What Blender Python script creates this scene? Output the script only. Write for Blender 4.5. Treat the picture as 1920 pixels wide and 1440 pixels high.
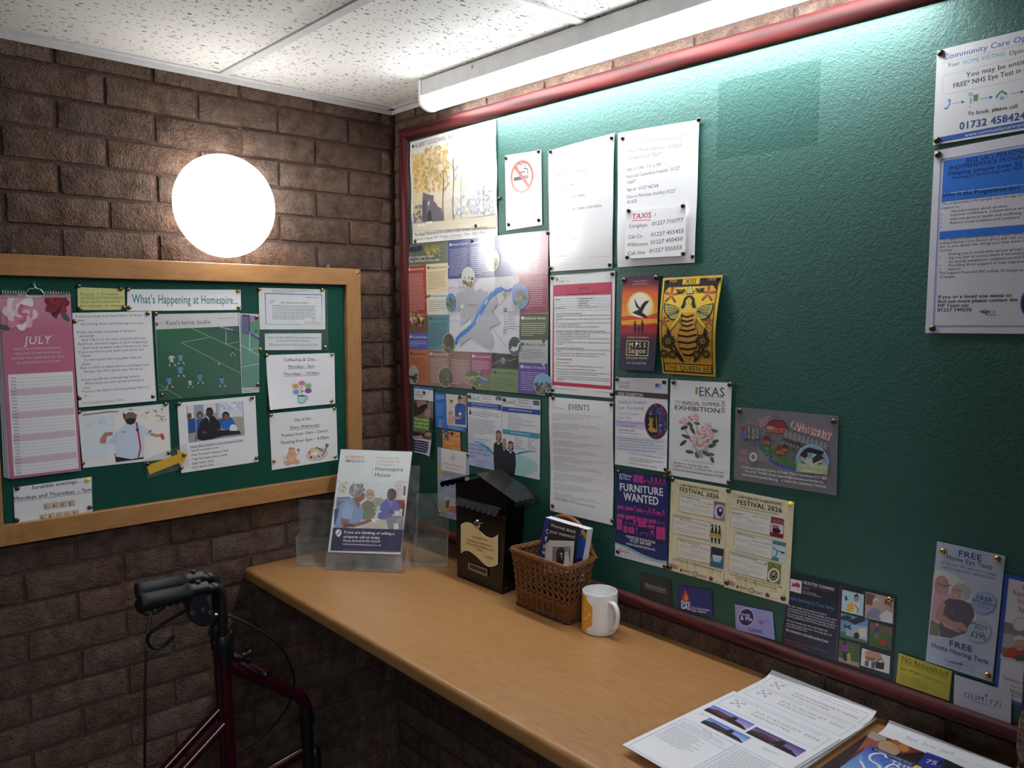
import bpy, bmesh, math, random
import numpy as np
from mathutils import Vector, Matrix, Quaternion, noise as mnoise

S = bpy.context.scene
for o in list(bpy.data.objects):
    bpy.data.objects.remove(o)
PI = math.pi
rng = random.Random(7)

# ------------------------------------------------------------------ camera, world, exposure
FPX, YAW, PITCH, ROLL = 1501.317, 2.406552, -0.0936074, 0.00662895
CAM = Vector((2.162523, -1.444884, 1.611548))
_f = Vector((math.cos(YAW)*math.cos(PITCH), math.sin(YAW)*math.cos(PITCH), math.sin(PITCH)))
_r0 = Vector((math.sin(YAW), -math.cos(YAW), 0)); _u0 = _r0.cross(_f)
CR = math.cos(ROLL)*_r0 + math.sin(ROLL)*_u0
CU = -math.sin(ROLL)*_r0 + math.cos(ROLL)*_u0
CF = _f
cam = bpy.data.cameras.new('camera'); cam.sensor_width = 36; cam.lens = FPX/1920*36
cam.clip_start = 0.05
camo = bpy.data.objects.new('camera', cam); S.collection.objects.link(camo)
camo.matrix_world = Matrix(((CR.x, CU.x, -CF.x, CAM.x), (CR.y, CU.y, -CF.y, CAM.y), (CR.z, CU.z, -CF.z, CAM.z), (0, 0, 0, 1)))
S.camera = camo
W = bpy.data.worlds.new('world'); S.world = W; W.use_nodes = True
W.node_tree.nodes['Background'].inputs[0].default_value = (0.88, 0.94, 1.0, 1)
W.node_tree.nodes['Background'].inputs[1].default_value = 0.05
TUBE_POWER, DOME_POWER = 21.0, 9.0
# unseen area light added behind the camera as fill from the hall
_al = bpy.data.lights.new('hall_fill_light', 'AREA'); _al.shape = 'RECTANGLE'; _al.size, _al.size_y = .6, 1.2; _al.energy = 29; _al.color = (.93, .97, 1.0)
_ao = bpy.data.objects.new('hall_fill_light', _al); S.collection.objects.link(_ao); _ao.location = (3.3, -2.2, 2.2)
S.view_settings.view_transform = 'Standard'; S.view_settings.look = 'None'
S.view_settings.gamma = 1; S.view_settings.use_curve_mapping = False
S.view_settings.exposure = 0.74

def at(px, py, axis, val):
    """point of the photograph (1920x1440) on the plane axis = val"""
    d = CR*((px-960)/FPX) + CU*((720-py)/FPX) + CF
    i = 'xyz'.index(axis)
    return CAM + d*((val-CAM[i])/d[i])

# ------------------------------------------------------------------ colour and materials
def lin(c):
    if isinstance(c, str):
        c = c.lstrip('#'); c = tuple(int(c[i:i+2], 16) for i in (0, 2, 4))
    return tuple((v/255/12.92 if v <= 10.3 else ((v/255+.055)/1.055)**2.4) for v in c[:3])

MATS = {}
class NT:
    def __init__(s, name):
        s.m = bpy.data.materials.new(name); s.m.use_nodes = True; s.t = s.m.node_tree
        s.b = s.t.nodes['Principled BSDF']; s.out = s.t.nodes['Material Output']; MATS[name] = s.m
    def n(s, typ, **kw):
        nd = s.t.nodes.new(typ)
        for k, v in kw.items():
            if hasattr(nd, k) and not k.startswith('i_'): setattr(nd, k, v)
        return nd
    def l(s, a, b): s.t.links.new(a, b)
    def set(s, **kw):
        for k, v in kw.items():
            k = k.replace('_', ' ')
            s.b.inputs[k].default_value = v
        return s
    def coords(s, scale=(1, 1, 1), kind='Object', rot=(0, 0, 0)):
        tc = s.n('ShaderNodeTexCoord'); mp = s.n('ShaderNodeMapping')
        mp.inputs['Scale'].default_value = scale; mp.inputs['Rotation'].default_value = rot
        s.l(tc.outputs[kind], mp.inputs[0]); return mp.outputs[0]
    def coords2(s, vec, scale):
        mp = s.n('ShaderNodeMapping'); mp.inputs['Scale'].default_value = scale; s.l(vec, mp.inputs[0]); return mp.outputs[0]
    def noise(s, vec, scale, detail=4, rough=.55, dist=0):
        n = s.n('ShaderNodeTexNoise'); n.inputs['Scale'].default_value = scale; n.inputs['Detail'].default_value = detail
        n.inputs['Roughness'].default_value = rough; n.inputs['Distortion'].default_value = dist
        s.l(vec, n.inputs['Vector']); return n.outputs['Fac']
    def ramp(s, fac, stops):
        r = s.n('ShaderNodeValToRGB'); e = r.color_ramp.elements
        while len(e) < len(stops): e.new(.5)
        for el, (p, c) in zip(e, stops):
            el.position = p; el.color = (*(lin(c) if isinstance(c, (str, tuple)) and not (isinstance(c, tuple) and max(c) <= 1) else c), 1)
        s.l(fac, r.inputs[0]); return r.outputs[0]
    def mix(s, fac, a, b, mode='MIX'):
        m = s.n('ShaderNodeMix'); m.data_type = 'RGBA'; m.blend_type = mode
        for val, sock in ((fac, m.inputs[0]), (a, m.inputs[6]), (b, m.inputs[7])):
            if hasattr(val, 'links'): s.l(val, sock)
            elif isinstance(val, (int, float)): sock.default_value = val
            else: sock.default_value = (*val, 1)
        return m.outputs[2]
    def math(s, op, a, b=0.0):
        m = s.n('ShaderNodeMath'); m.operation = op
        for i, v in enumerate((a, b)):
            if hasattr(v, 'links'): s.l(v, m.inputs[i])
            else: m.inputs[i].default_value = v
        return m.outputs[0]
    def bump(s, h, strength=.3, dist=.001, normal=None):
        b = s.n('ShaderNodeBump'); b.inputs['Strength'].default_value = strength; b.inputs['Distance'].default_value = dist
        s.l(h, b.inputs['Height'])
        if normal is not None: s.l(normal, b.inputs['Normal'])
        s.l(b.outputs[0], s.b.inputs['Normal']); return b.outputs[0]

def mat(name, col, rough=.5, metal=0.0, grain=.06, gscale=40, bump=0.0, **kw):
    """plain surface with a little procedural variation"""
    if name in MATS: return MATS[name]
    t = NT(name); c = lin(col)
    v = t.noise(t.coords(), gscale, 3)
    t.l(t.ramp(v, [(0.3, tuple(x*(1-grain) for x in c)), (0.7, tuple(min(1, x*(1+grain)) for x in c))]), t.b.inputs['Base Color'])
    t.set(Roughness=rough, Metallic=metal, **kw)
    if bump: t.bump(v, bump, .001)
    return t.m

def brick_mat():
    t = NT('brick'); v = t.coords()
    a = t.n('ShaderNodeAttribute'); a.attribute_name = 'tone'
    n1 = t.noise(v, 28, 5, .6); n2 = t.noise(v, 260, 3, .6); n3 = t.noise(v, 9, 2)
    base = t.ramp(n1, [(.3, (74, 57, 49)), (.5, (102, 80, 68)), (.72, (126, 102, 87))])
    base = t.mix(t.ramp(n3, [(.45, (0, 0, 0)), (.68, (.55, .55, .55))]), base, lin((116, 100, 90)))
    base = t.mix(1.0, base, a.outputs['Color'], 'MULTIPLY')
    pits = t.ramp(n2, [(.32, (.30, .30, .30)), (.46, (1, 1, 1))])
    base = t.mix(.75, base, pits, 'MULTIPLY')
    t.l(base, t.b.inputs['Base Color']); t.set(Roughness=.92)
    t.b.inputs['Specular IOR Level'].default_value = .25
    vo = t.n('ShaderNodeTexVoronoi'); vo.inputs['Scale'].default_value = 190; t.l(v, vo.inputs['Vector'])
    h = t.math('ADD', t.math('MULTIPLY', n2, 1.0), t.math('ADD', t.math('MULTIPLY', t.noise(v, 90, 4), 1.4), t.math('MULTIPLY', vo.outputs['Distance'], .5)))
    t.bump(h, .85, .006)
    return t.m
def mortar_mat():
    t = NT('mortar'); v = t.coords(); n = t.noise(v, 120, 4)
    t.l(t.ramp(n, [(.3, (66, 50, 45)), (.7, (96, 75, 66))]), t.b.inputs['Base Color']); t.set(Roughness=.95)
    t.bump(n, .6, .003); return t.m
def felt_mat(name, lo, hi, gloss):
    t = NT(name); v = t.coords()
    n = t.noise(v, 330, 3, .6); n2 = t.noise(v, 5, 3); n3 = t.noise(v, 120, 3, .6)
    c = t.ramp(n, [(.25, lo), (.75, hi)])
    c = t.mix(t.ramp(n2, [(.4, (0, 0, 0)), (.75, (.25, .25, .25))]), c, lin((12, 80, 70)))
    t.l(c, t.b.inputs['Base Color'])
    t.b.inputs['Specular IOR Level'].default_value = gloss
    if name == 'felt_green_board': t.set(IOR=1.64, Specular_Tint=(.70, 1, .95, 1))
    if name == 'felt_green_board':
        # dust bloom everywhere except the clean rectangle where a sheet hung
        sx = t.n('ShaderNodeSeparateXYZ'); tc = t.n('ShaderNodeTexCoord'); t.l(tc.outputs['Object'], sx.inputs[0])
        def box(o, lo_, hi_):
            return t.math('MULTIPLY', t.math('GREATER_THAN', o, lo_), t.math('LESS_THAN', o, hi_))
        m = t.math('MULTIPLY', box(sx.outputs[0], 1.196, 1.414), box(sx.outputs[2], 1.918, 2.072))
        t.set(Roughness=.5); t.l(t.math('SUBTRACT', 1.0, t.math('MULTIPLY', m, .36)), t.b.inputs['Specular IOR Level'])
    else:
        t.set(Roughness=.6)
    t.bump(t.math('ADD', n, t.math('MULTIPLY', n3, 1.2)), .5, .0016)
    return t.m
def wood_mat(name, stops, scale=(3, 40, 40), rough=.4, coat=0.0, spec=.5, ring=14):
    t = NT(name); v = t.coords(scale)
    n1 = t.noise(v, 1.0, 6, .62, .6)
    v2 = t.coords(tuple(s*.33 for s in scale))
    w = t.n('ShaderNodeTexWave'); w.wave_type = 'BANDS'; w.bands_direction = 'DIAGONAL'
    w.inputs['Scale'].default_value = ring*.08; w.inputs['Distortion'].default_value = 9; w.inputs['Detail'].default_value = 3
    w.inputs['Detail Scale'].default_value = .6
    t.l(v2, w.inputs['Vector'])
    f = t.math('ADD', t.math('MULTIPLY', n1, .72), t.math('MULTIPLY', w.outputs['Fac'], .28))
    t.l(t.ramp(f, stops), t.b.inputs['Base Color']); t.set(Roughness=rough, Coat_Weight=coat, Coat_Roughness=.12)
    t.b.inputs['Specular IOR Level'].default_value = spec
    t.bump(n1, .12, .001); return t.m
def oak_mat(name='oak_laminate', rot=(0, 0, 0), k=1.0, rough=.38):
    t = NT(name); v = t.coords((1, 1, 1), rot=rot)
    warp = t.n('ShaderNodeTexNoise'); warp.inputs['Scale'].default_value = 2.2; warp.inputs['Detail'].default_value = 2
    mp = t.n('ShaderNodeMapping'); mp.inputs['Scale'].default_value = (1, 3.2, 1); t.l(v, mp.inputs[0]); t.l(mp.outputs[0], warp.inputs['Vector'])
    sx = t.n('ShaderNodeSeparateXYZ'); t.l(v, sx.inputs[0])
    ph = t.math('ADD', t.math('MULTIPLY', sx.outputs[1], 150), t.math('MULTIPLY', warp.outputs['Fac'], 110))
    ring = t.math('ADD', t.math('MULTIPLY', t.math('SINE', ph), .5), .5)
    fine = t.noise(t.coords2(v, (9, 420, 60)), 1.0, 3, .6); pore = t.noise(t.coords2(v, (26, 760, 60)), 1.0, 2, .6); big = t.noise(t.coords2(v, (1.2, 7, 1)), 1.0, 3)
    f = t.math('ADD', t.math('MULTIPLY', ring, .085), t.math('ADD', t.math('MULTIPLY', fine, .58), t.math('MULTIPLY', big, .335)))
    c = t.ramp(f, [(.30, tuple(x*k for x in (153, 107, 64))), (.5, tuple(x*k for x in (170, 124, 77))), (.72, tuple(x*k for x in (181, 136, 88)))])
    c = t.mix(t.ramp(pore, [(.30, (.34, .34, .34)), (.42, (0, 0, 0))]), c, lin((150, 100, 58)))
    t.l(c, t.b.inputs['Base Color']); t.set(Roughness=rough); t.bump(fine, .08, .001); return t.m
def ceiling_mat():
    t = NT('ceiling_tile')
    v = t.coords((1, 1, 1)); nd = t.n('ShaderNodeTexNoise'); nd.inputs['Scale'].default_value = 60; t.l(v, nd.inputs['Vector'])
    add = t.n('ShaderNodeVectorMath'); add.operation = 'MULTIPLY_ADD'; t.l(nd.outputs['Color'], add.inputs[0])
    add.inputs[1].default_value = (.012, .012, .012); t.l(v, add.inputs[2])
    fac = None
    for sc, an, th, rot in ((84, .40, .19, .5), (64, .32, .15, 1.9), (135, .6, .21, 1.0)):
        mp = t.n('ShaderNodeMapping'); mp.inputs['Scale'].default_value = (1, an, 1); mp.inputs['Rotation'].default_value = (0, 0, rot)
        t.l(add.outputs[0], mp.inputs[0])
        vo = t.n('ShaderNodeTexVoronoi'); vo.inputs['Scale'].default_value = sc; t.l(mp.outputs[0], vo.inputs['Vector'])
        wn = t.n('ShaderNodeTexWhiteNoise'); t.l(vo.outputs['Position'], wn.inputs[0])
        k = t.math('MULTIPLY', t.math('LESS_THAN', vo.outputs['Distance'], th), t.math('GREATER_THAN', wn.outputs['Value'], .42))
        fac = k if fac is None else t.math('MAXIMUM', fac, k)
    t.l(t.mix(t.math('MULTIPLY', fac, .93), lin((226, 224, 220)), lin((52, 48, 46))), t.b.inputs['Base Color'])
    t.set(Roughness=.9)
    t.bump(t.math('SUBTRACT', 1.0, fac), .6, .002); return t.m
def clear_mat(name, tint=(.97, .985, .985), body=.04):
    t = NT(name); t.t.nodes.remove(t.b)
    tr = t.n('ShaderNodeBsdfTransparent'); tr.inputs[0].default_value = (*tint, 1)
    gl = t.n('ShaderNodeBsdfGlossy'); gl.inputs['Roughness'].default_value = .06
    df = t.n('ShaderNodeBsdfDiffuse'); df.inputs[0].default_value = (.8, .85, .86, 1)
    fr = t.n('ShaderNodeFresnel'); fr.inputs[0].default_value = 1.45
    nz = t.noise(t.coords(), 30, 2)
    m0 = t.n('ShaderNodeMixShader'); t.l(t.math('MULTIPLY', nz, body*2), m0.inputs[0]); t.l(tr.outputs[0], m0.inputs[1]); t.l(df.outputs[0], m0.inputs[2])
    ge = t.n('ShaderNodeNewGeometry'); fz = t.math('MULTIPLY', fr.outputs[0], t.math('SUBTRACT', 1.0, ge.outputs['Backfacing']))
    m = t.n('ShaderNodeMixShader'); t.l(fz, m.inputs[0]); t.l(m0.outputs[0], m.inputs[1]); t.l(gl.outputs[0], m.inputs[2])
    t.l(m.outputs[0], t.out.inputs[0]); return t.m
def glow_mat(name, col, power):
    t = NT(name); t.set(Base_Color=(*col, 1), Roughness=.35, Emission_Color=(*col, 1), Emission_Strength=power); return t.m
def ink_mat(name, rough, coat=0.0, spec=.4):
    t = NT(name); a = t.n('ShaderNodeAttribute'); a.attribute_name = 'ink'
    v = t.coords(); n = t.noise(v, 900, 2)
    c = t.mix(t.math('MULTIPLY', n, .07), a.outputs['Color'], lin((120, 120, 125)))
    t.l(c, t.b.inputs['Base Color']); t.set(Roughness=rough, Coat_Weight=coat, Coat_Roughness=.26, Coat_IOR=2.0)
    t.b.inputs['Specular IOR Level'].default_value = spec
    t.bump(t.noise(v, 24, 2), .10, .004); return t.m

M_BRICK, M_MORTAR = brick_mat(), mortar_mat()
M_FELT = felt_mat('felt_green_board', (1, 54, 46), (6, 80, 70), 1.0)
M_FELT2 = felt_mat('felt_green_small', (8, 60, 50), (20, 84, 70), .2)
M_RED = wood_mat('dark_red_wood', [(.25, (38, 12, 13)), (.5, (70, 26, 26)), (.75, (94, 40, 38))], (4, 60, 60), .5, 0, .2)
M_PINE = oak_mat('varnished_oak', (0, 0, PI/2), 1.02, .34)
M_PINEV = oak_mat('varnished_oak_upright', (0, PI/2, 0), .98, .34)
M_REDV = wood_mat('dark_red_wood_upright', [(.25, (38, 12, 13)), (.5, (70, 26, 26)), (.75, (94, 40, 38))], (60, 60, 4), .5, 0, .2)
M_OAK = oak_mat()
M_CEIL = ceiling_mat()
M_TRIM = mat('white_metal_trim', (205, 204, 204), .5)
M_CLEAR = clear_mat('clear_acrylic')
M_EDGE = clear_mat('acrylic_edge', (.985, .99, .99), .10)
M_POUCH = clear_mat('clear_plastic_pouch', (.97, .98, .975), .03)
M_BLACK = mat('black_gloss_metal', (8, 8, 11), .2, 0, .1, 60)
M_BLACKM = mat('black_plastic', (13, 13, 15), .42, 0, .15, 80)
M_RUBBER = mat('black_rubber', (16, 16, 18), .6, 0, .2, 90)
M_MAROON = mat('maroon_paint', (56, 9, 26), .22, .3, .12, 60, Coat_Weight=.5)
M_CHROME = mat('polished_chrome', (205, 205, 205), .14, 1)
M_BRASS = mat('antique_brass', (150, 128, 92), .24, 1, .2, 300)
M_BRONZE = mat('dark_bronze_pin', (104, 94, 78), .26, 1, .2, 300)
M_GOLD = mat('bright_brass', (205, 172, 104), .18, 1, .12, 300)
M_YPIN = mat('yellow_plastic', (246, 222, 84), .3)
M_STEEL = mat('grey_steel', (150, 150, 150), .3, 1)
M_PAPER = ink_mat('paper_matt', .55)
M_SATIN = ink_mat('paper_satin', .40, .08, .5)
M_GLOSS = ink_mat('paper_gloss', .30, 1.0, .6)
M_WHITE = mat('white_ceramic', (232, 232, 232), .12, 0, .02, 30, Coat_Weight=.3)
M_WICK = mat('cane', (122, 76, 38), .45, 0, .35, 120, Coat_Weight=.15)
M_WICKD = mat('dark_cane', (58, 30, 19), .45, 0, .35, 120, Coat_Weight=.15)
M_CARPET = mat('dark_carpet', (52, 48, 50), .95, 0, .4, 300, .5)
M_DARK = mat('dark_void', (16, 16, 18), .6)

# ------------------------------------------------------------------ mesh helpers
class MB:
    def __init__(s): s.v = []; s.f = []; s.mi = []; s.m = 0; s.mats = []
    def use(s, m):
        if m not in s.mats: s.mats.append(m)
        s.m = s.mats.index(m); return s
    def add(s, vs, fs):
        b = len(s.v); s.v += [tuple(p) for p in vs]; s.f += [tuple(b+i for i in q) for q in fs]; s.mi += [s.m]*len(fs); return s
    def box(s, lo, hi, mx=None):
        x0, y0, z0 = lo; x1, y1, z1 = hi
        vs = [(x0, y0, z0), (x1, y0, z0), (x1, y1, z0), (x0, y1, z0), (x0, y0, z1), (x1, y0, z1), (x1, y1, z1), (x0, y1, z1)]
        if mx is not None: vs = [mx @ Vector(p) for p in vs]
        return s.add(vs, [(3, 2, 1, 0), (4, 5, 6, 7), (0, 1, 5, 4), (1, 2, 6, 5), (2, 3, 7, 6), (3, 0, 4, 7)])
    def prism(s, poly, fn, t0, t1):
        """poly in 2-D extruded between fn(u, v, t0) and fn(u, v, t1)"""
        n = len(poly); vs = [fn(u, v, t0) for u, v in poly]+[fn(u, v, t1) for u, v in poly]
        fs = [tuple(range(n-1, -1, -1)), tuple(range(n, 2*n))]+[(i, (i+1) % n, n+(i+1) % n, n+i) for i in range(n)]
        return s.add(vs, fs)
    def tube(s, pts, r, n=10, smooth=0, closed=False, cap=True, flat=1.0):
        pts = [Vector(p) for p in pts]
        rs = list(r) if hasattr(r, '__len__') else [r]*len(pts)
        if smooth:
            P, Rr = [], []
            m = len(pts); rg = range(m if closed else m-1)
            for i in rg:
                g = (lambda k: pts[k % m]) if closed else (lambda k: pts[min(max(k, 0), m-1)])
                p0, p1, p2, p3 = g(i-1), g(i), g(i+1), g(i+2)
                for k in range(smooth):
                    t = k/smooth; t2 = t*t; t3 = t2*t
                    P.append(.5*((2*p1)+(p2-p0)*t+(2*p0-5*p1+4*p2-p3)*t2+(3*p1-p0-3*p2+p3)*t3))
                    Rr.append(rs[i % m]*(1-t)+rs[(i+1) % m]*t)
            if not closed: P.append(pts[-1]); Rr.append(rs[-1])
            pts, rs = P, Rr
        m = len(pts)
        tan = []
        for i in range(m):
            a = pts[(i-1) % m] if closed or i > 0 else pts[i]
            b = pts[(i+1) % m] if closed or i < m-1 else pts[i]
            d = b-a; tan.append(d.normalized() if d.length > 1e-9 else Vector((0, 0, 1)))
        up = Vector((0, 0, 1)) if abs(tan[0].z) < .9 else Vector((1, 0, 0))
        u = (up-tan[0]*up.dot(tan[0])).normalized(); vs = []
        for i in range(m):
            u = (u-tan[i]*u.dot(tan[i])).normalized(); w = tan[i].cross(u)
            for k in range(n):
                a = 2*PI*k/n; vs.append(pts[i]+(u*math.cos(a)*flat+w*math.sin(a))*rs[i])
        fs = []
        for i in range(m if closed else m-1):
            j = (i+1) % m
            fs += [(i*n+k, i*n+(k+1) % n, j*n+(k+1) % n, j*n+k) for k in range(n)]
        if cap and not closed: fs += [tuple(range(n-1, -1, -1)), tuple((m-1)*n+k for k in range(n))]
        return s.add(vs, fs)
    def cyl(s, a, b, r, n=20, r2=None): return s.tube([a, b], [r, r if r2 is None else r2], n)
    def lathe(s, prof, n=32, mx=None, closed=False):
        """prof: list of (r, z)"""
        vs = []
        for r, z in prof:
            vs += [Vector((r*math.cos(2*PI*k/n), r*math.sin(2*PI*k/n), z)) for k in range(n)]
        if mx is not None: vs = [mx @ p for p in vs]
        m = len(prof); fs = []
        for i in range(m-1 if not closed else m):
            j = (i+1) % m
            fs += [(i*n+k, i*n+(k+1) % n, j*n+(k+1) % n, j*n+k) for k in range(n)]
        return s.add(vs, fs)
    def build(s, name, m=None, parent=None, smooth=True, bevel=0, seg=2, angle=40, origin=None):
        me = bpy.data.meshes.new(name)
        vs = s.v if origin is None else [tuple(Vector(p)-Vector(origin)) for p in s.v]
        me.from_pydata(vs, [], s.f); me.update()
        for q in (s.mats if s.mats else [m]): me.materials.append(q)
        if s.mats: me.polygons.foreach_set('material_index', s.mi)
        bm = bmesh.new(); bm.from_mesh(me); bmesh.ops.recalc_face_normals(bm, faces=bm.faces); bm.to_mesh(me); bm.free()
        if smooth:
            me.polygons.foreach_set('use_smooth', [True]*len(me.polygons)); me.set_sharp_from_angle(angle=math.radians(angle))
        o = bpy.data.objects.new(name, me); S.collection.objects.link(o)
        if origin is not None: o.location = origin
        if bevel:
            b = o.modifiers.new('bevel', 'BEVEL'); b.width = bevel; b.segments = seg; b.limit_method = 'ANGLE'; b.angle_limit = math.radians(35)
        if parent is not None:
            o.parent = parent; w = Vector((0, 0, 0)); q = parent
            while q is not None: w = w+q.location; q = q.parent
            o.location = Vector(o.location)-w
        return o
def tag(o, label, cat, group=None, kind=None):
    o['label'] = label; o['category'] = cat
    if group: o['group'] = group
    if kind: o['kind'] = kind
    return o
def thing(name, label, cat, loc, group=None):
    o = bpy.data.objects.new(name, None); S.collection.objects.link(o); o.location = loc; o.empty_display_size = .05
    return tag(o, label, cat, group)
def struct(o, label=None):
    o['kind'] = 'structure'
    if label: o['label'] = label
    return o

# ------------------------------------------------------------------ the room
CEIL_Z = 2.225
def brick_wall(name, length, fn, zoff, joff, seed, height=2.26, skip=None, back=-.1, front=0.0):
    """fn(u, z, out) -> world; u runs away from the corner"""
    r = random.Random(seed)
    vs, fs, mi, tone = [], [], [], []
    L, H, J = .225, .075, .0105
    nx, nz = 10, 4
    k0 = -int(zoff/H)-2
    for k in range(k0, 40):
        zc0 = zoff+k*H; z0, z1 = max(zc0+J/2, 0), min(zc0+H-J/2, height)
        if z1-z0 < .008: continue
        off = joff[k % 2]
        for i in range(-1, int(length/L)+2):
            u0, u1 = max(off+i*L+J/2, .0), min(off+(i+1)*L-J/2, length)
            if u1-u0 < .012: continue
            if skip and skip(u0, u1, z0, z1): continue
            b = len(vs); g = r.uniform(.80, 1.12); w = r.uniform(-.05, .05)
            tn = (g*(1+w), g, g*(1-w))
            dx, dz, tilt = r.uniform(-.0015, .0015), r.uniform(-.001, .001), r.uniform(-.0015, .0025)
            for jz in range(nz+1):
                for jx in range(nx+1):
                    a, c = jx/nx, jz/nz
                    u = u0+(u1-u0)*a; z = z0+(z1-z0)*c
                    edge = min(a*(u1-u0), (1-a)*(u1-u0), c*(z1-z0), (1-c)*(z1-z0))
                    out = tilt-.0038*math.exp(-(edge/.0045)**2)+.0022*mnoise.noise((u*38+seed*9, z*38, k*.7))+.0012*mnoise.noise((u*110, z*110, seed))
                    jit = .0022 if edge < .003 else .0008
                    vs.append(fn(min(max(u+dx+jit*mnoise.noise((u*60, z*60, 3.1)), 0), length), z+dz+jit*mnoise.noise((u*60, z*60, 7.7)), out))
            idx = lambda jx, jz: b+jz*(nx+1)+jx
            for jz in range(nz):
                for jx in range(nx):
                    fs.append((idx(jx, jz), idx(jx+1, jz), idx(jx+1, jz+1), idx(jx, jz+1))); mi.append(0); tone.append(tn)
            ring = [idx(jx, 0) for jx in range(nx+1)]+[idx(nx, jz) for jz in range(1, nz+1)]+[idx(jx, nz) for jx in range(nx-1, -1, -1)]+[idx(0, jz) for jz in range(nz-1, 0, -1)]
            b2 = len(vs)
            for q in ring:
                jz, jx = divmod(q-b, nx+1); vs.append(fn(u0+(u1-u0)*jx/nx, z0+(z1-z0)*jz/nz, -.016))
            n = len(ring)
            for q in range(n):
                fs.append((ring[q], b2+q, b2+(q+1) % n, ring[(q+1) % n])); mi.append(0); tone.append(tn)
    b = len(vs)
    vs += [fn(front, 0, -.0085), fn(length, 0, -.0085), fn(length, height, -.0085), fn(front, height, -.0085)]
    vs += [fn(back, 0, -.11), fn(length, 0, -.11), fn(length, height, -.11), fn(back, height, -.11)]
    fs += [(b, b+1, b+2, b+3), (b+4, b+7, b+6, b+5), (b, b+4, b+5, b+1), (b+1, b+5, b+6, b+2), (b+2, b+6, b+7, b+3), (b+3, b+7, b+4, b)]
    mi += [1]*6; tone += [(1, 1, 1)]*6
    me = bpy.data.meshes.new(name); me.from_pydata([tuple(p) for p in vs], [], fs); me.update()
    me.materials.append(M_BRICK); me.materials.append(M_MORTAR); me.polygons.foreach_set('material_index', mi)
    at_ = me.color_attributes.new('tone', 'FLOAT_COLOR', 'CORNER')
    cols = []
    for p, t in zip(me.polygons, tone): cols += [*t, 1]*p.loop_total
    at_.data.foreach_set('color', cols)
    bm = bmesh.new(); bm.from_mesh(me); bmesh.ops.recalc_face_normals(bm, faces=bm.faces); bm.to_mesh(me); bm.free()
    me.polygons.foreach_set('use_smooth', [True]*len(me.polygons)); me.set_sharp_from_angle(angle=math.radians(50))
    o = bpy.data.objects.new(name, me); S.collection.objects.link(o); return struct(o)

brick_wall('wall_left', 3.4, lambda u, z, o: (o, -u, z), .900, (.160-.225, .045-.225), 1, front=-.1)
brick_wall('wall_back', 2.3, lambda u, z, o: (u, -o, z), .9125-.075*12, (.002, .1145), 5)
brick_wall('wall_right', .34, lambda u, z, o: (1.881-o, -u, z), .9, (.03, .14), 9, back=0)
brick_wall('wall_right_end', .22, lambda u, z, o: (1.881+u, -.34-o, z), .9, (.0, .11), 12, back=.01)
b = MB(); b.box((-.02, -3.4, -.05), (3.6, .1, 0)); struct(b.build('floor', M_CARPET, smooth=False))
b = MB(); b.box((-.02, -3.4, CEIL_Z+.004), (3.6, .12, CEIL_Z+.02)); struct(b.build('ceiling', M_CEIL, smooth=False))
def bar(name, lo, hi):
    b = MB(); b.box(lo, hi); return struct(b.build(name, M_TRIM, bevel=.0012))
# wall angles (L section) and the ceiling grid
b = MB(); b.box((.0, -3.4, CEIL_Z-.014), (.0035, 0, CEIL_Z+.004)); b.box((.0, -3.4, CEIL_Z), (.022, -.0, CEIL_Z+.0035)); struct(b.build('trim_left', M_TRIM))
b = MB(); b.box((.0, -.0035, CEIL_Z-.012), (2.3, 0, CEIL_Z+.004)); b.box((.0, -.022, CEIL_Z), (2.3, .0, CEIL_Z+.0035)); struct(b.build('trim_back', M_TRIM))
bar('trim_1', (.022, -.560, CEIL_Z-.002), (3.4, -.536, CEIL_Z+.004))
bar('trim_2', (.920, -.536, CEIL_Z-.002), (.944, -.022, CEIL_Z+.004))
bar('trim_3', (.920, -3.4, CEIL_Z-.002), (.944, -.56, CEIL_Z+.004))
bar('trim_4', (1.52, -.536, CEIL_Z-.002), (1.544, -.022, CEIL_Z+.004))

# ------------------------------------------------------------------ lamps
t = thing('strip_light', 'long white strip light on the ceiling above the large green noticeboard', 'light', (.96, -.105, CEIL_Z))
X0, X1, YC = .331, 1.60, -.104
b = MB(); b.box((X0+.012, YC-.033, CEIL_Z-.043), (X1-.012, YC+.033, CEIL_Z)); b.build('body', MATS.get('white_metal_trim'), t, bevel=.002)
prof = [(YC-.0325, CEIL_Z-.0432)]+[(YC-.0325*math.cos(a), CEIL_Z-.051-.0325*math.sin(a)*.78) for a in np.linspace(0, PI, 15)]+[(YC+.0325, CEIL_Z-.0432)]
b = MB(); b.prism(prof, lambda u, v, x: (x, u, v), X0+.012, X1-.012)
b.build('diffuser', glow_mat('lit_strip_diffuser', (.95, .985, 1.0), TUBE_POWER), t)
cap = [(YC-.035, CEIL_Z)]+[(YC-.035*math.cos(a), CEIL_Z-.052-.035*math.sin(a)*.75) for a in np.linspace(0, PI, 15)]+[(YC+.035, CEIL_Z)]
for x in (X0, X1-.012):
    b = MB(); b.prism(cap, lambda u, v, q: (q, u, v), x, x+.012); b.build('end_cap', mat('white_plastic', (236, 236, 238), .35), t, bevel=.0015)
b = MB(); b.cyl((.56, YC-.0335, CEIL_Z-.012), (.56, YC-.0355, CEIL_Z-.012), .004, 12); b.build('screw', M_STEEL, t)
LC = Vector((0, -.5555, 1.8805))
t = thing('wall_light', 'round glowing white bulkhead light on the brick wall above the small noticeboard', 'light', LC)
mx = Matrix.Translation(LC) @ Matrix.Rotation(PI/2, 4, 'Y')
b = MB(); b.lathe([(0, .0), (.128, .0), (.130, .004), (.130, .022), (.124, .024), (0, .024)], 64, mx); b.build('base_plate', MATS['white_plastic'], t)
R_, D_ = .136, .085
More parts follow.
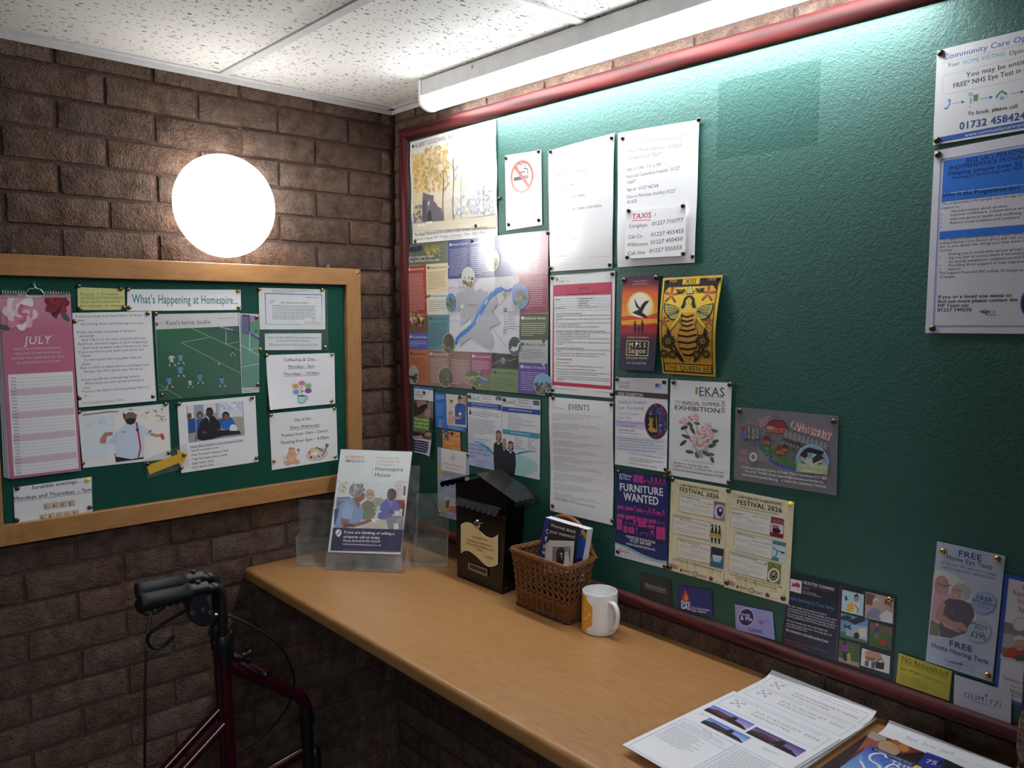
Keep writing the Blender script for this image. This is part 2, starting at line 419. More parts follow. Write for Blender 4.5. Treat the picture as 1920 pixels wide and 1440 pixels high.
b = MB(); b.lathe([(.133, .016), (.136, .020)]+[(R_*math.cos(a)**.62, .022+D_*math.sin(a)) for a in np.linspace(0.05, PI/2, 18)], 72, mx)
b.build('diffuser', glow_mat('lit_dome_diffuser', (1.0, .98, .95), DOME_POWER), t)

# ------------------------------------------------------------------ counter
TZ = .870
t = thing('counter', 'oak laminate counter with rounded front edge running under the large noticeboard', 'counter', (.93, -.26, TZ))
fy, th, rr = -.516, .036, .011
prof = [(-.0015, TZ), (fy+rr, TZ)]+[(fy+rr-rr*math.sin(a), TZ-rr+rr*math.cos(a)) for a in np.linspace(.2, PI/2, 7)]
prof += [(fy+rr*.8-rr*.8*math.cos(a), TZ-th+rr*.8-rr*.8*math.sin(a)) for a in np.linspace(0, PI/2, 6)]+[(-.0015, TZ-th)]
b = MB(); b.prism(prof, lambda u, v, x: (x, u, v), .0035, 1.868); b.build('worktop', M_OAK, t)
b = MB(); b.box((.004, -.47, TZ-th-.04), (.03, -.01, TZ-th-.0005)); b.build('wall_batten', M_DARK, t, bevel=.002)
b = MB(); b.box((.03, -.03, TZ-th-.045), (1.86, -.004, TZ-th-.0005)); b.build('wall_batten', M_DARK, t, bevel=.002)

# ------------------------------------------------------------------ noticeboards
FA, FB = .024, -.010        # felt planes: small board x = FA, large board y = FB
t = thing('noticeboard', 'large green felt noticeboard in a dark red wood frame', 'noticeboard', (.98, -.01, 1.54))
bx0, bx1, bz0, bz1, fw = .064, 1.874, .923, 2.157, .040
b = MB(); b.box((bx0+.01, FB, bz0+.01), (bx1-.002, -.0042, bz1-.01)); b.build('felt_panel', M_FELT, t, smooth=False)
def frame_profile(w, d0, d1):
    pr = [(0, d0), (0, d1*.45)]
    for a in np.linspace(0, PI/2, 6): pr.append((w*.24-w*.24*math.cos(a), d1*.45+(d1-d1*.45)*math.sin(a)))
    for a in np.linspace(PI/2, 0, 6): pr.append((w*.46+w*.54*math.cos(a), d1*.25+(d1-d1*.25)*math.sin(a)))
    pr += [(w, d0)]; return pr
def mitred(name, outer, fn, prof, mats, parent, skip=(), kb=1.0):
    """outer: (u0, v0, u1, v1); prof: (inset, depth); fn(u, v, depth)"""
    u0, v0, u1, v1 = outer
    cor = lambda i: [(u0+i, v0+i*kb), (u1-i, v0+i*kb), (u1-i, v1-i), (u0+i, v1-i)]
    for k in range(4):
        if k in skip: continue
        vs = []
        for i, d in prof:
            c = cor(i); vs += [fn(*c[k], d), fn(*c[(k+1) % 4], d)]
        n = len(prof); fs = [(2*j, 2*j+1, 2*((j+1) % n)+1, 2*((j+1) % n)) for j in range(n)]
        fs += [tuple(2*j for j in range(n)), tuple(2*j+1 for j in reversed(range(n)))]
        b = MB(); b.add(vs, fs); b.build(name, mats[k % 2], parent, angle=30)
mitred('frame_rail', (bx0, bz0, bx1+.05, bz1), lambda u, v, d: (min(u, bx1), -d, v), frame_profile(fw, .0045, .027), (M_RED, M_REDV), t, skip=(1,), kb=.68)
t = thing('noticeboard', 'small green felt noticeboard in a varnished oak frame below the round light', 'noticeboard', (.02, -.64, 1.39))
ay0, ay1, az0, az1, aw = -1.150, -.147, 1.057, 1.728, .049
b = MB(); b.box((.0045, ay0+.01, az0+.01), (FA, ay1-.01, az1-.01)); b.build('felt_panel', M_FELT2, t, smooth=False)
mitred('frame_rail', (ay0, az0, ay1, az1), lambda u, v, d: (d, u, v), [(0, .0045), (0, .039), (.0015, .041), (aw-.0015, .041), (aw, .039), (aw, .0045)], (M_PINE, M_PINEV), t)
for px, py in ((615, 499), (26, 470)):
    p = at(px, py, 'x', .012)
    b = MB(); b.cyl((.004, p.y, p.z-.004), (.012, p.y, p.z-.004), .011, 20); 
    o = b.build('mirror_plate', mat('dull_plate', (70, 72, 70), .4, .6), t)
    b = MB(); b.cyl((.012, p.y, p.z), (.0135, p.y, p.z), .0048, 14); b.build('screw', M_STEEL, o)
p = at(671, 511, 'x', .041); b = MB(); b.lathe([(0, .0035), (.003, .0025), (.0045, .0)], 16, Matrix.Translation(p) @ Matrix.Rotation(PI/2, 4, 'Y')); b.build('corner_stud', M_BRASS, t)
# ------------------------------------------------------------------ letterbox (suggestion box)
T = (.557, -.07, TZ)
t = thing('letterbox', 'black metal suggestion box with pitched roof and cream plaque on the counter', 'letterbox', T)
yb, yf = -.036, -.106
zt = 1.134
bot = [(.459, yf+.002), (.645, yf+.002), (.640, yb), (.464, yb)]; top = [(.453, yf), (.667, yf), (.660, yb), (.460, yb)]
gab = 1.166
vs = [(x, y, TZ) for x, y in bot]+[(x, y, zt) for x, y in top]+[((.453+.667)/2, yf, gab), ((.46+.66)/2, yb, gab)]
b = MB(); b.add(vs, [(3, 2, 1, 0), (0, 1, 5, 8, 4), (2, 3, 7, 9, 6), (1, 2, 6, 9, 8, 5), (3, 0, 4, 8, 9, 7)])
b.f[-2:] = []; b.mi[-2:] = []
b.add(vs, [(1, 2, 6, 5), (3, 0, 4, 7), (4, 8, 9, 7), (5, 6, 9, 8)])
b.build('body', M_BLACK, t, smooth=False, bevel=.0015)
# roof: two sheets with scalloped eaves
xm = .5575
b = MB()
def roof_half(sx):
    ex = .400 if sx < 0 else .715; ez = 1.128
    n = 5; yy0, yy1 = -.121, -.0335
    outl = [(0, yy0), (0, yy1)]; L = math.hypot(ex-xm, ez-1.176)
    for k in range(n):
        y0, y1 = yy1+(yy0-yy1)*k/n, yy1+(yy0-yy1)*(k+1)/n
        for a in np.linspace(0, PI, 9)[1:-1] if True else []:
            outl.append((L-.010+.010*math.sin(a), (y0+y1)/2+(y0-y1)/2*math.cos(a)))
        if k < n-1: outl.append((L-.010, y1))
    d = Vector((ex-xm, 0, ez-1.176)).normalized(); nrm = Vector((-d.z, 0, d.x)) if d.x > 0 else Vector((d.z, 0, -d.x))
    b.prism(outl, lambda u, v, q: Vector((xm, v, 1.176))+d*u+nrm*q, 0, .0026)
    lip = [(yy1, 0), (yy0, 0)]
    for k in range(n):
        y0, y1 = yy0+(yy1-yy0)*k/n, yy0+(yy1-yy0)*(k+1)/n
        lip += [((y0+y1)/2+(y0-y1)/2*math.cos(a), -.006-.008*math.sin(a)) for a in np.linspace(0, PI, 8)]
    e = Vector((xm, 0, 1.176))+d*(L-.004)
    b.prism(lip, lambda u, v, q: Vector((e.x+sx*q, u, e.z+v)), 0, .0014)
roof_half(-1); roof_half(1)
b.build('roof', M_BLACK, t, smooth=False)
# visor with scallops, posting flap, seams
b = MB(); pts = [(.468, 1.098), (.642, 1.098)]
n = 8
for k in range(n):
    x0, x1 = .642-(.642-.468)*k/n, .642-(.642-.468)*(k+1)/n
    for a in np.linspace(0, PI, 8): pts.append(((x0+x1)/2+(x0-x1)/2*math.cos(a), 1.089-.011*math.sin(a)))
b.prism(pts, lambda u, v, q: (u, yf-.004-(1.098-v)*.55-q, v), 0, .0012); b.build('posting_visor', mat('black_satin_metal', (40, 41, 44), .3, .2), t, smooth=False)
b = MB(); b.box((.463, yf-.0042, 1.094), (.647, yf-.0002, 1.1)); b.build('visor_hinge', M_BLACK, t, bevel=.001)
b = MB(); b.box((.452, yf-.0026, 1.0755), (.662, yf+.001, 1.0775)); b.build('lid_seam', mat('worn_black_edge', (70, 66, 60), .35, .4), t, bevel=.0004)
mxl = Matrix.Translation((.5505, yf, 1.039)) @ Matrix.Rotation(PI/2, 4, 'X')
b = MB(); b.lathe([(.0125, 0), (.0125, .004), (.0105, .006), (.0082, .0062), (.0075, .010), (.0045, .0112), (0, .0112)], 32, mxl)
lk = b.build('lock', M_CHROME, t)
b = MB(); b.box((.5495, yf-.0122, 1.036), (.5515, yf-.0108, 1.042)); b.build('keyhole', M_DARK, lk)
# plaque: flag shape, white border and cream face
def flag(ins):
    tp = [(305, 280), (370, 238), (450, 225), (530, 248), (620, 310), (700, 385), (800, 480), (870, 540), (940, 570), (1000, 579), (1060, 563), (1140, 505)]
    bt = [(1135, 1170), (1080, 1205), (1020, 1225), (950, 1230), (880, 1205), (800, 1140), (700, 1040), (600, 950), (510, 885), (440, 865), (360, 880), (295, 920)]
    P = [at(840+x/12, 960+y/12, 'y', yf) for x, y in tp+bt]; x0, x1 = P[0].x, P[11].x; n = len(tp)
    return [(min(max(p.x, x0+ins), x1-ins), p.z-ins if i < n else p.z+ins) for i, p in enumerate(P)]
b = MB(); b.prism(flag(0), lambda u, v, q: (u, yf-.0016-q, v), 0, .0008); pq = b.build('plaque', mat('white_card', (232, 230, 222), .5), t, smooth=False)
b = MB(); b.prism(flag(.0028), lambda u, v, q: (u, yf-.0024-q, v), 0, .0003); b.build('plaque_face', mat('cream_card', (226, 205, 148), .5), pq, smooth=False)
PLAQ_Y = yf-.00275
b = MB()
x0, x1, z0, z1 = .511, .592, .905, .926
fr = frame_profile(.0055, 0, .0035)
mitred('card_window', (x0, z0, x1, z1), lambda u, v, d: (u, yf-d, v), fr, (M_STEEL, M_STEEL), t)
b = MB(); b.box((x0+.004, yf-.0008, z0+.004), (x1-.004, yf-.0001, z1-.004)); b.build('card_slot', mat('smoked_slot', (52, 44, 42), .2), t, smooth=False)
b = MB(); b.cyl((.6435, -.09, .885), (.6475, -.09, .885), .004, 14); b.build('rivet', M_STEEL, t)

# ------------------------------------------------------------------ wicker basket
t = thing('basket', 'woven brown wicker basket with arched back holding leaflets', 'basket', (.81, -.088, TZ))
BB = [(.721, -.121), (.898, -.121), (.893, -.050), (.727, -.050)]      # bottom corners: front-left, front-right, back-right, back-left
BT = [(.722, -.146), (.922, -.148), (.914, -.046), (.730, -.046)]
RZ, BZ = 1.021, TZ+.004
def bpt(s, h, out=0.0):
    """point on the basket wall: s in 0..4 round the plan (rounded corners), h 0..1"""
    s %= 4; i = int(s); f = s-i
    def lerp(A): return Vector((A[i][0]*(1-f)+A[(i+1) % 4][0]*f, A[i][1]*(1-f)+A[(i+1) % 4][1]*f, 0))
    p = lerp(BB)*(1-h)+lerp(BT)*h
    c = Vector((sum(q[0] for q in BT)/4, sum(q[1] for q in BT)/4, 0))
    e = min(f, 1-f)
    L = [.20, .10, .19, .10][i]; dist = e*L
    if dist < .012: p = p+(c-p).normalized()*(.012-dist)*.42
    d = (p-c).normalized()
    p = p+d*out; p.z = BZ+(RZ-BZ)*h; return p
per = [.2, .1, .19, .1]
def stations(step):
    out = []
    for i in range(4):
        n = max(2, round(per[i]/step))
        out += [i+(k+.5)/n for k in range(n)]
    return out
def ring(mb, h, r, out=0.0, flat=1.0, wob=0, ph=0):
    pts = []
    st = stations(.009)
    for k, s in enumerate(st): pts.append(bpt(s, h, out+(wob if (k+ph) % 2 else -wob)))
    mb.tube(pts, r, 6, 0, closed=True, flat=flat)
b = MB().use(M_WICK)
st = stations(.0195)
for k, s in enumerate(st):                                            # flat uprights
    b.tube([bpt(s, h) for h in (0, .2, .45, .7, .95)], .0034, 6, flat=.6)
b.use(M_WICK)
for s_ in stations(.0068):                                            # close upright slats at the foot
    b.tube([bpt(s_, .03, .001), bpt(s_, .28, .001)], .0027, 6, flat=.55)
for h in (.05, .27, .30): ring(b, h, .0020, .0012)
b.use(M_WICKD)
ring(b, .16, .0026, -.0022, 1)
for j in range(11): ring(b, .04+j*.021, .0018, -.0024)
for h in (.36, .48, .60, .72): ring(b, h, .0022, -.0008)
b.use(M_WICK)
N = len(st)
rows = [.30, .42, .54, .66, .78]
for a, c in zip(rows[:-1], rows[1:]):                                 # diagonal cane crossing between the uprights
    for k in range(N):
        s0, s1 = st[k], st[(k+1) % N]+(4 if k == N-1 else 0)
        b.tube([bpt(s0, a, .0016), bpt((s0+s1)/2, (a+c)/2, .0028), bpt(s1, c, .0016)], .0013, 5)
        b.tube([bpt(s1, a, .0022), bpt((s0+s1)/2, (a+c)/2, .0010), bpt(s0, c, .0022)], .0013, 5)
for j, h in enumerate((.80, .84, .88)): ring(b, h, .0019, 0, 1, .0022, j)
for k in range(N):
    s0, s1 = st[k], st[(k+1) % N]+(4 if k == N-1 else 0)
    b.tube([bpt(s0, .80, .003), bpt((s0+s1)/2, .94, .003), bpt(s1, .80, .003)], .0012, 5)
b.build('woven_side', M_WICK, t)
b = MB()
b.box((.728, -.118, TZ+.004), (.892, -.052, TZ+.008)); b.build('base_panel', M_WICKD, t)
def braid(mb, fn, n, r, amp, turns):
    for q in range(3):
        pts = []
        for k in range(n):
            a = 2*PI*turns*k/n+2*PI*q/3
            p, o, z = fn(k/n); pts.append(p+o*amp*math.cos(a)+z*amp*math.sin(a))
        mb.tube(pts, r, 6, 0, closed=True)
def wallfn(h, out):
    def fn(f):
        s = 4*f; p = bpt(s, h, out); c = Vector((.81, -.09, p.z)); return p, (p-c).normalized(), Vector((0, 0, 1))
    return fn
b = MB(); braid(b, wallfn(0.0, .0022), 260, .0028, .0026, 34); b.build('base_braid', M_WICKD, t)
b = MB(); braid(b, wallfn(.975, .001), 260, .0033, .0030, 34); b.tube([bpt(s, 1.0, .001) for s in stations(.008)], .0042, 8, 0, closed=True); b.build('rim', M_WICK, t)
b = MB()
yb_ = -.043
arc = [Vector((.728, yb_, 1.018)), Vector((.738, yb_, 1.036)), Vector((.752, yb_, 1.066)), Vector((.780, yb_, 1.092)), Vector((.818, yb_, 1.1015)), Vector((.856, yb_, 1.092)), Vector((.886, yb_, 1.064)), Vector((.902, yb_, 1.034)), Vector((.914, yb_, 1.018))]
b.tube(arc, .0052, 8, 6)
ex = 40
for k in range(ex):                                                   # wrapping of the hoop
    s = k/(ex-1)*(len(arc)-1); i = min(int(s), len(arc)-2); f = s-i; p = arc[i].lerp(arc[i+1], f); d = (arc[i+1]-arc[i]).normalized()
    b.tube([p-d*.0009, p+d*.0009], .0060, 8)
for x in np.linspace(.755, .888, 9):
    u = (x-.821)/.093; zt_ = 1.018+.083*math.sqrt(max(0, 1-u*u)); b.tube([(x, yb_, 1.012), (x, yb_, zt_)], .0018, 6)
for zz in (1.040, 1.058, 1.074):
    w = .088*math.sqrt(max(0, 1-((zz-1.018)/.086)**2)); b.tube([(.821-w, yb_-.001, zz), (.821+w, yb_-.001, zz)], .0015, 6)
b.build('arched_back', M_WICK, t)

# ------------------------------------------------------------------ mug
MC = Vector((.967, -.086, TZ))
t = thing('mug', 'white mug with an orange smiling hexagon print beside the wicker basket', 'mug', MC)
R1, H1 = .0415, .0955
b = MB(); b.lathe([(0, .0), (.036, .0), (.0395, .0012), (.0412, .004), (R1, .012), (R1, H1-.003), (R1-.0012, H1), (R1-.0032, H1), (R1-.0042, H1-.003), (R1-.0044, .012), (.030, .0065), (0, .006)], 64, Matrix.Translation(MC))
b.build('cup', M_WHITE, t, angle=60)
ha = math.atan2(-.74, .67)+.62                                        # handle points to the right, towards the front
hd = Vector((math.cos(ha), math.sin(ha), 0))
pts = [MC+hd*(R1-.002)+Vector((0, 0, .078)), MC+hd*(R1+.014)+Vector((0, 0, .080)), MC+hd*(R1+.0255)+Vector((0, 0, .068)), MC+hd*(R1+.0265)+Vector((0, 0, .047)), MC+hd*(R1+.0185)+Vector((0, 0, .026)), MC+hd*(R1-.002)+Vector((0, 0, .0175))]
b = MB(); b.tube(pts, [.0072, .0062, .0058, .0058, .0060, .0068], 14, 7, flat=.68); b.build('handle', M_WHITE, t)
# orange print wrapped on the left of the cup
M_ORANGE = mat('orange_glaze', (233, 160, 44), .16, 0, .02, 30, Coat_Weight=.3)
pa = math.atan2(CAM.y-MC.y, CAM.x-MC.x)-math.radians(60)
def wrap(poly, m, name, par, d):
    me_b = MB(); pl = [Vector((x, y, 0)) for x, y in poly]
    bmx = bmesh.new(); f = bmx.faces.new([bmx.verts.new(p) for p in pl])
    bmesh.ops.triangulate(bmx, faces=[f])
    for k in range(-40, 41): 
        g = list(bmx.verts)+list(bmx.edges)+list(bmx.faces); bmesh.ops.bisect_plane(bmx, geom=g, plane_co=(k*.003, 0, 0), plane_no=(1, 0, 0))
    bmx.verts.index_update()
    vs = []
    for v in bmx.verts:
        a = pa+v.co.x/R1; vs.append(MC+Vector((math.cos(a)*(R1+d), math.sin(a)*(R1+d), v.co.y)))
    me_b.add(vs, [tuple(v.index for v in f.verts) for f in bmx.faces]); bmx.free()
    o = me_b.build(name, m, par, angle=80); return o
hexa = [(-.013, .0905), (.012, .0905), (.010, .082), (.027, .070), (.027, .026), (.011, .013), (.013, .004), (-.013, .004), (-.011, .013), (-.027, .026), (-.027, .070), (-.010, .082)]
pr = wrap(hexa, M_ORANGE, 'orange_print', t, .00025)
def arcpts(cx, cy, r, a0, a1, w):
    A = np.linspace(a0, a1, 10); return [(cx+(r+w)*math.cos(a), cy+(r+w)*math.sin(a)) for a in A]+[(cx+(r-w)*math.cos(a), cy+(r-w)*math.sin(a)) for a in A[::-1]]
for pl in (arcpts(0, .047, .013, PI*1.1, PI*1.9, .0009), arcpts(-.0085, .057, .004, .25*PI, .9*PI, .0008), arcpts(.0085, .057, .004, .1*PI, .75*PI, .0008), arcpts(.0175, .050, .0032, -.6*PI, .4*PI, .0008)):
    wrap(pl, M_WHITE, 'white_print', pr, .0005)

# ------------------------------------------------------------------ slanted stand with property poster, wide clear holder
YW, LEAN = .724, .452
SW = Vector((math.cos(YW), math.sin(YW), 0)); SB = Vector((-math.sin(YW), math.cos(YW), 0))
sc = 1.018
PB = CAM+(Vector((.275, -.289, .931))-CAM)*sc
SU = SB*math.sin(LEAN)+Vector((0, 0, math.cos(LEAN))); SN = SU.cross(SW)*-1     # towards the room
if SN.dot(CAM-PB) < 0: SN = -SN
PW, PH = .210*sc, .297*sc
t = thing('leaflet_stand', 'clear slanted acrylic stand holding the white and navy retirement homes poster', 'stand', (PB.x, PB.y, TZ))
def slab(mb, o, u, v, n, w, h, d): mb.add([o, o+u*w, o+u*w+v*h, o+v*h, o+n*d, o+u*w+n*d, o+u*w+v*h+n*d, o+v*h+n*d], [(3, 2, 1, 0), (4, 5, 6, 7), (0, 1, 5, 4), (1, 2, 6, 5), (2, 3, 7, 6), (3, 0, 4, 7)]); return mb
PO = PB-SW*PW/2
b = MB(); slab(b, PO-SW*.002-SN*.0038-SU*.004, SW, SU, SN, PW+.004, PH+.006, .0022); b.build('back_sheet', M_CLEAR, t, smooth=False)
b = MB(); slab(b, PO-SW*.002+SN*.0012-SU*.004, SW, SU, SN, PW+.004, PH+.004, .0012); b.build('front_sheet', M_POUCH, t, smooth=False)
# foot: runs from the fold forward and down to the counter, then back under
FP = PB-SB*.012; FP.z = TZ+.0015
fold = PB-SU*.004
b = MB()
o0 = fold-SW*(PW/2+.004)+SN*.002; v = (FP-(fold)); 
slab(b, o0, SW, v, Vector((-.0, 0, 0))+SB*1, PW+.008, 1.0, .0035)
o1 = FP-SW*(PW/2+.006)-Vector((0, 0, .0015)); slab(b, o1, SW, SB, Vector((0, 0, 1)), PW+.012, .028, .003)
b.build('foot', M_EDGE, t, smooth=False)
STAND = t
t = thing('leaflet_holder', 'wide empty clear acrylic leaflet holder standing behind the slanted poster stand', 'holder', (.2, -.2, TZ))
HW = Vector((.6635, .7482, 0)); HB = Vector((-.7482, .6635, 0)); HO = Vector((.088, -.400, TZ+.0004)); HL = .435
HU = (HB*math.sin(.02)+Vector((0, 0, 1))).normalized(); HN = HW.cross(HU); HN = HN if HN.dot(CAM-HO) > 0 else -HN
b = MB(); slab(b, HO, HW, HB, Vector((0, 0, 1)), HL, .040, .003); b.build('base', M_EDGE, t, smooth=False)
bk = HO+HB*.038
for u0, u1, h in ((0, .118, .185), (.340, HL, .205)):
    b = MB(); slab(b, bk+HW*u0, HW, HU, -HN, u1-u0, h, .003); b.build('back_panel', M_CLEAR, t, smooth=False)
HU2 = (HB*math.sin(.42)+Vector((0, 0, math.cos(.42)))).normalized()
b = MB(); slab(b, bk+HW*.12, HW, HU2, -HN, .22, .29, .003); b.build('tall_back_panel', M_CLEAR, t, smooth=False)
for u0, w, h in ((.0, .115, .085), (.338, .097, .085)):
    b = MB(); slab(b, HO+HW*u0+Vector((0, 0, .002)), HW, Vector((0, 0, 1)), -HN, w, h, .0028); pk = b.build('pocket_front', M_CLEAR, t, smooth=False)
    b = MB()
    for k in (0, w-.0035): slab(b, HO+HW*(u0+k)+HB*.002+Vector((0, 0, .002)), HW, Vector((0, 0, 1)), HB, .0035, h, .034)
    slab(b, HO+HW*u0+Vector((0, 0, .0015)), HW, Vector((0, 0, 1)), -HN, w, .0035, .0035)
    b.build('pocket_side', M_EDGE, t, smooth=False)
b = MB()
for k in (.292, .318):
    o = HO+HW*k+HB*.003+Vector((0, 0, .003)); b.add([o-HW*.009, o+HW*.009, o+Vector((0, 0, .05)), o-HW*.009+HB*.004, o+HW*.009+HB*.004, o+HB*.004+Vector((0, 0, .05))], [(0, 1, 2), (3, 5, 4), (0, 2, 5, 3), (1, 4, 5, 2), (0, 3, 4, 1)])
b.build('support_gusset', M_EDGE, t, smooth=False)

# ------------------------------------------------------------------ rollator, folded, beside the counter
t = thing('rollator', 'folded rollator walking frame with burgundy tubes and black handles beside the counter', 'rollator', (.45, -.75, 0))
RX = .45
def r3(px, py, dx=0.0, X=RX): p = at(px, py, 'x', X); return Vector((X+dx, p.y, p.z))
def side(dx, far):
    R = lambda px, py: r3(px, py)+Vector((dx, .012 if far else 0, .006 if far else 0))
    # handle tube
    up = [R(396, 1104), R(402, 1101.5), R(411, 1106), R(416, 1118), R(416.5, 1135), R(417, 1190), R(418, 1240)]
    grip_a, grip_b = R(357, 1109), R(262, 1131)
    b = MB(); b.tube([R(350, 1110.5), R(380, 1104)]+up[0:], .0118, 14, 5); ht = b.build('handle_tube', M_BLACKM, t)
    b = MB()
    ax = (grip_b-grip_a)
    b.tube([grip_a, grip_a+ax*.06, grip_a+ax*.14, grip_a+ax*.5, grip_a+ax*.85, grip_a+ax*.97, grip_b], [.0185, .0205, .0165, .0178, .0188, .0205, .0185], 18)
    for k in range(5):
        f = .25+.13*k; b.tube([grip_a+ax*f+Vector((0, 0, -.003)), grip_a+ax*(f+.06)+Vector((0, 0, -.003))], [.0165, .0178], 18)
    b.build('grip', M_RUBBER, t)
    b = MB(); b.tube([R(352, 1110), R(388, 1102)], .0155, 14); b.build('collar', M_BLACKM, t)
    b = MB(); p = R(372, 1104)+Vector((0, 0, .0145)); b.cyl(p, p+Vector((0, 0, .004)), .0055, 12); b.build('bolt', M_STEEL, t)
    # brake housing: a plate in the plane of the frame
    outl = [(354, 1110), (386, 1103), (385, 1118), (388, 1130), (394, 1144), (401, 1156), (396, 1166), (384, 1172), (370, 1171), (358, 1164), (351, 1152), (352, 1136), (355, 1122)]
    P = [R(x, y) for x, y in outl]; c = sum(P, Vector())/len(P)
    b = MB(); n = len(P); h = Vector((.013, 0, 0)); b.add([p-h for p in P]+[p+h for p in P], [tuple(range(n-1, -1, -1)), tuple(range(n, 2*n))]+[(i, (i+1) % n, n+(i+1) % n, n+i) for i in range(n)])
    hs = b.build('brake_housing', mat('blue_black_plastic', (24, 26, 34), .4), t, bevel=.003)
    for x, y in ((357.5, 1146.5), (376.5, 1140.5), (390.5, 1146)):
        p = R(x, y)+Vector((.013, 0, 0)); b = MB(); b.lathe([(.0058, 0), (.0058, .002), (.0042, .0026), (.0036, .0014), (.0028, .0012), (0, .0024)], 18, Matrix.Translation(p) @ Matrix.Rotation(PI/2, 4, 'Y')); b.build('screw', mat('dull_screw', (96, 96, 98), .35, .8), hs)
    # lever: flat loop under the grip
    if not far: lp = [(353, 1142), (338, 1150), (318, 1162), (296, 1176), (283, 1186), (277, 1196), (278, 1207), (285, 1214), (295, 1215), (308, 1209), (320, 1199), (328, 1191)]
    else: lp = [(346, 1120), (330, 1127), (310, 1133), (290, 1136), (272, 1142), (262, 1153), (263, 1163), (271, 1171), (284, 1174), (300, 1170), (312, 1162), (316, 1157)]
    b = MB(); b.tube([R(x, y) for x, y in lp], [.0085]+[.0062]*10+[.0045], 10, 4, flat=.55); b.build('brake_lever', M_BLACKM, t)
    # upright
    foot = R(430, 1440); foot2 = foot+(foot-R(424, 1300))*.2
    d = (R(432, 1440)-R(420, 1240)).normalized()
    low = R(420, 1240)+d*((R(420, 1240).z-.10)/-d.z)
    b = MB(); b.tube([R(419, 1225), low], .0140, 16); b.build('upright', M_MAROON, t)
    b = MB(); b.tube([R(417.5, 1190), R(418, 1198), R(418.5, 1212), R(420, 1240)], [.0150, .0190, .0178, .0165], 16); cl = b.build('clamp', M_BLACKM, t)
    b = MB(); p = R(432, 1198); b.box((p.x-.007, p.y-.003, p.z-.016), (p.x+.007, p.y+.004, p.z+.018)); q = R(426, 1218); b.cyl(q-Vector((.012, 0, 0)), q+Vector((.012, 0, 0)), .014, 14); b.build('clamp_lever', M_BLACKM, t, bevel=.0015)
    b = MB(); b.tube([R(407, 1200), R(402, 1204), R(404, 1212)], .004, 8); b.build('cable_clip', M_BLACKM, t)
    # diagonal brace running forward and down to the rear wheel
    b = MB(); b.tube([R(421, 1356), R(345, 1440), R(345, 1440)+(R(345, 1440)-R(421, 1356))*1.35], .0115, 14); b.build('brace', M_MAROON, t)
    # wheel under the upright
    wc = Vector((low.x, low.y, .0955))
    b = MB(); b.lathe([(.060, -.014), (.080, -.015), (.092, -.010), (.0950, 0), (.092, .010), (.080, .015), (.060, .014)], 40, Matrix.Translation(wc) @ Matrix.Rotation(PI/2, 4, 'Y'), closed=True); wh = b.build('wheel', M_RUBBER, t)
    b = MB(); b.lathe([(0, -.010), (.062, -.008), (.062, .008), (0, .010)], 32, Matrix.Translation(wc) @ Matrix.Rotation(PI/2, 4, 'Y')); b.build('hub', mat('grey_plastic', (60, 60, 64), .5), wh)
    return low
far_low = side(-.058, True)
low = side(0, False)
# front: top struts, column and wheel
A0, A1 = r3(427, 1247), r3(548, 1299)
b = MB(); b.tube([A0, r3(490, 1273), r3(548, 1299) , r3(562, 1306), r3(571, 1319), r3(573, 1335)], [.0145]*6, 14, 5); b.build('top_strut', M_MAROON, t)
b = MB(); b.tube([A0+Vector((-.058, .012, .008)), r3(505, 1275)+Vector((-.03, 0, .004))], .0125, 14); b.build('top_strut', M_MAROON, t)
col = r3(574, 1335); cb = Vector((col.x, col.y+.012, .22))
b = MB(); b.tube([r3(573, 1325), r3(575, 1360), cb], .0150, 16); b.build('front_column', M_BLACKM, t)
b = MB(); b.tube([r3(574.5, 1338), r3(575, 1352)], .0195, 16); p = r3(575, 1350); b.cyl(p+Vector((-.012, -.018, 0)), p+Vector((.012, -.018, 0)), .006, 10); b.build('column_clamp', M_BLACKM, t)
b = MB(); b.tube([r3(566, 1410), r3(515, 1440), r3(440, 1490)], .0120, 12); b.build('lower_strut', M_MAROON, t)
b = MB(); p = r3(590, 1418); b.lathe([(0, .026), (.010, .024), (.014, .016), (.016, .0), (.016, -.07), (0, -.07)], 16, Matrix.Translation(p)); b.build('pivot_knob', M_BLACKM, t)
wc = Vector((col.x, cb.y+.05, .0955))
b = MB(); b.tube([cb, Vector((cb.x+.03, cb.y+.02, .19)), wc+Vector((.03, 0, 0))], .011, 10); b.tube([cb, Vector((cb.x-.03, cb.y+.02, .19)), wc-Vector((.03, 0, 0))], .011, 10); b.build('fork', M_BLACKM, t)
b = MB(); b.lathe([(.060, -.014), (.080, -.015), (.092, -.010), (.0950, 0), (.092, .010), (.080, .015), (.060, .014)], 40, Matrix.Translation(wc) @ Matrix.Rotation(PI/2, 4, 'Y'), closed=True); wh = b.build('wheel', M_RUBBER, t)
b = MB(); b.lathe([(0, -.010), (.062, -.008), (.062, .008), (0, .010)], 32, Matrix.Translation(wc) @ Matrix.Rotation(PI/2, 4, 'Y')); b.build('hub', MATS['grey_plastic'], wh)
b = MB(); b.tube([r3(446, 1239)+Vector((.012, 0, .0)), r3(470, 1252)+Vector((.014, 0, 0)), r3(495, 1263)+Vector((.016, 0, 0))], .0032, 8); b.cyl(r3(495, 1263), r3(495, 1263)+Vector((.02, 0, .004)), .005, 10); b.build('folding_link', M_CHROME, t)
b = MB(); p = r3(455, 1230); b.cyl(p, p+Vector((0, .02, .004)), .006, 10); b.cyl(p+Vector((0, .01, 0)), p+Vector((0, .01, .018)), .004, 8); b.tube([r3(437, 1232), r3(455, 1233), r3(470, 1240)], .006, 10); b.build('catch', M_BLACKM, t)
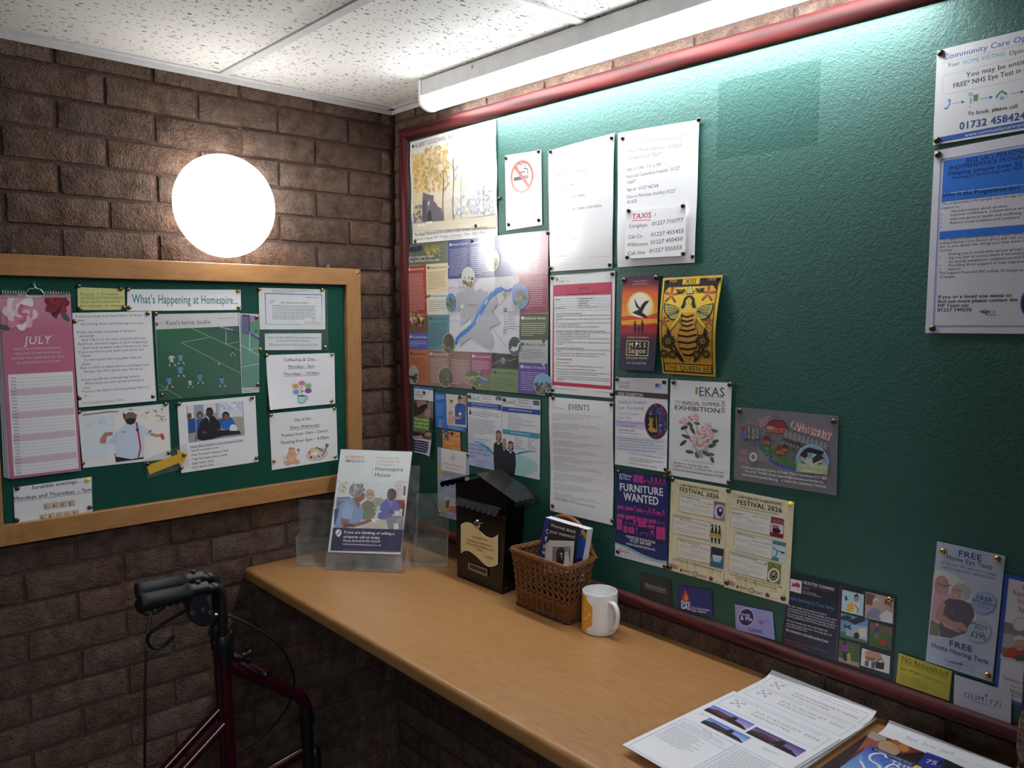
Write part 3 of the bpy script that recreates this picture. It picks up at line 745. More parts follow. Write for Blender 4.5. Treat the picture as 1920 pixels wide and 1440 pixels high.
# brake cables
b = MB(); b.tube([r3(402, 1153), r3(411, 1152), r3(419, 1150)], [.0045, .0052, .0036], 10); b.build('cable_adjuster', mat('nickel', (214, 208, 198), .25, .9), t)
b = MB(); b.tube([r3(x, y)+Vector((.03*math.sin(i*.5), 0, 0)) for i, (x, y) in enumerate(((418, 1150), (446, 1160), (480, 1178), (513, 1203), (534, 1238), (545, 1275), (544, 1310), (528, 1350), (497, 1390), (440, 1431), (425, 1450)))], .0031, 8, 6); b.build('brake_cable', M_BLACKM, t)
b = MB(); b.tube([r3(x, y)+Vector((dx, 0, 0)) for x, y, dx in ((305, 1130, -.05), (294, 1165, -.04), (285, 1200, -.03), (280, 1225, -.02), (275, 1290, -.01), (272, 1370, 0), (272, 1440, 0), (280, 1500, .0), (330, 1570, .0))], .0030, 8, 6); b.build('brake_cable', M_BLACKM, t)
# ------------------------------------------------------------------ printed sheets
class Plane:
    def __init__(s, o, u, v, n): s.o, s.u, s.v, s.n = Vector(o), Vector(u), Vector(v), Vector(n)
    def hit(s, px, py, off=0.0):
        d = CR*((px-960)/FPX)+CU*((720-py)/FPX)+CF; o = s.o+s.n*off
        p = CAM+d*((o-CAM).dot(s.n)/d.dot(s.n)); q = p-s.o
        return np.array((q.dot(s.u), q.dot(s.v)))
BOARD_A = Plane((FA, 0, 0), (0, 1, 0), (0, 0, 1), (1, 0, 0))
BOARD_B = Plane((0, FB, 0), (1, 0, 0), (0, 0, 1), (0, -1, 0))
def table_plane(h): return Plane((0, 0, TZ+h), (1, 0, 0), (0, 1, 0), (0, 0, 1))

_G = {}
_tc = bpy.data.curves.new('glyph_source', 'FONT'); _tc.fill_mode = 'FRONT' if hasattr(_tc, 'fill_mode') and False else _tc.fill_mode
_tc.dimensions = '2D'; _to = bpy.data.objects.new('glyph_source', _tc)
def _mesh(body, bold):
    _tc.body = body; _tc.resolution_u = 2
    m = _to.to_mesh()
    v = np.empty(len(m.vertices)*3); m.vertices.foreach_get('co', v); v = v.reshape(-1, 3)[:, :2].copy()
    f = [tuple(p.vertices) for p in m.polygons]
    e = {}
    for q in f:
        for i in range(len(q)):
            k = (min(q[i], q[(i+1) % len(q)]), max(q[i], q[(i+1) % len(q)])); e[k] = e.get(k, 0)+1
    bd = [k for k, c in e.items() if c == 1]
    _to.to_mesh_clear(); return v, f, bd
_xx = None
def glyph(c, bold, serif):
    global _xx
    k = (c, bold, serif)
    if k in _G: return _G[k]
    if _xx is None:
        v, _, _ = _mesh('||', 0); _xx = np.ptp(v[:, 0])
    v, _, _ = _mesh('|'+c+'|', 0); adv = np.ptp(v[:, 0])-_xx+bold*1.2
    v, f, bd = _mesh(c, bold) if c != ' ' else (np.zeros((0, 2)), [], [])
    v = v+np.array([bold*.6, 0]) if len(v) else v
    base = v
    if serif and len(v):
        adv += .05; v = v+np.array([.025, 0]); ex = []; hs = {}
        for a, b in bd:                                   # small slabs where a stem ends
            if abs(v[a, 1]-v[b, 1]) < .004: hs.setdefault(round(v[a, 1], 2), []).append((min(v[a, 0], v[b, 0]), max(v[a, 0], v[b, 0])))
        lo, hi = v[:, 1].min(), v[:, 1].max()
        for y, segs in hs.items():
            if min(abs(y-lo), abs(y-hi), abs(y)) > .03: continue
            for x0, x1 in segs:
                if .02 < x1-x0 < .17:
                    up = 1 if y < (lo+hi)/2 else -1
                    ex.append((x0-.05, x1+.05, y, y+up*.035))
        for x0, x1, y0, y1 in ex:
            n = len(v); v = np.vstack([v, [(x0, y0), (x1, y0), (x1, y1), (x0, y1)]]); f = f+[(n, n+1, n+2, n+3)]
    _G[k] = (v, f, adv); return _G[k]
def layout(s, bold=0, serif=False):
    V, F, x = [], [], 0.0; n = 0
    sh = [(0, 0)] if bold < .003 else [(-bold*.75, 0), (bold*.75, 0)] if bold < .009 else [(-bold*.8, -bold*.5), (bold*.8, bold*.5), (-bold*.8, bold*.5), (bold*.8, -bold*.5)]
    for i, c in enumerate(s):
        v, f, a = glyph(c, bold, serif)
        for j, d in enumerate(sh if len(v) else ()):
            V.append(np.column_stack([v+np.array([x+d[0], d[1]]), np.full(len(v), .2*(i % 2)+.4*j)])); F += [tuple(k+n for k in q) for q in f]; n += len(v)
        x += a
    return (np.vstack(V) if V else np.zeros((0, 3))), F, x
CAPH = np.ptp(_mesh('H', 0)[0][:, 1])

SHEETS = []
class Sheet:
    EPS = .00001
    def __init__(s, plane, crop, corners, name, label, cat, col='#e6e6ea', m=None, off=.0016, curl=None, group=None, thick=.0004, parent=None):
        s.pl, s.crop, s.name, s.label, s.cat, s.m, s.off, s.curl, s.group, s.parent = plane, crop, name, label, cat, m or M_PAPER, off, curl, group, parent
        s.cpx = corners; s.thick = thick
        s.q = np.array([s.w(*p) for p in corners])            # TL TR BR BL in plane coordinates
        A, B = [], []
        for (x, y), (u, v) in zip(corners, ((0, 0), (1, 0), (1, 1), (0, 1))):
            A += [[x, y, 1, 0, 0, 0, -u*x, -u*y], [0, 0, 0, x, y, 1, -v*x, -v*y]]; B += [u, v]
        s.H = np.append(np.linalg.solve(np.array(A, float), np.array(B, float)), 1).reshape(3, 3)
        s.V, s.F, s.C, s.n, s.k = [], [], [], 0, 1
        s.col = col
        q = s.q; n = 4
        vs = [(p[0], p[1], 0) for p in q]+[(p[0], p[1], -thick) for p in q]
        s._add(vs, [(3, 2, 1, 0), (4, 5, 6, 7), (0, 1, 5, 4), (1, 2, 6, 5), (2, 3, 7, 6), (3, 0, 4, 7)], lin(col))
        SHEETS.append(s)
    def w(s, x, y):
        return s.pl.hit(s.crop[0]+x/s.crop[2], s.crop[1]+y/s.crop[2], s.off+s.thick)
    def uv(s, x, y):
        p = s.H @ np.array([x, y, 1.0]); return p[0]/p[2], p[1]/p[2]
    def b(s, u, v):
        q = s.q; return q[0]*(1-u)*(1-v)+q[1]*u*(1-v)+q[2]*u*v+q[3]*(1-u)*v
    def pu(s, x, y): return s.b(*s.uv(x, y))
    def _add(s, vs, fs, col, cols=None):
        s.V += [tuple(p) for p in vs]; s.F += [tuple(i+s.n for i in f) for f in fs]
        if cols is None: s.C += [col]*len(fs)
        else: s.C += cols
        s.n += len(vs)
    def flat(s, pts, fs, col, up=True, cols=None):
        z = s.k*s.EPS; s._add([(p[0], p[1], z) for p in pts], fs, lin(col) if col is not None else None, cols)
        s.k += 1 if up else 0 if up is None else .2
        return s
    # shapes in crop pixels
    def PG(s, pts, col): return s.flat([s.pu(*p) for p in pts], [tuple(range(len(pts)))], col)
    def E(s, cx, cy, rx, ry, col, rot=0, n=24):
        c, d = math.cos(math.radians(rot)), math.sin(math.radians(rot)); P = []
        for k in range(n):
            a = 2*PI*k/n; x, y = rx*math.cos(a), ry*math.sin(a); P.append((cx+x*c-y*d, cy+x*d+y*c))
        return s.PG(P, col)
    def LN(s, pts, wd, col):
        P = [s.pu(*p) for p in pts]; wm = np.linalg.norm(s.w(pts[0][0]+1, pts[0][1])-s.w(*pts[0]))*wd/2
        L, R = [], []
        for i in range(len(P)):
            d = P[min(i+1, len(P)-1)]-P[max(i-1, 0)]; d = d/(np.linalg.norm(d)+1e-12); nn = np.array([-d[1], d[0]])*wm
            L.append(P[i]+nn); R.append(P[i]-nn)
        m = len(P); return s.flat(L+R, [(i, i+1, m+i+1, m+i) for i in range(m-1)], col)
    def SP(s, pts, wd, col, n=6):
        """smooth stroke through the points"""
        P = [np.array(p, float) for p in pts]; out = []
        for i in range(len(P)-1):
            p0, p1, p2, p3 = P[max(i-1, 0)], P[i], P[i+1], P[min(i+2, len(P)-1)]
            for k in range(n):
                t = k/n; out.append(tuple(.5*((2*p1)+(p2-p0)*t+(2*p0-5*p1+4*p2-p3)*t*t+(3*p1-p0-3*p2+p3)*t**3)))
        return s.LN(out+[pts[-1]], wd, col)
    def R(s, x0, y0, x1, y1, col):
        u0, v0 = s.uv(x0, y0); u1, v1 = s.uv(x1, y1); return s.U(u0, v0, u1, v1, col)
    def U(s, u0, v0, u1, v1, col): return s.flat([s.b(u0, v0), s.b(u1, v0), s.b(u1, v1), s.b(u0, v1)], [(0, 1, 2, 3)], col)
    def UO(s, u0, v0, u1, v1, wu, wv, col):
        s.U(u0, v0, u1, v0+wv, col); s.U(u0, v1-wv, u1, v1, col); s.U(u0, v0, u0+wu, v1, col); return s.U(u1-wu, v0, u1, v1, col)
    def UE(s, u, v, ru, rv, col, n=28): return s.flat([s.b(u+ru*math.cos(2*PI*k/n), v+rv*math.sin(2*PI*k/n)) for k in range(n)], [tuple(range(n))], col)
    def UP(s, pts, col): return s.flat([s.b(*p) for p in pts], [tuple(range(len(pts)))], col)
    def GR(s, u0, v0, u1, v1, stops, n=1):
        """vertical printed gradient: stops = [(t, colour), ...] from top to bottom"""
        for (t0, c0), (t1, c1) in zip(stops[:-1], stops[1:]):
            a, b_ = v0+(v1-v0)*t0, v0+(v1-v0)*t1
            s.flat([s.b(u0, a), s.b(u1, a), s.b(u1, b_), s.b(u0, b_)], [(0, 1, 2, 3)], None, None, [[lin(c0), lin(c0), lin(c1), lin(c1)]])
        s.k += 1; return s
    def BL(s, u0, v0, u1, v1, n, pal, size, seed=1, asp=1.0):
        """scatter of small printed blobs inside a rectangle"""
        r = random.Random(seed); s.k += 1
        for i in range(n):
            rr = min(size*r.uniform(.4, 1), (u1-u0)*.4/asp, (v1-v0)*.4); cu, cv = r.uniform(u0+rr*1.2*asp, u1-rr*1.2*asp) if u1-u0 > 2.4*rr*asp else (u0+u1)/2, r.uniform(v0+rr*1.2, v1-rr*1.2) if v1-v0 > 2.4*rr else (v0+v1)/2; a0 = r.uniform(0, 6); P = []
            m = r.randint(5, 7)
            for k in range(m):
                a = a0+2*PI*k/m; q = rr*r.uniform(.6, 1.2)
                P.append(s.b(cu+q*math.cos(a)*asp, cv+q*math.sin(a)))
            s.flat(P, [tuple(range(m))], r.choice(pal), False)
        s.k += 1; return s
    # text
    def T(s, text, x0, y0, x1, y1, h=None, col='#26262a', bold=0, serif=False, it=0, al='l'):
        return s.P([text], x0, y0, x1, y1, 0, 0, h, col, bold, serif, it, al)
    def P(s, lines, x0, y0, x1, y1, lx, ly, h=None, col='#26262a', bold=0, serif=False, it=0, al='l'):
        lay = [layout(t, bold, serif) for t in lines]; wmax = max(l[2] for l in lay)
        p0, p1 = s.w(x0, y0), s.w(x1, y1); d = p1-p0; Lw = np.linalg.norm(d); d = d/Lw; up = np.array([-d[1], d[0]])
        if up @ (s.q[0]-s.q[3]) < 0: up = -up
        sx = Lw/wmax; sy = sx if h is None else np.linalg.norm(s.w(x0, y0-h)-p0)/CAPH
        z = (s.k+1)*s.EPS; c = lin(col)
        for i, (v, f, wd) in enumerate(lay):
            if not len(v): continue
            o = s.w(x0+lx*i, y0+ly*i)+d*sx*({'l': 0, 'c': .5, 'r': 1}[al]*(wmax-wd))
            q = o+np.outer(v[:, 0]*sx+v[:, 1]*sy*it, d)+np.outer(v[:, 1]*sy, up)
            s._add([(a, b_, z+e*s.EPS) for (a, b_), e in zip(q, v[:, 2])], f, c)
        return s
    def UT(s, text, u, v, wd, col='#26262a', bold=0, serif=False, it=0, h=None, al='l', rot=0):
        """text from its baseline start (u, v); wd = width as a share of the sheet's width"""
        v_, f, L = layout(text, bold, serif); p0 = s.b(u, v); ex = s.b(u+.01, v)-p0; ex = ex/np.linalg.norm(ex)
        if rot: c, d = math.cos(rot), math.sin(rot); ex = np.array([ex[0]*c-ex[1]*d, ex[0]*d+ex[1]*c])
        up = np.array([-ex[1], ex[0]]); up = up if (up @ (s.q[0]-s.q[3]) > 0 or rot) else -up
        W_ = np.linalg.norm(s.q[1]-s.q[0])*wd; sx = W_/L; sy = sx if h is None else np.linalg.norm(s.q[3]-s.q[0])*h/CAPH
        if al == 'c': p0 = p0-ex*W_/2
        if al == 'r': p0 = p0-ex*W_
        q = p0+np.outer(v_[:, 0]*sx+v_[:, 1]*sy*it, ex)+np.outer(v_[:, 1]*sy, up); z = (s.k+1)*s.EPS
        s._add([(a, b_, z+e*s.EPS) for (a, b_), e in zip(q, v_[:, 2])], f, lin(col)); return s
    def G(s, u0, v0, u1, v1, n, col='#55555a', fill=.42, seed=3, last=.6, rag=.15):
        """fine print too small to read: word-length strokes on n lines"""
        r = random.Random(seed); dv = (v1-v0)/n; fill = fill*.68
        for i in range(n):
            x = u0; end = u1-(u1-u0)*r.uniform(0, rag) if i < n-1 else u0+(u1-u0)*last
            v = v0+dv*(i+.3)
            while x < end:
                w_ = (u1-u0)*r.uniform(.03, .11); e = min(x+w_, end)
                s.flat([s.b(x, v), s.b(e, v), s.b(e, v+dv*fill), s.b(x, v+dv*fill)], [(0, 1, 2, 3)], col, None); x = e+(u1-u0)*.014
        return s
    def build(s):
        me = bpy.data.meshes.new(s.name); q = s.q; inv = np.linalg.inv(np.array([q[1]-q[0], q[3]-q[0]]).T)
        V = np.array(s.V)
        me.from_pydata([tuple(p) for p in V], [], s.F); me.update()
        at_ = me.color_attributes.new('ink', 'FLOAT_COLOR', 'CORNER'); cols = []
        for f, c in zip(s.F, s.C):
            if isinstance(c, list):
                for k in c: cols += [*k, 1]
            else: cols += [*c, 1]*len(f)
        at_.data.foreach_set('color', cols)
        if s.curl:
            bm = bmesh.new(); bm.from_mesh(me); U_, V_ = q[1]-q[0], q[3]-q[0]
            for (du, dv), g, n in s.curl:
                # t = t0 + du*u + dv*v runs 0..1 over the sheet; straight cuts across t keep every printed layer on the same facets
                nv = inv.T @ np.array([du, dv], float); t0 = max(0, -du)+max(0, -dv); L = abs(du)+abs(dv)
                for k in range(1, n):
                    c = (k/n*L-t0); m2 = nv @ nv; co = q[0]+nv*c/m2
                    bmesh.ops.bisect_plane(bm, geom=list(bm.verts)+list(bm.edges)+list(bm.faces), dist=1e-7, plane_co=(*co, 0), plane_no=(*nv, 0))
            for v in bm.verts:
                u_, v_ = inv @ (np.array(v.co[:2])-q[0]); dz = 0
                for (du, dv), g, n in s.curl:
                    t = (max(0, -du)+max(0, -dv)+du*u_+dv*v_)/(abs(du)+abs(dv))*n; i = min(max(int(t), 0), n-1); f = t-i
                    dz += g(i/n)*(1-f)+g((i+1)/n)*f
                v.co.z += dz
            bm.to_mesh(me); bm.free()
        V = np.empty(len(me.vertices)*3); me.vertices.foreach_get('co', V); V = V.reshape(-1, 3)
        pl = s.pl; P = np.array(pl.o)+np.outer(V[:, 0], pl.u)+np.outer(V[:, 1], pl.v)+np.outer(V[:, 2]+s.off+s.thick, pl.n)
        c = q.mean(0); org = np.array(pl.o)+c[0]*np.array(pl.u)+c[1]*np.array(pl.v)+s.off*np.array(pl.n)
        if s.parent is not None: org = np.array(s.parent.location)
        me.vertices.foreach_set('co', (P-org).ravel()); me.update()
        bm = bmesh.new(); bm.from_mesh(me)
        N = Vector(pl.n)
        for f in bm.faces:
            f.normal_update()
        bm.to_mesh(me); bm.free()
        me.materials.append(s.m)
        o = bpy.data.objects.new(s.name, me); S.collection.objects.link(o)
        if s.parent is not None: o.parent = s.parent
        else:
            o.location = org; tag(o, s.label, s.cat, s.group)
            if s.parent is None and s.label is None: del o['label']
        s.obj = o; return o
A5C, GB, GA = None, 'sheets pinned to the large green noticeboard', 'sheets pinned to the small green noticeboard'
def corner_lift(amt, where):
    d = {'br': (1, 1), 'bl': (-1, 1), 'bottom': (0, 1), 'right': (1, 0)}[where]; t0 = {'br': .62, 'bl': .62, 'bottom': .5, 'right': .5}[where]
    return [(d, lambda t: amt*max(0, (t-t0)/(1-t0))**1.8, 12)]
def bend(axis, f, n=14): return [({'u': (1, 0), 'v': (0, 1)}[axis], f, n)]
def waves(a, n, ph=0): return bend('v', lambda t: a*(.5+.5*math.sin(t*n*2*PI+ph)), 12)
# ------------------------------------------------------------------ small noticeboard
c1 = (0, 500, 2.8235); c2 = (270, 520, 3.788)
GRNT = '#1d6a55'
PAP = '#e9e9ee'
# calendar: pages hang from a wire spiral; thing built as sheets under one Empty
p = BOARD_A.hit(60, 540, .003)
cal = thing('calendar', 'pink July wall calendar with peony print hanging on the small noticeboard', 'calendar', (FA+.004, p[0], p[1]), None)
for k, (dx, dy) in enumerate(((-34, -6), (-22, -3), (-11, -1))):
    s = Sheet(BOARD_A, c1, [(8+dx, 152), (370+dx, 152), (426+dx, 1080+dy), (54+dx, 1122+dy)], 'page', None, None, ('#b9b0c4', '#c2bacb', '#cfc8d4')[k], M_SATIN, .002+k*.002, parent=cal)
s = Sheet(BOARD_A, c1, [(-2, 150), (372, 150), (430, 1080), (58, 1125)], 'top_page', None, None, '#c4708e', M_SATIN, .0085, parent=cal)
# white day panel with rounded corners and ruled lines
s.GR(0, 0, 1, .18, [(0, '#d79bb0'), (1, '#c4708e')])
s.U(.045, .428, .965, .985, '#efeef2'); 
for k in range(30):
    v = .442+k*.0180
    if k in (4, 5, 11, 12, 18, 19, 25, 26): s.U(.06, v-.004, .945, v+.0135, '#e2c3d2')
for k in range(31):
    v = .440+k*.0180
    s.U(.07, v+.0134, .95, v+.0146, '#a9a7b4'); s.G(.075, v+.002, .15, v+.013, 1, '#77748a', .5, k, 1)
s.T('JULY', 128, 412, 270, 405, 42, '#f6eef2', .012, True, .18)
for i, tx in enumerate(('SURROUND YOURSELF WITH PEOPLE', 'WHO LOVE YOU FOR WHO YOU ARE,', 'FOR THEY WILL NEVER HOLD YOU BACK', 'BUT ENCOURAGE YOU TO GO FAR')):
    x = ((74, 326), (80, 326), (62, 340), (90, 320))[i]; s.T(tx, x[0], 442+25*i, x[1], 434+23*i, 11, '#f3dfe7', .004, True)
# flowers
def petals(s, cx, cy, r, cols, n, seed, sq=1.0):
    rr = random.Random(seed)
    for ring_ in range(4):
        q = r*(1-.24*ring_)
        for k in range(n):
            a = 2*PI*(k+ring_*.5)/n+rr.uniform(-.15, .15)
            s.E(cx+q*.55*math.cos(a), cy+q*.55*math.sin(a)*sq, q*.50, q*.34*sq, cols[(k+ring_) % len(cols)], math.degrees(a), 12)
    s.E(cx, cy, r*.20, r*.16, cols[-1])
for cx, cy, a in ((285, 245, 60), (345, 262, 50), (20, 318, 20)): s.E(cx, cy, 32, 13, '#4c5a52', a)
petals(s, 300, 195, 66, ['#7d1830', '#9c2a45', '#5d1024', '#8a2039'], 7, 4)
petals(s, 105, 240, 92, ['#f1dfe4', '#e7b3c4', '#f6ecee', '#da91a9', '#f0ccd7'], 8, 2)
petals(s, 120, 250, 52, ['#d98aa6', '#eecbd6', '#c66a8b'], 7, 6)
s.R(-2, 150, 372, 163, '#caa9b6')
for rng_ in (range(0, 9), range(16, 26)):
  b = MB()
  for k in rng_:
    px, py = 4+k*5.0, 549+.12*k; p = BOARD_A.hit(px, py, .009); c = Vector((FA+.009, p[0], p[1]))
    b.tube([c+Vector((.005*math.cos(a), .0004*a, .007*math.sin(a))) for a in np.linspace(0, 2*PI, 12)], .0006, 5)
  b.build('wire_spiral', mat('white_wire', (225, 222, 226), .3, .6), cal)
def A3(px, py, o=.01): p = BOARD_A.hit(px, py, o); return Vector((FA+o, p[0], p[1]))
b = MB(); b.tube([A3(48, 553), A3(50, 547), A3(56, 541), A3(63, 541), A3(66, 538), A3(64, 533), A3(66, 538), A3(69, 541), A3(76, 543), A3(81, 549), A3(82, 553), A3(78, 557), A3(66, 559), A3(56, 558), A3(48, 553)], .0011, 6, 3); b.build('wire_hanger', MATS['white_wire'], cal)
b = MB(); b.tube([A3(64, 534, .002), A3(64, 533, .012), A3(64.5, 527, .013), A3(66, 529, .012)], .0010, 6, 3); b.cyl(A3(64, 533, 0), A3(64, 533, .004), .003, 10)
tag(b.build('hook', M_CHROME, origin=A3(64, 533, .0)), 'small metal cup hook the pink July calendar hangs on', 'hook')

s = Sheet(BOARD_A, c1, [(410, 108), (660, 118), (662, 228), (412, 230)], 'note', 'yellow handwritten note about poetry and creative writing pinned beside the heading banner', 'note', '#d6d68c', group=GA)
for i, tx in enumerate(('Poetry + Creative', 'writing at Homespire', 'See noticeboard', 'for details of classes')):
    x = ((424, 628), (426, 655), (424, 635), (424, 655))[i]; s.T(tx, x[0], 151+21*i, x[1], 151+20*i, 13, '#4d5a3a', 0, False, .15)
    s.R(414, 157+21*i, 660, 158+21*i, '#b9bb84')

s = Sheet(BOARD_A, c2, [(-118, 85), (686, 88), (690, 231), (-121, 240)], 'banner', "white banner strip with teal heading What's Happening at Homespire", 'banner', '#eceef2', group=GA)
s.T("What's Happening at Homespire...", -84, 184, 668, 190, 62, '#3b8580', .016)

s = Sheet(BOARD_A, c1, [(382, 245), (802, 236), (826, 710), (416, 745)], 'notice', 'white poem sheet If you can keep your head in serif type', 'notice', PAP, group=GA, curl=corner_lift(.003, 'bottom'))
poem = [(400, 270, 752, 262, 'If you can keep your head when all about'), (414, 291, 446, 290, 'you'), (426, 310, 774, 303, 'Are losing theirs and blaming it on you...'),
 (408, 354, 718, 344, 'If you can make one heap of all your'), (420, 374, 500, 371, 'winnings'), (432, 394, 776, 383, 'And risk it on one turn of pitch-and-toss,'), (412, 416, 784, 402, 'And lose, and start again at your beginnings'), (436, 437, 788, 422, 'And never breathe a word about your loss;'), (416, 459, 762, 443, 'If you can force your heart and nerve and'), (428, 478, 480, 476, 'sinew'),
 (442, 500, 752, 484, 'To serve your turn long after they are'), (434, 522, 482, 519, 'gone,'), (424, 543, 794, 523, 'And so hold on when there is nothing in you'), (446, 562, 772, 545, "Except the Will which says 'Hold on'..."),
 (430, 606, 740, 584, 'If you can fill the unforgiving minute'), (450, 625, 762, 604, "With sixty seconds' worth of distance"), (442, 647, 480, 644, 'run,'), (432, 668, 786, 641, "Yours is the Earth and everything that's in"), (444, 690, 478, 687, 'it...')]
for x0, y0, x1, y1, tx in poem: s.T(tx, x0, y0, x1, y1, 13, '#2b2b33', .006, True)
s.T("'If' by Rudyard Kipling (1910).", 438, 728, 655, 709, 10.5, '#55555e', 0, True)

# newspaper football clipping in two pieces
s = Sheet(BOARD_A, c2, [(75, 262), (680, 250), (694, 826), (106, 876)], 'newspaper_clipping', 'large newspaper clipping with football photograph headed heroic double', 'clipping', '#d9dadb', M_GLOSS, .0016, group=GA)
s.flat([s.pu(*p) for p in ((84, 372), (680, 346), (694, 826), (106, 876))], [(0, 1, 2, 3)], None, True, [[lin('#1e6a49'), lin('#1c5a44'), lin('#3d6a58'), lin('#1f5c47')]])
s.T("Kane's heroic double", 155, 338, 474, 330, 30, '#33343a', .006, True); s.R(82, 322, 100, 346, '#8a3040'); s.T('World Cup', 106, 328, 142, 327, 8, '#444450', .01); s.LN([(150, 352), (482, 342)], 2, '#a9aab0'); s.T('Bernardo Silva', 525, 295, 645, 292, 8, '#55555c', .006)
LC_ = '#9fb9aa'
for a, c in (((335, 362), (690, 526)), ((262, 466), (686, 682)), ((262, 466), (460, 428)), ((106, 762), (272, 860)), ((108, 800), (170, 800))): s.LN([a, c], 4, LC_)
s.LN([(583, 475), (583, 372), (668, 404)], 5, '#c5cdcb'); s.LN([(583, 478), (672, 460)], 3, '#a8b9b0')
s.PG([(524, 358), (600, 350), (672, 395), (672, 408)], '#32356a'); s.T('HYUNDAI', 540, 360, 632, 380, 13, '#d8d8e8', .012)
def footballer(s, x, y, h, shirt, short, lean=0):
    s.LN([(x-2, y-h*.42), (x-h*.16, y-h*.18), (x-h*.14, y)], h*.09, '#7b5a4a'); s.LN([(x+2, y-h*.42), (x+h*.2, y-h*.22), (x+h*.32, y-h*.03)], h*.09, '#8a6a58')
    s.LN([(x-h*.14, y-h*.16), (x-h*.14, y)], h*.09, '#dfe3e6'); s.LN([(x+h*.25, y-h*.14), (x+h*.34, y-h*.02)], h*.09, '#dfe3e6')
    s.PG([(x-h*.12, y-h*.5), (x+h*.14, y-h*.5), (x+h*.16, y-h*.32), (x-h*.12, y-h*.32)], short)
    s.LN([(x-h*.12, y-h*.78), (x-h*.24, y-h*.55)], h*.08, shirt); s.LN([(x+h*.12, y-h*.78), (x+h*.25, y-h*.62)], h*.08, shirt)
    s.PG([(x-h*.13, y-h*.82), (x+h*.13, y-h*.82), (x+h*.12, y-h*.46), (x-h*.11, y-h*.46)], shirt); s.E(x+lean, y-h*.91, h*.075, h*.095, '#4a3328')
for x, y, h, c_ in ((195, 634, 92, 'w'), (258, 620, 82, 'b'), (258, 710, 88, 'b'), (178, 786, 84, 'b'), (326, 786, 62, 'w'), (395, 758, 80, 'b'), (552, 778, 76, 'b'), (628, 560, 60, 'd')):
    footballer(s, x, y, h, {'w': '#cfd3cb', 'b': '#5f9cc4', 'd': '#3b4440'}[c_], {'w': '#cdd2ca', 'b': '#6aa6cc', 'd': '#b88a8a'}[c_])
s.E(531, 618, 6, 5, '#e8eae8')
s = Sheet(BOARD_A, c2, [(672, 255), (818, 262), (819, 816), (694, 825)], 'newspaper_clipping', 'narrow folded newspaper strip with purple text box beside the football clipping', 'clipping', '#cfd0d0', M_GLOSS, .0030, group=GA)
s.PG([(684, 330), (818, 370), (819, 786), (696, 790)], '#5f9481'); s.PG([(684, 268), (818, 274), (819, 420), (684, 330)], '#8a8a99'); s.PG([(745, 330), (818, 320), (819, 410), (745, 380)], '#4f9070'); s.PG([(755, 395), (819, 435), (819, 470), (755, 425)], '#4c4f86')
s.PG([(697, 264), (752, 268), (755, 420), (700, 418)], '#3a3470'); s.G(.18, .04, .50, .25, 12, '#a9a3cc', .4, 5)
s.LN([(690, 500), (818, 575)], 4, '#c7d6cf'); s.LN([(692, 656), (818, 630)], 4, '#b9cbc2'); s.LN([(752, 540), (752, 400), (818, 440)], 5, '#d7dddd'); s.LN([(752, 535), (818, 520)], 3, '#c0ccc8'); s.E(796, 398, 9, 14, '#3b4a44')
s.G(.04, .95, .96, .995, 2, '#77777c', .4, 8)

# man in football shirt
s = Sheet(BOARD_A, c1, [(412, 770), (893, 724), (906, 1016), (440, 1066)], 'photo_print', 'colour print of a bearded man in a white football shirt with arms spread', 'photo', PAP, group=GA)
s.PG([(434, 784), (880, 742), (892, 1004), (448, 1046)], '#f0ece8'); s.PG([(436, 800), (600, 790), (610, 900), (560, 1020), (446, 1034)], '#dfe8f2')
s.BL(.06, .10, .40, .30, 14, ['#c9d8ea', '#e9e6e2', '#dfe4ec'], .05, 3, .7); s.BL(.60, .05, .95, .25, 26, ['#e5d8c9', '#b89a86', '#f0e6da'], .03, 5, .7)
s.LN([(436, 786), (500, 778), (560, 770), (620, 768)], 8, '#8a7f78'); s.BL(.85, .2, .97, .34, 12, ['#a8604f', '#cba38b', '#7d4a40'], .02, 9, .7)
s.PG([(600, 990), (752, 985), (756, 1018), (608, 1036)], '#1d1f26')
s.PG([(668, 828), (716, 818), (752, 850), (762, 900), (757, 1008), (690, 1020), (606, 1006), (602, 940), (612, 878)], '#cfdcf0')
s.PG([(752, 846), (800, 878), (784, 902), (746, 890)], '#d4def0'); s.PG([(612, 872), (590, 900), (566, 936), (612, 944)], '#c7d5ea')
s.LN([(792, 888), (830, 898), (858, 892)], 16, '#bf8f7c'); s.E(858, 902, 10, 18, '#c04f4a', -20); s.LN([(782, 872), (800, 868), (780, 884)], 5, '#2c2c34')
s.PG([(524, 918), (548, 880), (592, 876), (590, 894), (560, 900), (556, 938), (528, 938)], '#b98573')
s.LN([(716, 826), (730, 900), (738, 960), (726, 1018)], 9, '#b13441'); s.E(722, 866, 8, 11, '#39425e'); s.LN([(636, 878), (660, 876)], 4, '#42598c')
s.E(684, 796, 33, 42, '#8d6a59'); s.PG([(656, 806), (664, 832), (686, 840), (708, 830), (714, 802), (700, 806), (684, 800), (668, 808)], '#241d1c'); s.PG([(648, 776), (664, 758), (690, 760), (712, 762), (714, 784), (700, 772), (676, 770), (656, 784)], '#efeff2'); s.PG([(644, 784), (652, 770), (656, 800), (650, 812)], '#2b2322')
for x in (672, 698): s.E(x, 786, 11, 8, '#23232a'); s.E(x, 786, 8, 5.5, '#8c7368')

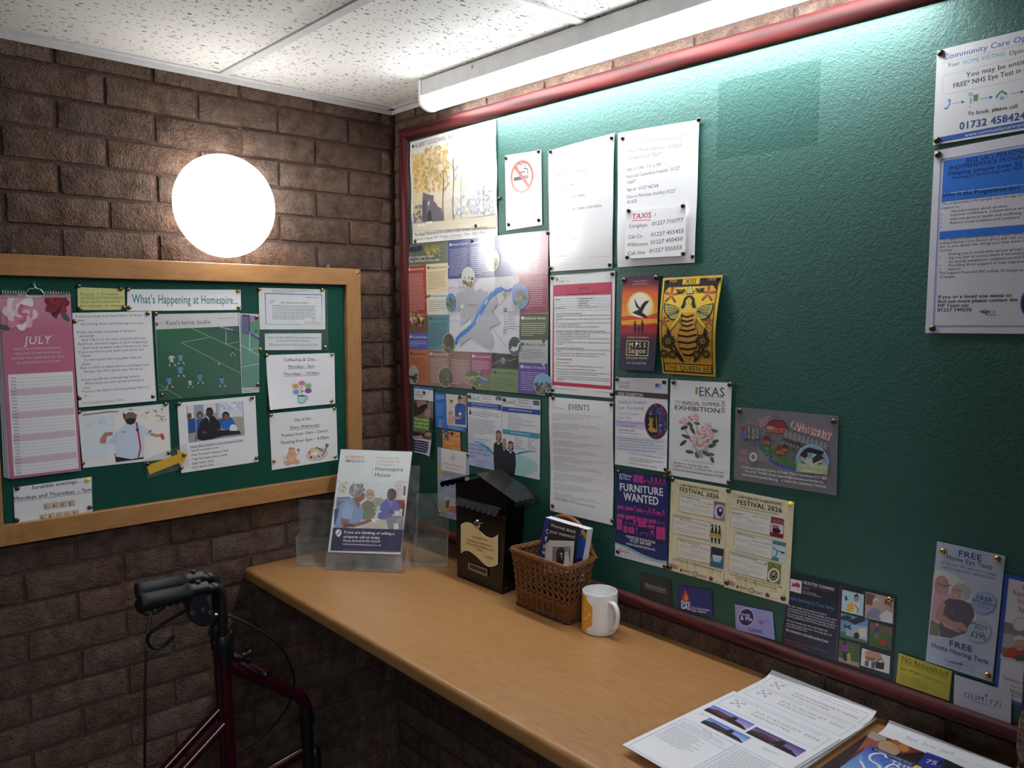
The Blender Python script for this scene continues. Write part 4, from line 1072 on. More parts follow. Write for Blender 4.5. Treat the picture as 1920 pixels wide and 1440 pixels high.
# film screening sheet
s = Sheet(BOARD_A, c2, [(235, 892), (790, 841), (812, 1310), (265, 1391)], 'notice', 'white film screening list with a train scene photograph above the July dates', 'notice', PAP, group=GA)
s.PG([(300, 912), (702, 878), (716, 1122), (318, 1176)], '#9ea2ae')
for q in ([(308, 912), (352, 908), (356, 1000), (312, 1004)], [(420, 900), (510, 892), (512, 960), (424, 970)], [(536, 890), (696, 878), (702, 990), (540, 998)]): s.PG(q, '#d4dbea')
s.BL(.52, .05, .82, .20, 30, ['#b9c6dd', '#e6eaf2', '#a7b2c8'], .03, 4, .8)
s.LN([(524, 892), (532, 1000)], 12, '#c8ccd4'); s.PG([(520, 996), (704, 988), (716, 1100), (560, 1118)], '#a8a49c')
s.PG([(312, 1010), (362, 1000), (372, 1160), (320, 1172)], '#2b549c'); s.PG([(372, 1010), (420, 1000), (400, 1140), (376, 1150)], '#2f5aa6'); s.PG([(516, 1010), (620, 996), (660, 1060), (560, 1080)], '#2c58a4')
s.E(322, 985, 17, 22, '#6b4c42'); s.E(396, 978, 22, 26, '#5c4038'); s.E(398, 985, 12, 16, '#a8806c')
s.PG([(318, 1110), (368, 1100), (362, 1168), (320, 1172)], '#a7a49f')
s.PG([(378, 1100), (398, 1030), (432, 996), (496, 984), (540, 1040), (548, 1088), (612, 1080), (622, 1110), (480, 1150), (410, 1160), (380, 1150)], '#1d1e28'); s.PG([(440, 992), (458, 986), (466, 1030), (458, 1010)], '#d8dbe2')
s.E(466, 960, 26, 36, '#4b3229'); s.PG([(438, 950), (450, 926), (480, 926), (490, 946), (470, 938)], '#16120f'); s.E(432, 1102, 16, 10, '#6a4536'); s.E(534, 1082, 14, 9, '#6a4536')
s.PG([(552, 1030), (590, 1012), (626, 1022), (640, 1070), (580, 1080), (556, 1062)], '#2a6ac0'); s.E(580, 982, 27, 29, '#3a251d'); s.E(582, 992, 18, 20, '#8a5f49'); s.E(634, 1074, 27, 30, '#dfe3ea'); s.PG([(600, 1090), (680, 1090), (690, 1112), (560, 1128)], '#22232c')
for i, (x0, y0, x1, y1, tx) in enumerate(((326, 1210, 704, 1160, 'Summer films screening for - 7pm in the lounge on Fridays'), (329, 1240, 528, 1213, '3 July: No screening this week'), (332, 1270, 606, 1234, "10 July: 'The Pursuit of Happyness' (2006)."), (334, 1300, 594, 1265, "17 July: 'Mary Poppins Returns' (2018)."), (337, 1330, 500, 1307, "24 July: 'Hamnet' (2025)."), (339, 1358, 502, 1335, "31 July: 'Big Fish' (2003)."))):
    s.T(tx, x0, y0, x1, y1, 13, '#3a3a44', .006, True)
    if i == 0: s.LN([(326, 1214), (704, 1164)], 2, '#555560')

# arrow
s = Sheet(BOARD_A, c2, [(-8, 1296), (300, 1180), (325, 1345), (28, 1428)], 'plastic_sleeve', 'clear laminated strip with the yellow arrow pointing at the film list', 'sleeve', '#1f5a4c', M_POUCH, .0046, group=GA, thick=.0002)
s = Sheet(BOARD_A, c2, [(20, 1335), (232, 1262), (240, 1325), (40, 1400)], 'paper_arrow', 'yellow paper arrow pointing to the film screening list', 'arrow', '#dcae32', M_SATIN, .0050, group=GA)
s.F = []; s.C = []; s.V = []; s.n = 0
ar = [(20, 1338), (240, 1256), (232, 1220), (304, 1262), (262, 1346), (248, 1318), (40, 1400)]
pts = [s.pu(*q) for q in ar]; n = len(pts)
s._add([(q[0], q[1], 0) for q in pts]+[(q[0], q[1], -.0004) for q in pts], [tuple(range(n)), tuple(range(2*n-1, n-1, -1))]+[(i, (i+1) % n, n+(i+1) % n, n+i) for i in range(n)], lin('#dcae32'))

# licence certificate, its plastic sleeve and the do-not-remove slip
s = Sheet(BOARD_A, c2, [(808, 68), (1300, 86), (1311, 522), (826, 516)], 'plastic_sleeve', 'clear plastic sleeve holding the licence certificate and the do not remove slip', 'sleeve', '#1f5a4c', M_POUCH, .0034, group=GA, thick=.0002)
s = Sheet(BOARD_A, c2, [(814, 74), (1284, 86), (1288, 370), (822, 370)], 'certificate', 'white licence certificate with blue and yellow border in a plastic sleeve', 'certificate', PAP, M_PAPER, .0016, group=GA)
u0, v0, u1, v1 = .085, .125, .955, .885
s.U(u0, v0, u1, v0+.02, '#3f62ae'); s.GR(u0, v0, u0+.012, v1, [(0, '#3f62ae'), (1, '#86a8d8')]); s.U(u0, v1-.015, u1, v1, '#8aa6cf'); s.GR(u1-.012, v0, u1, v1, [(0, '#4a69ac'), (.6, '#b9c6d4'), (1, '#e2d67a')]); s.GR(u0+.5, v1-.015, u1, v1, [(0, '#c9cfa6'), (1, '#ddd48a')])
s.G(.20, .02, .85, .115, 3, '#55556a', .4, 2, .5); s.G(.70, .19, .90, .225, 1, '#66667a', .6, 3, 1); s.G(.15, .28, .24, .38, 2, '#8a8a9a', .5, 4)
s.T('MPLC Blanket License Certificate', 972, 186, 1168, 187, 12, '#3b3b48', .014)
s.G(.19, .40, .86, .76, 9, '#5c5c6c', .45, 11, .7, .03)
s.LN([(1190, 296), (1200, 286), (1208, 300), (1215, 288), (1212, 310), (1198, 306)], 3, '#44507c'); s.G(.67, .82, .93, .85, 1, '#66667a', .5, 8, 1)
s = Sheet(BOARD_A, c2, [(858, 400), (1260, 397), (1260, 515), (860, 517)], 'notice', 'narrow white slip asking people not to remove notices', 'notice', PAP, M_PAPER, .0016, group=GA)
s.T('Please DO NOT REMOVE any notices/posters etc', 882, 434, 1240, 435, 14, '#4a4a52', .006, True); s.T('from the noticeboard. Thank you.', 942, 456, 1182, 456, 14, '#4a4a52', .006, True); s.T('Kind Regards, Karen (DM) and the Social Team', 890, 485, 1234, 485, 14, '#4a4a52', .006, True)

# coffee
s = Sheet(BOARD_A, c2, [(866, 553), (1352, 537), (1358, 897), (885, 940)], 'notice', 'white coffee and tea chat notice with a mug and coloured speech bubbles', 'notice', PAP, group=GA, curl=corner_lift(.010, 'bl'))
s.T('Coffee/tea & Chat...', 992, 598, 1232, 592, 22, '#2c2c32', .012); s.T('Mondays - 3pm', 1024, 645, 1212, 639, 21, '#2c2c32', .012); s.LN([(1024, 652), (1212, 646)], 2.5, '#2c2c32'); s.T('Thursdays  - 10:30am', 990, 698, 1246, 687, 21, '#2c2c32', .012); s.LN([(990, 706), (1246, 695)], 2.5, '#2c2c32')
for cx, cy, c_ in ((1123, 754, '#e38aa2'), (1078, 776, '#e8b267'), (1168, 772, '#9fcf86'), (1080, 816, '#7fb4e8'), (1168, 806, '#8657a8')):
    s.E(cx, cy, 25, 19, '#6a6a72'); s.E(cx, cy, 23.5, 17.5, c_); s.LN([(cx-13, cy-4), (cx+13, cy-5)], 3, '#5a4a52'); s.LN([(cx-10, cy+5), (cx+10, cy+4)], 3, '#5a4a52')
s.LN([(1126, 830), (1118, 818), (1128, 806), (1106, 796), (1122, 782), (1130, 786)], 4, '#26262c'); s.LN([(1140, 806), (1128, 812), (1116, 806)], 4, '#26262c')
s.LN([(1150, 846), (1164, 848), (1162, 866), (1148, 874)], 5, '#4c666c')
s.PG([(1090, 842), (1150, 838), (1146, 888), (1128, 896), (1106, 896), (1094, 888)], '#3c5a60'); s.PG([(1093, 848), (1147, 844), (1143, 886), (1127, 892), (1108, 892), (1097, 886)], '#a8d8e0'); s.E(1120, 842, 30, 6, '#4c666c'); s.E(1120, 842, 26, 4, '#6d4c38')

# day of art
s = Sheet(BOARD_A, c2, [(890, 968), (1366, 925), (1376, 1296), (908, 1370)], 'notice', 'white Day of Art notice with a clay pot and paint palette', 'notice', PAP, group=GA)
s.T('Day of Art...', 1068, 1024, 1204, 1011, 22, '#2c2c32', .012); s.T('Every Wednesday', 1038, 1078, 1246, 1058, 22, '#2c2c32', .012); s.LN([(1038, 1086), (1246, 1066)], 2.5, '#2c2c32'); s.T('Pottery from 10am -12noon', 977, 1136, 1306, 1097, 22, '#2c2c32', .012); s.T('Painting from 2pm \u2013 4:30pm', 974, 1187, 1314, 1144, 22, '#2c2c32', .012)
for cx, cy, rx, ry in ((1024, 1320, 26, 17), (1084, 1312, 26, 18)): s.E(cx, cy, rx, ry, '#b9806a'); s.E(cx, cy, rx-3, ry-3, '#e2a892')
s.PG([(1028, 1218), (1072, 1210), (1074, 1236), (1086, 1262), (1082, 1310), (1050, 1326), (1022, 1312), (1014, 1270), (1030, 1240)], '#a9745a'); s.PG([(1031, 1221), (1069, 1214), (1071, 1237), (1083, 1263), (1079, 1307), (1050, 1322), (1025, 1309), (1018, 1270), (1033, 1241)], '#dfb593'); s.E(1050, 1216, 22, 8, '#c79373')
for x in (1040, 1062): s.E(x, 1250, 3, 4, '#3a2a24')
s.LN([(1042, 1264), (1050, 1268), (1060, 1262)], 3, '#5a3a30'); s.LN([(1088, 1262), (1104, 1250), (1098, 1230)], 5, '#c79373'); s.E(1098, 1226, 9, 9, '#8a6a58'); s.E(1000, 1278, 12, 13, '#d9d4cc'); s.E(1000, 1312, 9, 9, '#c8bdb4'); s.LN([(1014, 1284), (1000, 1292), (998, 1308)], 5, '#c79373')
s.E(1230, 1256, 74, 44, '#8a745a', -12, 30); s.E(1230, 1256, 71, 41, '#e6d0b4', -12, 30); s.E(1216, 1252, 20, 11, '#f3eee6', -12)
for cx, cy, c_ in ((1178, 1242, '#c8425a'), (1192, 1222, '#e89a8a'), (1206, 1216, '#d8d84a'), (1228, 1212, '#3f9a56'), (1248, 1220, '#4a66b8'), (1264, 1230, '#8a4a98'), (1188, 1278, '#2c2c34'), (1216, 1280, '#b0a8b0'), (1244, 1272, '#7a7a92'), (1176, 1260, '#d8a8b0')): s.E(cx, cy, 10, 7, c_, -12, 14)
s.LN([(1266, 1272), (1290, 1224)], 9, '#3f74b8'); s.LN([(1290, 1224), (1298, 1206)], 14, '#b98a5a'); s.E(1300, 1194, 13, 13, '#4c8a58')

# scrabble
s = Sheet(BOARD_A, c1, [(70, 1170), (485, 1112), (490, 1308), (80, 1367)], 'notice', 'white Scrabble evenings notice with game night letter tiles', 'notice', PAP, group=GA)
s.T('Scrabble evenings...', 168, 1180, 430, 1142, 19, '#2c2c32', .014); s.T('Mondays and Thursdays  - 7pm', 72, 1240, 487, 1188, 20, '#2c2c32', .014); s.LN([(72, 1247), (487, 1194)], 2.5, '#2c2c32')
def tiles(wd, x0, y0, x1, y1):
    n = len(wd)
    for i, ch in enumerate(wd):
        fx = lambda q: (x0+(x1-x0)*q, y0+(y1-y0)*q)
        a, c = fx((i+.04)/n), fx((i+.96)/n)
        s.PG([a, c, (c[0]+1, c[1]+33), (a[0]+1, a[1]+34)], '#c9b7a6'); m = fx((i+.30)/n); e = fx((i+.66)/n)
        s.T(ch, m[0], m[1]+27, e[0], e[1]+27, 17, '#3a332e', .01); s.E(c[0]-6, c[1]+28, 2, 2, '#5a5048')
tiles('GAME', 222, 1256, 394, 1234); tiles('NIGHT', 202, 1314, 416, 1286)
# ------------------------------------------------------------------ large noticeboard, left half
c3 = (740, 220, 3.79); c4 = (740, 440, 4.8); c5 = (750, 710, 5.143); c6 = (1010, 220, 4.8); c7 = (1010, 500, 5.189); c8 = (1010, 720, 4.0)
d1 = (1140, 700, 3.272); d2 = (1180, 1020, 3.692); d3 = (1660, 1000, 3.892); d4 = (1700, 40, 4.5); d5 = (1700, 260, 3.79)
# gallery exhibition poster
s = Sheet(BOARD_B, c3, [(110, 178), (722, 12), (733, 845), (130, 897)], 'poster', 'faded art gallery poster with autumn trees and a ruined tower', 'poster', '#e8e6e0', M_SATIN, .0016, group=GB, curl=bend('v', lambda t: .003*math.sin(2.2*PI*t)**2, 16)+bend('u', lambda t: .002*math.sin(PI*t)**2, 10))
s.T('ALBERT GOODWIN, RWS', 146, 220, 436, 146, 31, '#26242a', .008); s.PG([(124, 198), (138, 195), (138, 212), (131, 222), (125, 214)], '#2b2420'); s.T('1845 - 1932', 532, 112, 700, 66, 24, '#77737a', .004)
s.flat([s.b(.02, .12), s.b(.98, .14), s.b(.98, .86), s.b(.02, .88)], [(0, 1, 2, 3)], None, True, [[lin('#e9d9ae'), lin('#eceae6'), lin('#ded9d0'), lin('#cdb795')]])
for n_, r_, pal, sd in ((170, (.02, .12, .22, .52), ['#d8b36a', '#e2c483', '#c99c55', '#e6cf9c'], 1), (190, (.18, .08, .50, .55), ['#d3b780', '#e5d1a5', '#c7a768', '#b9a27a'], 2), (60, (.45, .2, .75, .7), ['#dfd8c8', '#d0d2d8', '#e4dcc4'], 3)): s.BL(*r_, n_, pal, .032, sd, .8)
s.BL(.5, .55, .98, .80, 80, ['#c9cede', '#a9b4d0', '#dfe2ea', '#bfc6d8'], .03, 8, .8); s.BL(.02, .62, .2, .8, 40, ['#6b6672', '#857f8a', '#98906f'], .02, 9, .8)
for x, h0, w_ in ((352, 380, 6), (424, 300, 5), (640, 480, 3), (478, 420, 2)): s.LN([(x, 748-(x-350)*.05), (x-2, 560), (x, h0)], w_, '#6c6470'); [s.LN([(x, y), (x+dx, y-50)], w_*.4, '#8a8088') for y, dx in ((h0+90, 40), (h0+60, -45), (h0+150, 30), (h0+20, 22))]
s.PG([(204, 540), (212, 534), (216, 546), (226, 540), (232, 552), (244, 546), (250, 556), (262, 550), (268, 560), (280, 553), (284, 600), (300, 610), (318, 640), (340, 650), (346, 700), (344, 744), (204, 752)], '#6f6873'); s.PG([(206, 590), (232, 590), (234, 748), (206, 750)], '#5a5460')
s.PG([(240, 750), (240, 690), (247, 672), (258, 666), (268, 676), (270, 748)], '#3d3a46'); s.PG([(243, 602), (256, 600), (256, 626), (243, 628)], '#c9c4c2')
s.LN([(130, 752), (420, 738), (720, 690)], 5, '#9a94a0'); s.PG([(130, 760), (728, 700), (730, 780), (132, 810)], '#dcd2bb')
for x, y in ((180, 770), (205, 765), (215, 772), (240, 752), (262, 748)): s.E(x, y, 12, 9, '#efece8'); s.LN([(x-6, y+4), (x-7, y+18)], 3, '#d9d2c8')
s.T('The Royal Museum & Art Gallery, High Street, Canterbury', 140, 846, 662, 790, 22, '#6b6870', .004); s.T('7 June to 2 August 1997 \u2022 Monday to Saturday \u2022 10am - 5pm \u2022 Free', 146, 876, 648, 824, 16, '#6b6870', .006); s.G(.40, .975, .62, .985, 1, '#8a8890', .6, 2, 1)

# no smoking
s = Sheet(BOARD_B, c3, [(783, 272), (1040, 232), (1046, 764), (793, 803)], 'sign', 'white no smoking sign with red prohibition ring', 'sign', '#eceaea', M_GLOSS, .0018, group=GB, thick=.0012)
cx, cy = 907, 422
P = [s.pu(cx+82*math.cos(a), cy+118*math.sin(a)-(math.cos(a)*9)) for a in np.linspace(0, 2*PI, 49)]+[s.pu(cx+68*math.cos(a), cy+100*math.sin(a)-(math.cos(a)*8)) for a in np.linspace(0, 2*PI, 49)]
s.PG([(848, 428), (928, 414), (928, 440), (848, 456)], '#1d1c20'); s.PG([(932, 413), (940, 412), (940, 437), (932, 438)], '#1d1c20'); s.PG([(944, 411), (952, 410), (952, 435), (944, 436)], '#1d1c20')
s.LN([(930, 398), (926, 384), (904, 392), (882, 382), (874, 352), (886, 330), (908, 336), (914, 322), (932, 324), (930, 352), (920, 362), (944, 366), (950, 384), (948, 404)], 6, '#1d1c20')
s.LN([(852, 346), (962, 500)], 17, '#c8584a'); s.flat(P, [(i, i+1, 50+i, 49+i) for i in range(48)], '#c8584a')
s.T('NO SMOKING', 828, 610, 1018, 584, 27, '#c77a72', .012)

# river map, all in pixels of the crop
s = Sheet(BOARD_B, c4, [(110, 98), (1386, -38), (1383, 1448), (135, 1342)], 'poster', 'large folded map poster of the city riverside green spaces with colour panels', 'poster', '#d9d9e2', M_GLOSS, .0016, group=GB, curl=bend('u', lambda t: .0022*abs(math.sin(PI*3*t)), 18)+bend('v', lambda t: .0018*abs(math.sin(2*PI*t)), 12))
def panel(q, c, title=None, tc='#e8e4e4', lines=(0, 0, 0, 0, 0), sd=1):
    s.PG(q, c)
    us = [s.uv(*p) for p in q]; u0, v0, u1, v1 = us[0][0], us[0][1], us[2][0], us[2][1]; du = u1-u0
    if title: s.UE(u0+du*.12, v0+.026, .010, .010, tc, 14); s.UT(title, u0+du*.20, v0+.034, min(du*.72, .0098*len(title)), tc, .02, h=.0135)
    s.G(u0+du*.07, v0+.055, u1-du*.07, v1-.02, max(3, int((v1-v0-.07)/.0125)), tc, .36, sd, .5, .12)
s.PG([(112, 98), (488, 58), (490, 255), (115, 280)], '#5f6a50'); s.BL(.0, .0, .145, .06, 30, ['#1d2150', '#2a2f6a', '#1a1c3c'], .02, 2, .9); s.BL(.15, .01, .295, .09, 50, ['#9a8a3a', '#b09c42', '#7d7a3c', '#8a9048'], .02, 3, .9); s.BL(.0, .07, .295, .13, 90, ['#4d5a3c', '#70785a', '#8b8f78', '#3f4a34', '#55508a'], .014, 4, .9)
s.T('Follow the green spaces', 118, 218, 365, 200, 24, '#e4e6e0', .006); s.T("along Canterbury's riverside", 118, 252, 408, 236, 24, '#e4e6e0', .006)
panel([(117, 284), (297, 268), (302, 722), (125, 720)], '#a84236', 'Hambrook Marshes', '#ecd5cf', sd=2)
panel([(297, 268), (490, 258), (492, 514), (302, 522)], '#e3d3ac', 'Whitehall Meadows', '#5a5348', sd=3)
panel([(302, 522), (492, 514), (497, 722), (304, 722)], '#dcdfd0', 'Wincheap Meadows', '#5a5a50', sd=4)
panel([(490, 58), (692, 38), (697, 392), (494, 400)], '#33478f', 'Westgate Parks/Gardens', '#d9dcec', sd=5)
panel([(692, 38), (902, 12), (902, 380), (697, 392)], '#33478f', 'Tannery Field & Toddlers Cove', '#d9dcec', sd=6)
s.PG([(902, 12), (1136, -14), (1136, 365), (902, 380)], '#33478f'); s.PG([(1136, -14), (1386, -38), (1386, 706), (1138, 712)], '#9c3c58'); s.G(.80, .18, .985, .47, 22, '#e3c9d1', .36, 9, .5, .1)
s.PG([(124, 726), (312, 725), (318, 886), (128, 888)], '#6b5144'); s.BL(.0, .475, .15, .585, 60, ['#c9a37c', '#a87a58', '#3d2a24', '#8a6248', '#d8bc98', '#57412f'], .022, 6, .9)
panel([(128, 888), (318, 886), (320, 1038), (131, 1036)], '#5b61b4', 'Vauxhall Field', '#dfe0f2', sd=7)
panel([(314, 725), (500, 724), (502, 1040), (320, 1038)], '#4d8795', 'Old Park, Chequers', '#243a44', sd=8)
panel([(132, 1038), (320, 1040), (323, 1354), (137, 1340)], '#bf7450', 'Barton Mill', '#4a2a1c', sd=9)
panel([(320, 1040), (512, 1048), (514, 1372), (323, 1354)], '#946662', 'Kingsmead Field', '#e4d4d2', sd=10); panel([(512, 1048), (702, 1058), (702, 1388), (514, 1372)], '#946662', None, '#e4d4d2', sd=11)
panel([(704, 1058), (892, 1068), (890, 1266), (704, 1256)], '#a03a60', 'Bus Company Island', '#ecd2dc', sd=12)
s.PG([(704, 1256), (890, 1266), (888, 1404), (702, 1388)], '#6c7a4a'); s.BL(.45, .865, .60, .985, 70, ['#8a8f42', '#5a6a3a', '#a8a24c', '#4a5a30', '#7d8a5a'], .02, 7, .9); s.PG([(752, 1330), (790, 1280), (850, 1300), (866, 1340), (820, 1352), (770, 1316)], '#5a6a8a'); s.LN([(790, 1282), (846, 1312)], 14, '#8b9ab4')
s.PG([(892, 1068), (1130, 1080), (1128, 1216), (890, 1204)], '#15161e'); s.LN([(898, 1172), (958, 1132), (992, 1162), (1012, 1130), (1060, 1136), (1116, 1112)], 7, '#8a6a5c'); s.E(992, 1138, 24, 28, '#8a7a6c'); s.E(992, 1118, 12, 12, '#b0a294')
panel([(890, 1204), (1128, 1216), (1122, 1426), (888, 1404)], '#6f9050', "The Abbot's Mill Project", '#26321c', sd=13)
panel([(1138, 716), (1386, 716), (1386, 950), (1138, 950)], '#4c5430', 'Solidarity Garden', '#e2e4d4', sd=14); panel([(1138, 950), (1386, 950), (1384, 1162), (1134, 1150)], '#b9bcc0', "Miller's Field", '#4a4c52', sd=15); panel([(1134, 1150), (1384, 1162), (1383, 1448), (1122, 1426)], '#5b3f9c', "Sally's Orchard", '#ddd4ee', sd=16)
for q, c in (([(1330, 946), (1368, 948), (1350, 988)], '#4c5430'), ([(1330, 1155), (1366, 1157), (1350, 1194)], '#b9bcc0'), ([(490, 272), (510, 290), (492, 306)], '#e3d3ac'), ([(298, 540), (320, 562), (300, 580)], '#a84236'), ([(140, 1038), (155, 1010), (172, 1038)], '#bf7450'), ([(702, 1078), (684, 1092), (702, 1108)], '#a03a60'), ([(890, 1236), (876, 1250), (890, 1266)], '#6f9050')): s.PG(q, c)
# map of the city and the river
CITY = '#b4b4c0'
for q in ([(574, 530), (690, 486), (725, 468), (736, 520), (790, 486), (830, 520), (850, 508), (860, 560), (930, 560), (942, 620), (890, 690), (930, 740), (970, 800), (884, 830), (868, 870), (894, 900), (904, 976), (890, 1030), (700, 930), (612, 1000), (584, 934), (700, 850), (706, 740), (660, 790), (628, 808), (606, 740), (636, 618), (600, 640), (600, 690), (566, 692)],): s.PG(q, CITY)
s.PG([(604, 640), (636, 618), (634, 660), (606, 680)], '#e4e4ea')
for q in ([(592, 420), (630, 600), (700, 720)], [(640, 560), (760, 700)], [(1060, 520), (980, 606), (880, 700)], [(740, 760), (800, 790), (880, 790)], [(880, 830), (930, 900), (1020, 1010)], [(780, 380), (700, 480)]): s.LN(q, 3, '#a3a3b0')
s.LN([(500, 484), (540, 474), (570, 480), (640, 466)], 5, '#a8bfe6'); s.LN([(504, 786), (560, 768), (610, 790), (612, 830)], 5, '#a8bfe6')
s.PG([(586, 946), (600, 890), (650, 850), (704, 806), (716, 840), (660, 900), (610, 930)], '#6cae5c'); s.PG([(858, 552), (876, 520), (916, 506), (930, 520), (894, 570)], '#6cae5c'); s.E(1003, 536, 15, 26, '#7cb86a')
s.LN([(566, 990), (578, 940), (620, 900), (680, 860), (726, 810), (770, 740), (812, 670), (850, 600), (890, 546), (930, 506), (980, 488)], 23, '#2f7fd6'); s.LN([(980, 488), (1030, 510), (1080, 490), (1108, 460), (1140, 448)], 14, '#3a66c8')
s.LN([(722, 800), (770, 690), (800, 640), (830, 590), (862, 562)], 8, '#4a8ee0'); s.LN([(750, 790), (786, 720)], 6, '#e8eef8'); s.LN([(830, 630), (850, 585)], 10, '#cfe0f6')
s.T('CANTERBURY', 658, 645, 750, 640, 16, '#84848e'); s.T('STURRY', 1000, 438, 1056, 434, 14, '#a4a4ae')
for i, c in enumerate(('#2f7fd6', '#27408e')): s.LN([(994, 670+22*i), (1022, 669+22*i)], 8, c)
for i in range(5): s.LN([(996, 740+24*i), (1018, 740+24*i)], 5, '#9aa4a8'); 
s.R(990, 852, 1020, 868, '#6cae5c'); s.R(990, 876, 1020, 890, CITY)
s.G(.755, .48, .83, .60, 8, '#8a8a94', .4, 5, .6, .4); s.G(.39, .745, .69, .758, 1, '#70707a', .5, 6, 1)
# oval photographs
def oval(cx, cy, rx, ry, sky, pal, sd, horizon=.0):
    s.E(cx, cy, rx+3, ry+3, '#e4e2dc', 0, 26); s.E(cx, cy, rx, ry, sky, 0, 26); r = random.Random(sd)
    for k in range(46):
        a, q = r.uniform(0, 2*PI), math.sqrt(r.random())*.86; y = cy+q*ry*math.sin(a)
        if y < cy+horizon*ry: continue
        z = r.uniform(.10, .2); x = cx+q*rx*math.cos(a)
        s.k += (k % 8 == 0); s.flat([s.pu(x+rx*z*math.cos(2*PI*j/6+k), y+ry*z*math.sin(2*PI*j/6+k)) for j in range(6)], [tuple(range(6))], r.choice(pal), False)
    s.k += 1
LEAF = ['#3f5a2c', '#5a7a3a', '#7a8f58', '#2c4224', '#8a9a6a']
oval(682, 388, 58, 92, '#c6cfc8', LEAF+['#8a6a52', '#a8886c'], 1); oval(522, 614, 50, 85, '#5a8fd0', LEAF, 2, -.35); oval(898, 228, 62, 104, '#c8cdb8', LEAF+['#7a4a3a'], 3); oval(1146, 558, 74, 110, '#6f9ad8', ['#6f7f58', '#8a9a78', '#a8b098', '#57663f'], 4, .0); s.PG([(1112, 548), (1112, 516), (1160, 504), (1188, 516), (1190, 552)], '#9a7462')
oval(502, 982, 52, 90, '#4a5238', ['#2c3a24', '#4a5a34', '#6a5a40', '#8a8a6c', '#b8b49c'], 5); oval(1100, 1004, 56, 84, '#39424a', ['#2c3438', '#4a565c', '#5f6a70'], 6); s.PG([(1060, 1040), (1080, 1010), (1118, 1014), (1130, 980), (1142, 968), (1150, 984), (1138, 1000), (1132, 1040), (1090, 1054)], '#d9dcdc')
oval(180, 1262, 46, 82, '#a8aeb0', ['#2c322c', '#3f4a3c', '#1f241f'], 7, -.05); oval(476, 1282, 64, 88, '#5a5a3c', ['#4a4a30', '#6f7a48', '#8a7a60', '#3a3a2a', '#5f4a3a'], 8); oval(1346, 1350, 76, 96, '#7fb0e0', ['#2c4424', '#3f5a30', '#55704a'], 9, -.15); s.PG([(1284, 1440), (1380, 1330), (1386, 1360), (1320, 1446)], '#8a7a60')

# phone list and taxi sheets
s = Sheet(BOARD_B, c6, [(88, 302), (683, 140), (664, 1356), (106, 1388)], 'notice', 'white laminated useful phone numbers list, left of the taxis sheet', 'notice', '#ececf0', M_GLOSS, .0018, group=GB, curl=bend('v', lambda t: .0020*math.sin(PI*t)+.0008*math.sin(9*t), 14)+bend('u', lambda t: .0022*math.sin(PI*t), 10))
for x0, y0, x1, y1, tx, c, h in ((162, 432, 330, 398, 'Gas - 0800 111999', '#3a3a48', 20), (156, 530, 432, 486, 'Power Cut/Elec - 01227 766256', '#3a3a48', 20), (152, 640, 332, 612, 'BUPA - 01227 714001', '#3a3a48', 20), (150, 750, 422, 712, 'Herne Bay Locks - 01227 749494', '#3a3a48', 22), (152, 806, 196, 800, 'Water', '#b0606a', 20), (150, 858, 574, 806, 'Southern Water - 0845 2720845 or 0330 0000365', '#2c2c38', 21), (136, 914, 274, 898, '- my policy number', '#b0505a', 20), (152, 962, 266, 946, '01843 824401', '#4a4a7a', 20), (148, 1016, 338, 1000, 'Canterbury City Council', '#b04a50', 22), (148, 1072, 268, 1060, '01227 862000', '#3a3a48', 20), (148, 1124, 354, 1108, 'Northgate Doctors Surgery', '#b04a50', 22), (146, 1160, 264, 1150, '01227 208556', '#3a3a48', 20), (136, 1212, 270, 1202, '- Dairy crest Milk', '#b04a50', 22), (146, 1262, 264, 1254, '0845 6063606', '#3a3a48', 20)): s.T(tx, x0, y0, x1, y1, h, c, .008)
s.LN([(108, 1290), (646, 1252)], 2, '#a9a9c8'); s.LN([(646, 1252), (654, 980)], 2, '#c4c4d8')
s = Sheet(BOARD_B, c6, [(718, 142), (1448, 22), (1416, 1308), (712, 1350)], 'notice', 'white laminated hospital and mobility numbers sheet with the taxi list pinned to it', 'notice', '#ececf0', M_GLOSS, .0018, group=GB, curl=bend('v', lambda t: .0024*math.sin(PI*t)+.0012*math.sin(8*t+1), 14)+bend('u', lambda t: .0022*math.sin(PI*t), 10)+corner_lift(.005, 'br'))
for x0, y0, x1, y1, tx in ((805, 250, 1310, 190, 'Kent and Canterbury Hospital 01227'), (805, 320, 1290, 272, 'Out of hours doctor - 01227'), (805, 385, 1120, 345, 'Care alarm 01227 762577'), (800, 490, 1112, 440, 'NHS 111 24hr - 111 or 999'), (798, 552, 1280, 470, 'Kent and Canterbury hospital - 01227'), (798, 604, 884, 590, '766877'), (798, 668, 1086, 630, 'Age uk - 01227 462368'), (798, 732, 1238, 676, 'Care co Wincheap (mobility) 01227'), (800, 780, 892, 770, '451870')): s.T(tx, x0, y0, x1, y1, 30, '#3c3c58' if y0 < 640 else '#2e2e48', .006)
s = Sheet(BOARD_B, c6, [(782, 842), (1326, 790), (1318, 1246), (776, 1274)], 'notice', 'small white handwritten taxi numbers list pinned over a larger sheet', 'notice', '#f0eff3', M_SATIN, .0110, group=GB)
s.T('TAXIS', 838, 918, 1012, 902, 48, '#c4466a', .024, False, .1); s.LN([(840, 930), (1012, 922)], 5, '#c4466a'); s.E(1050, 868, 4, 5, '#3a3a48'); s.E(1050, 884, 4, 5, '#3a3a48')
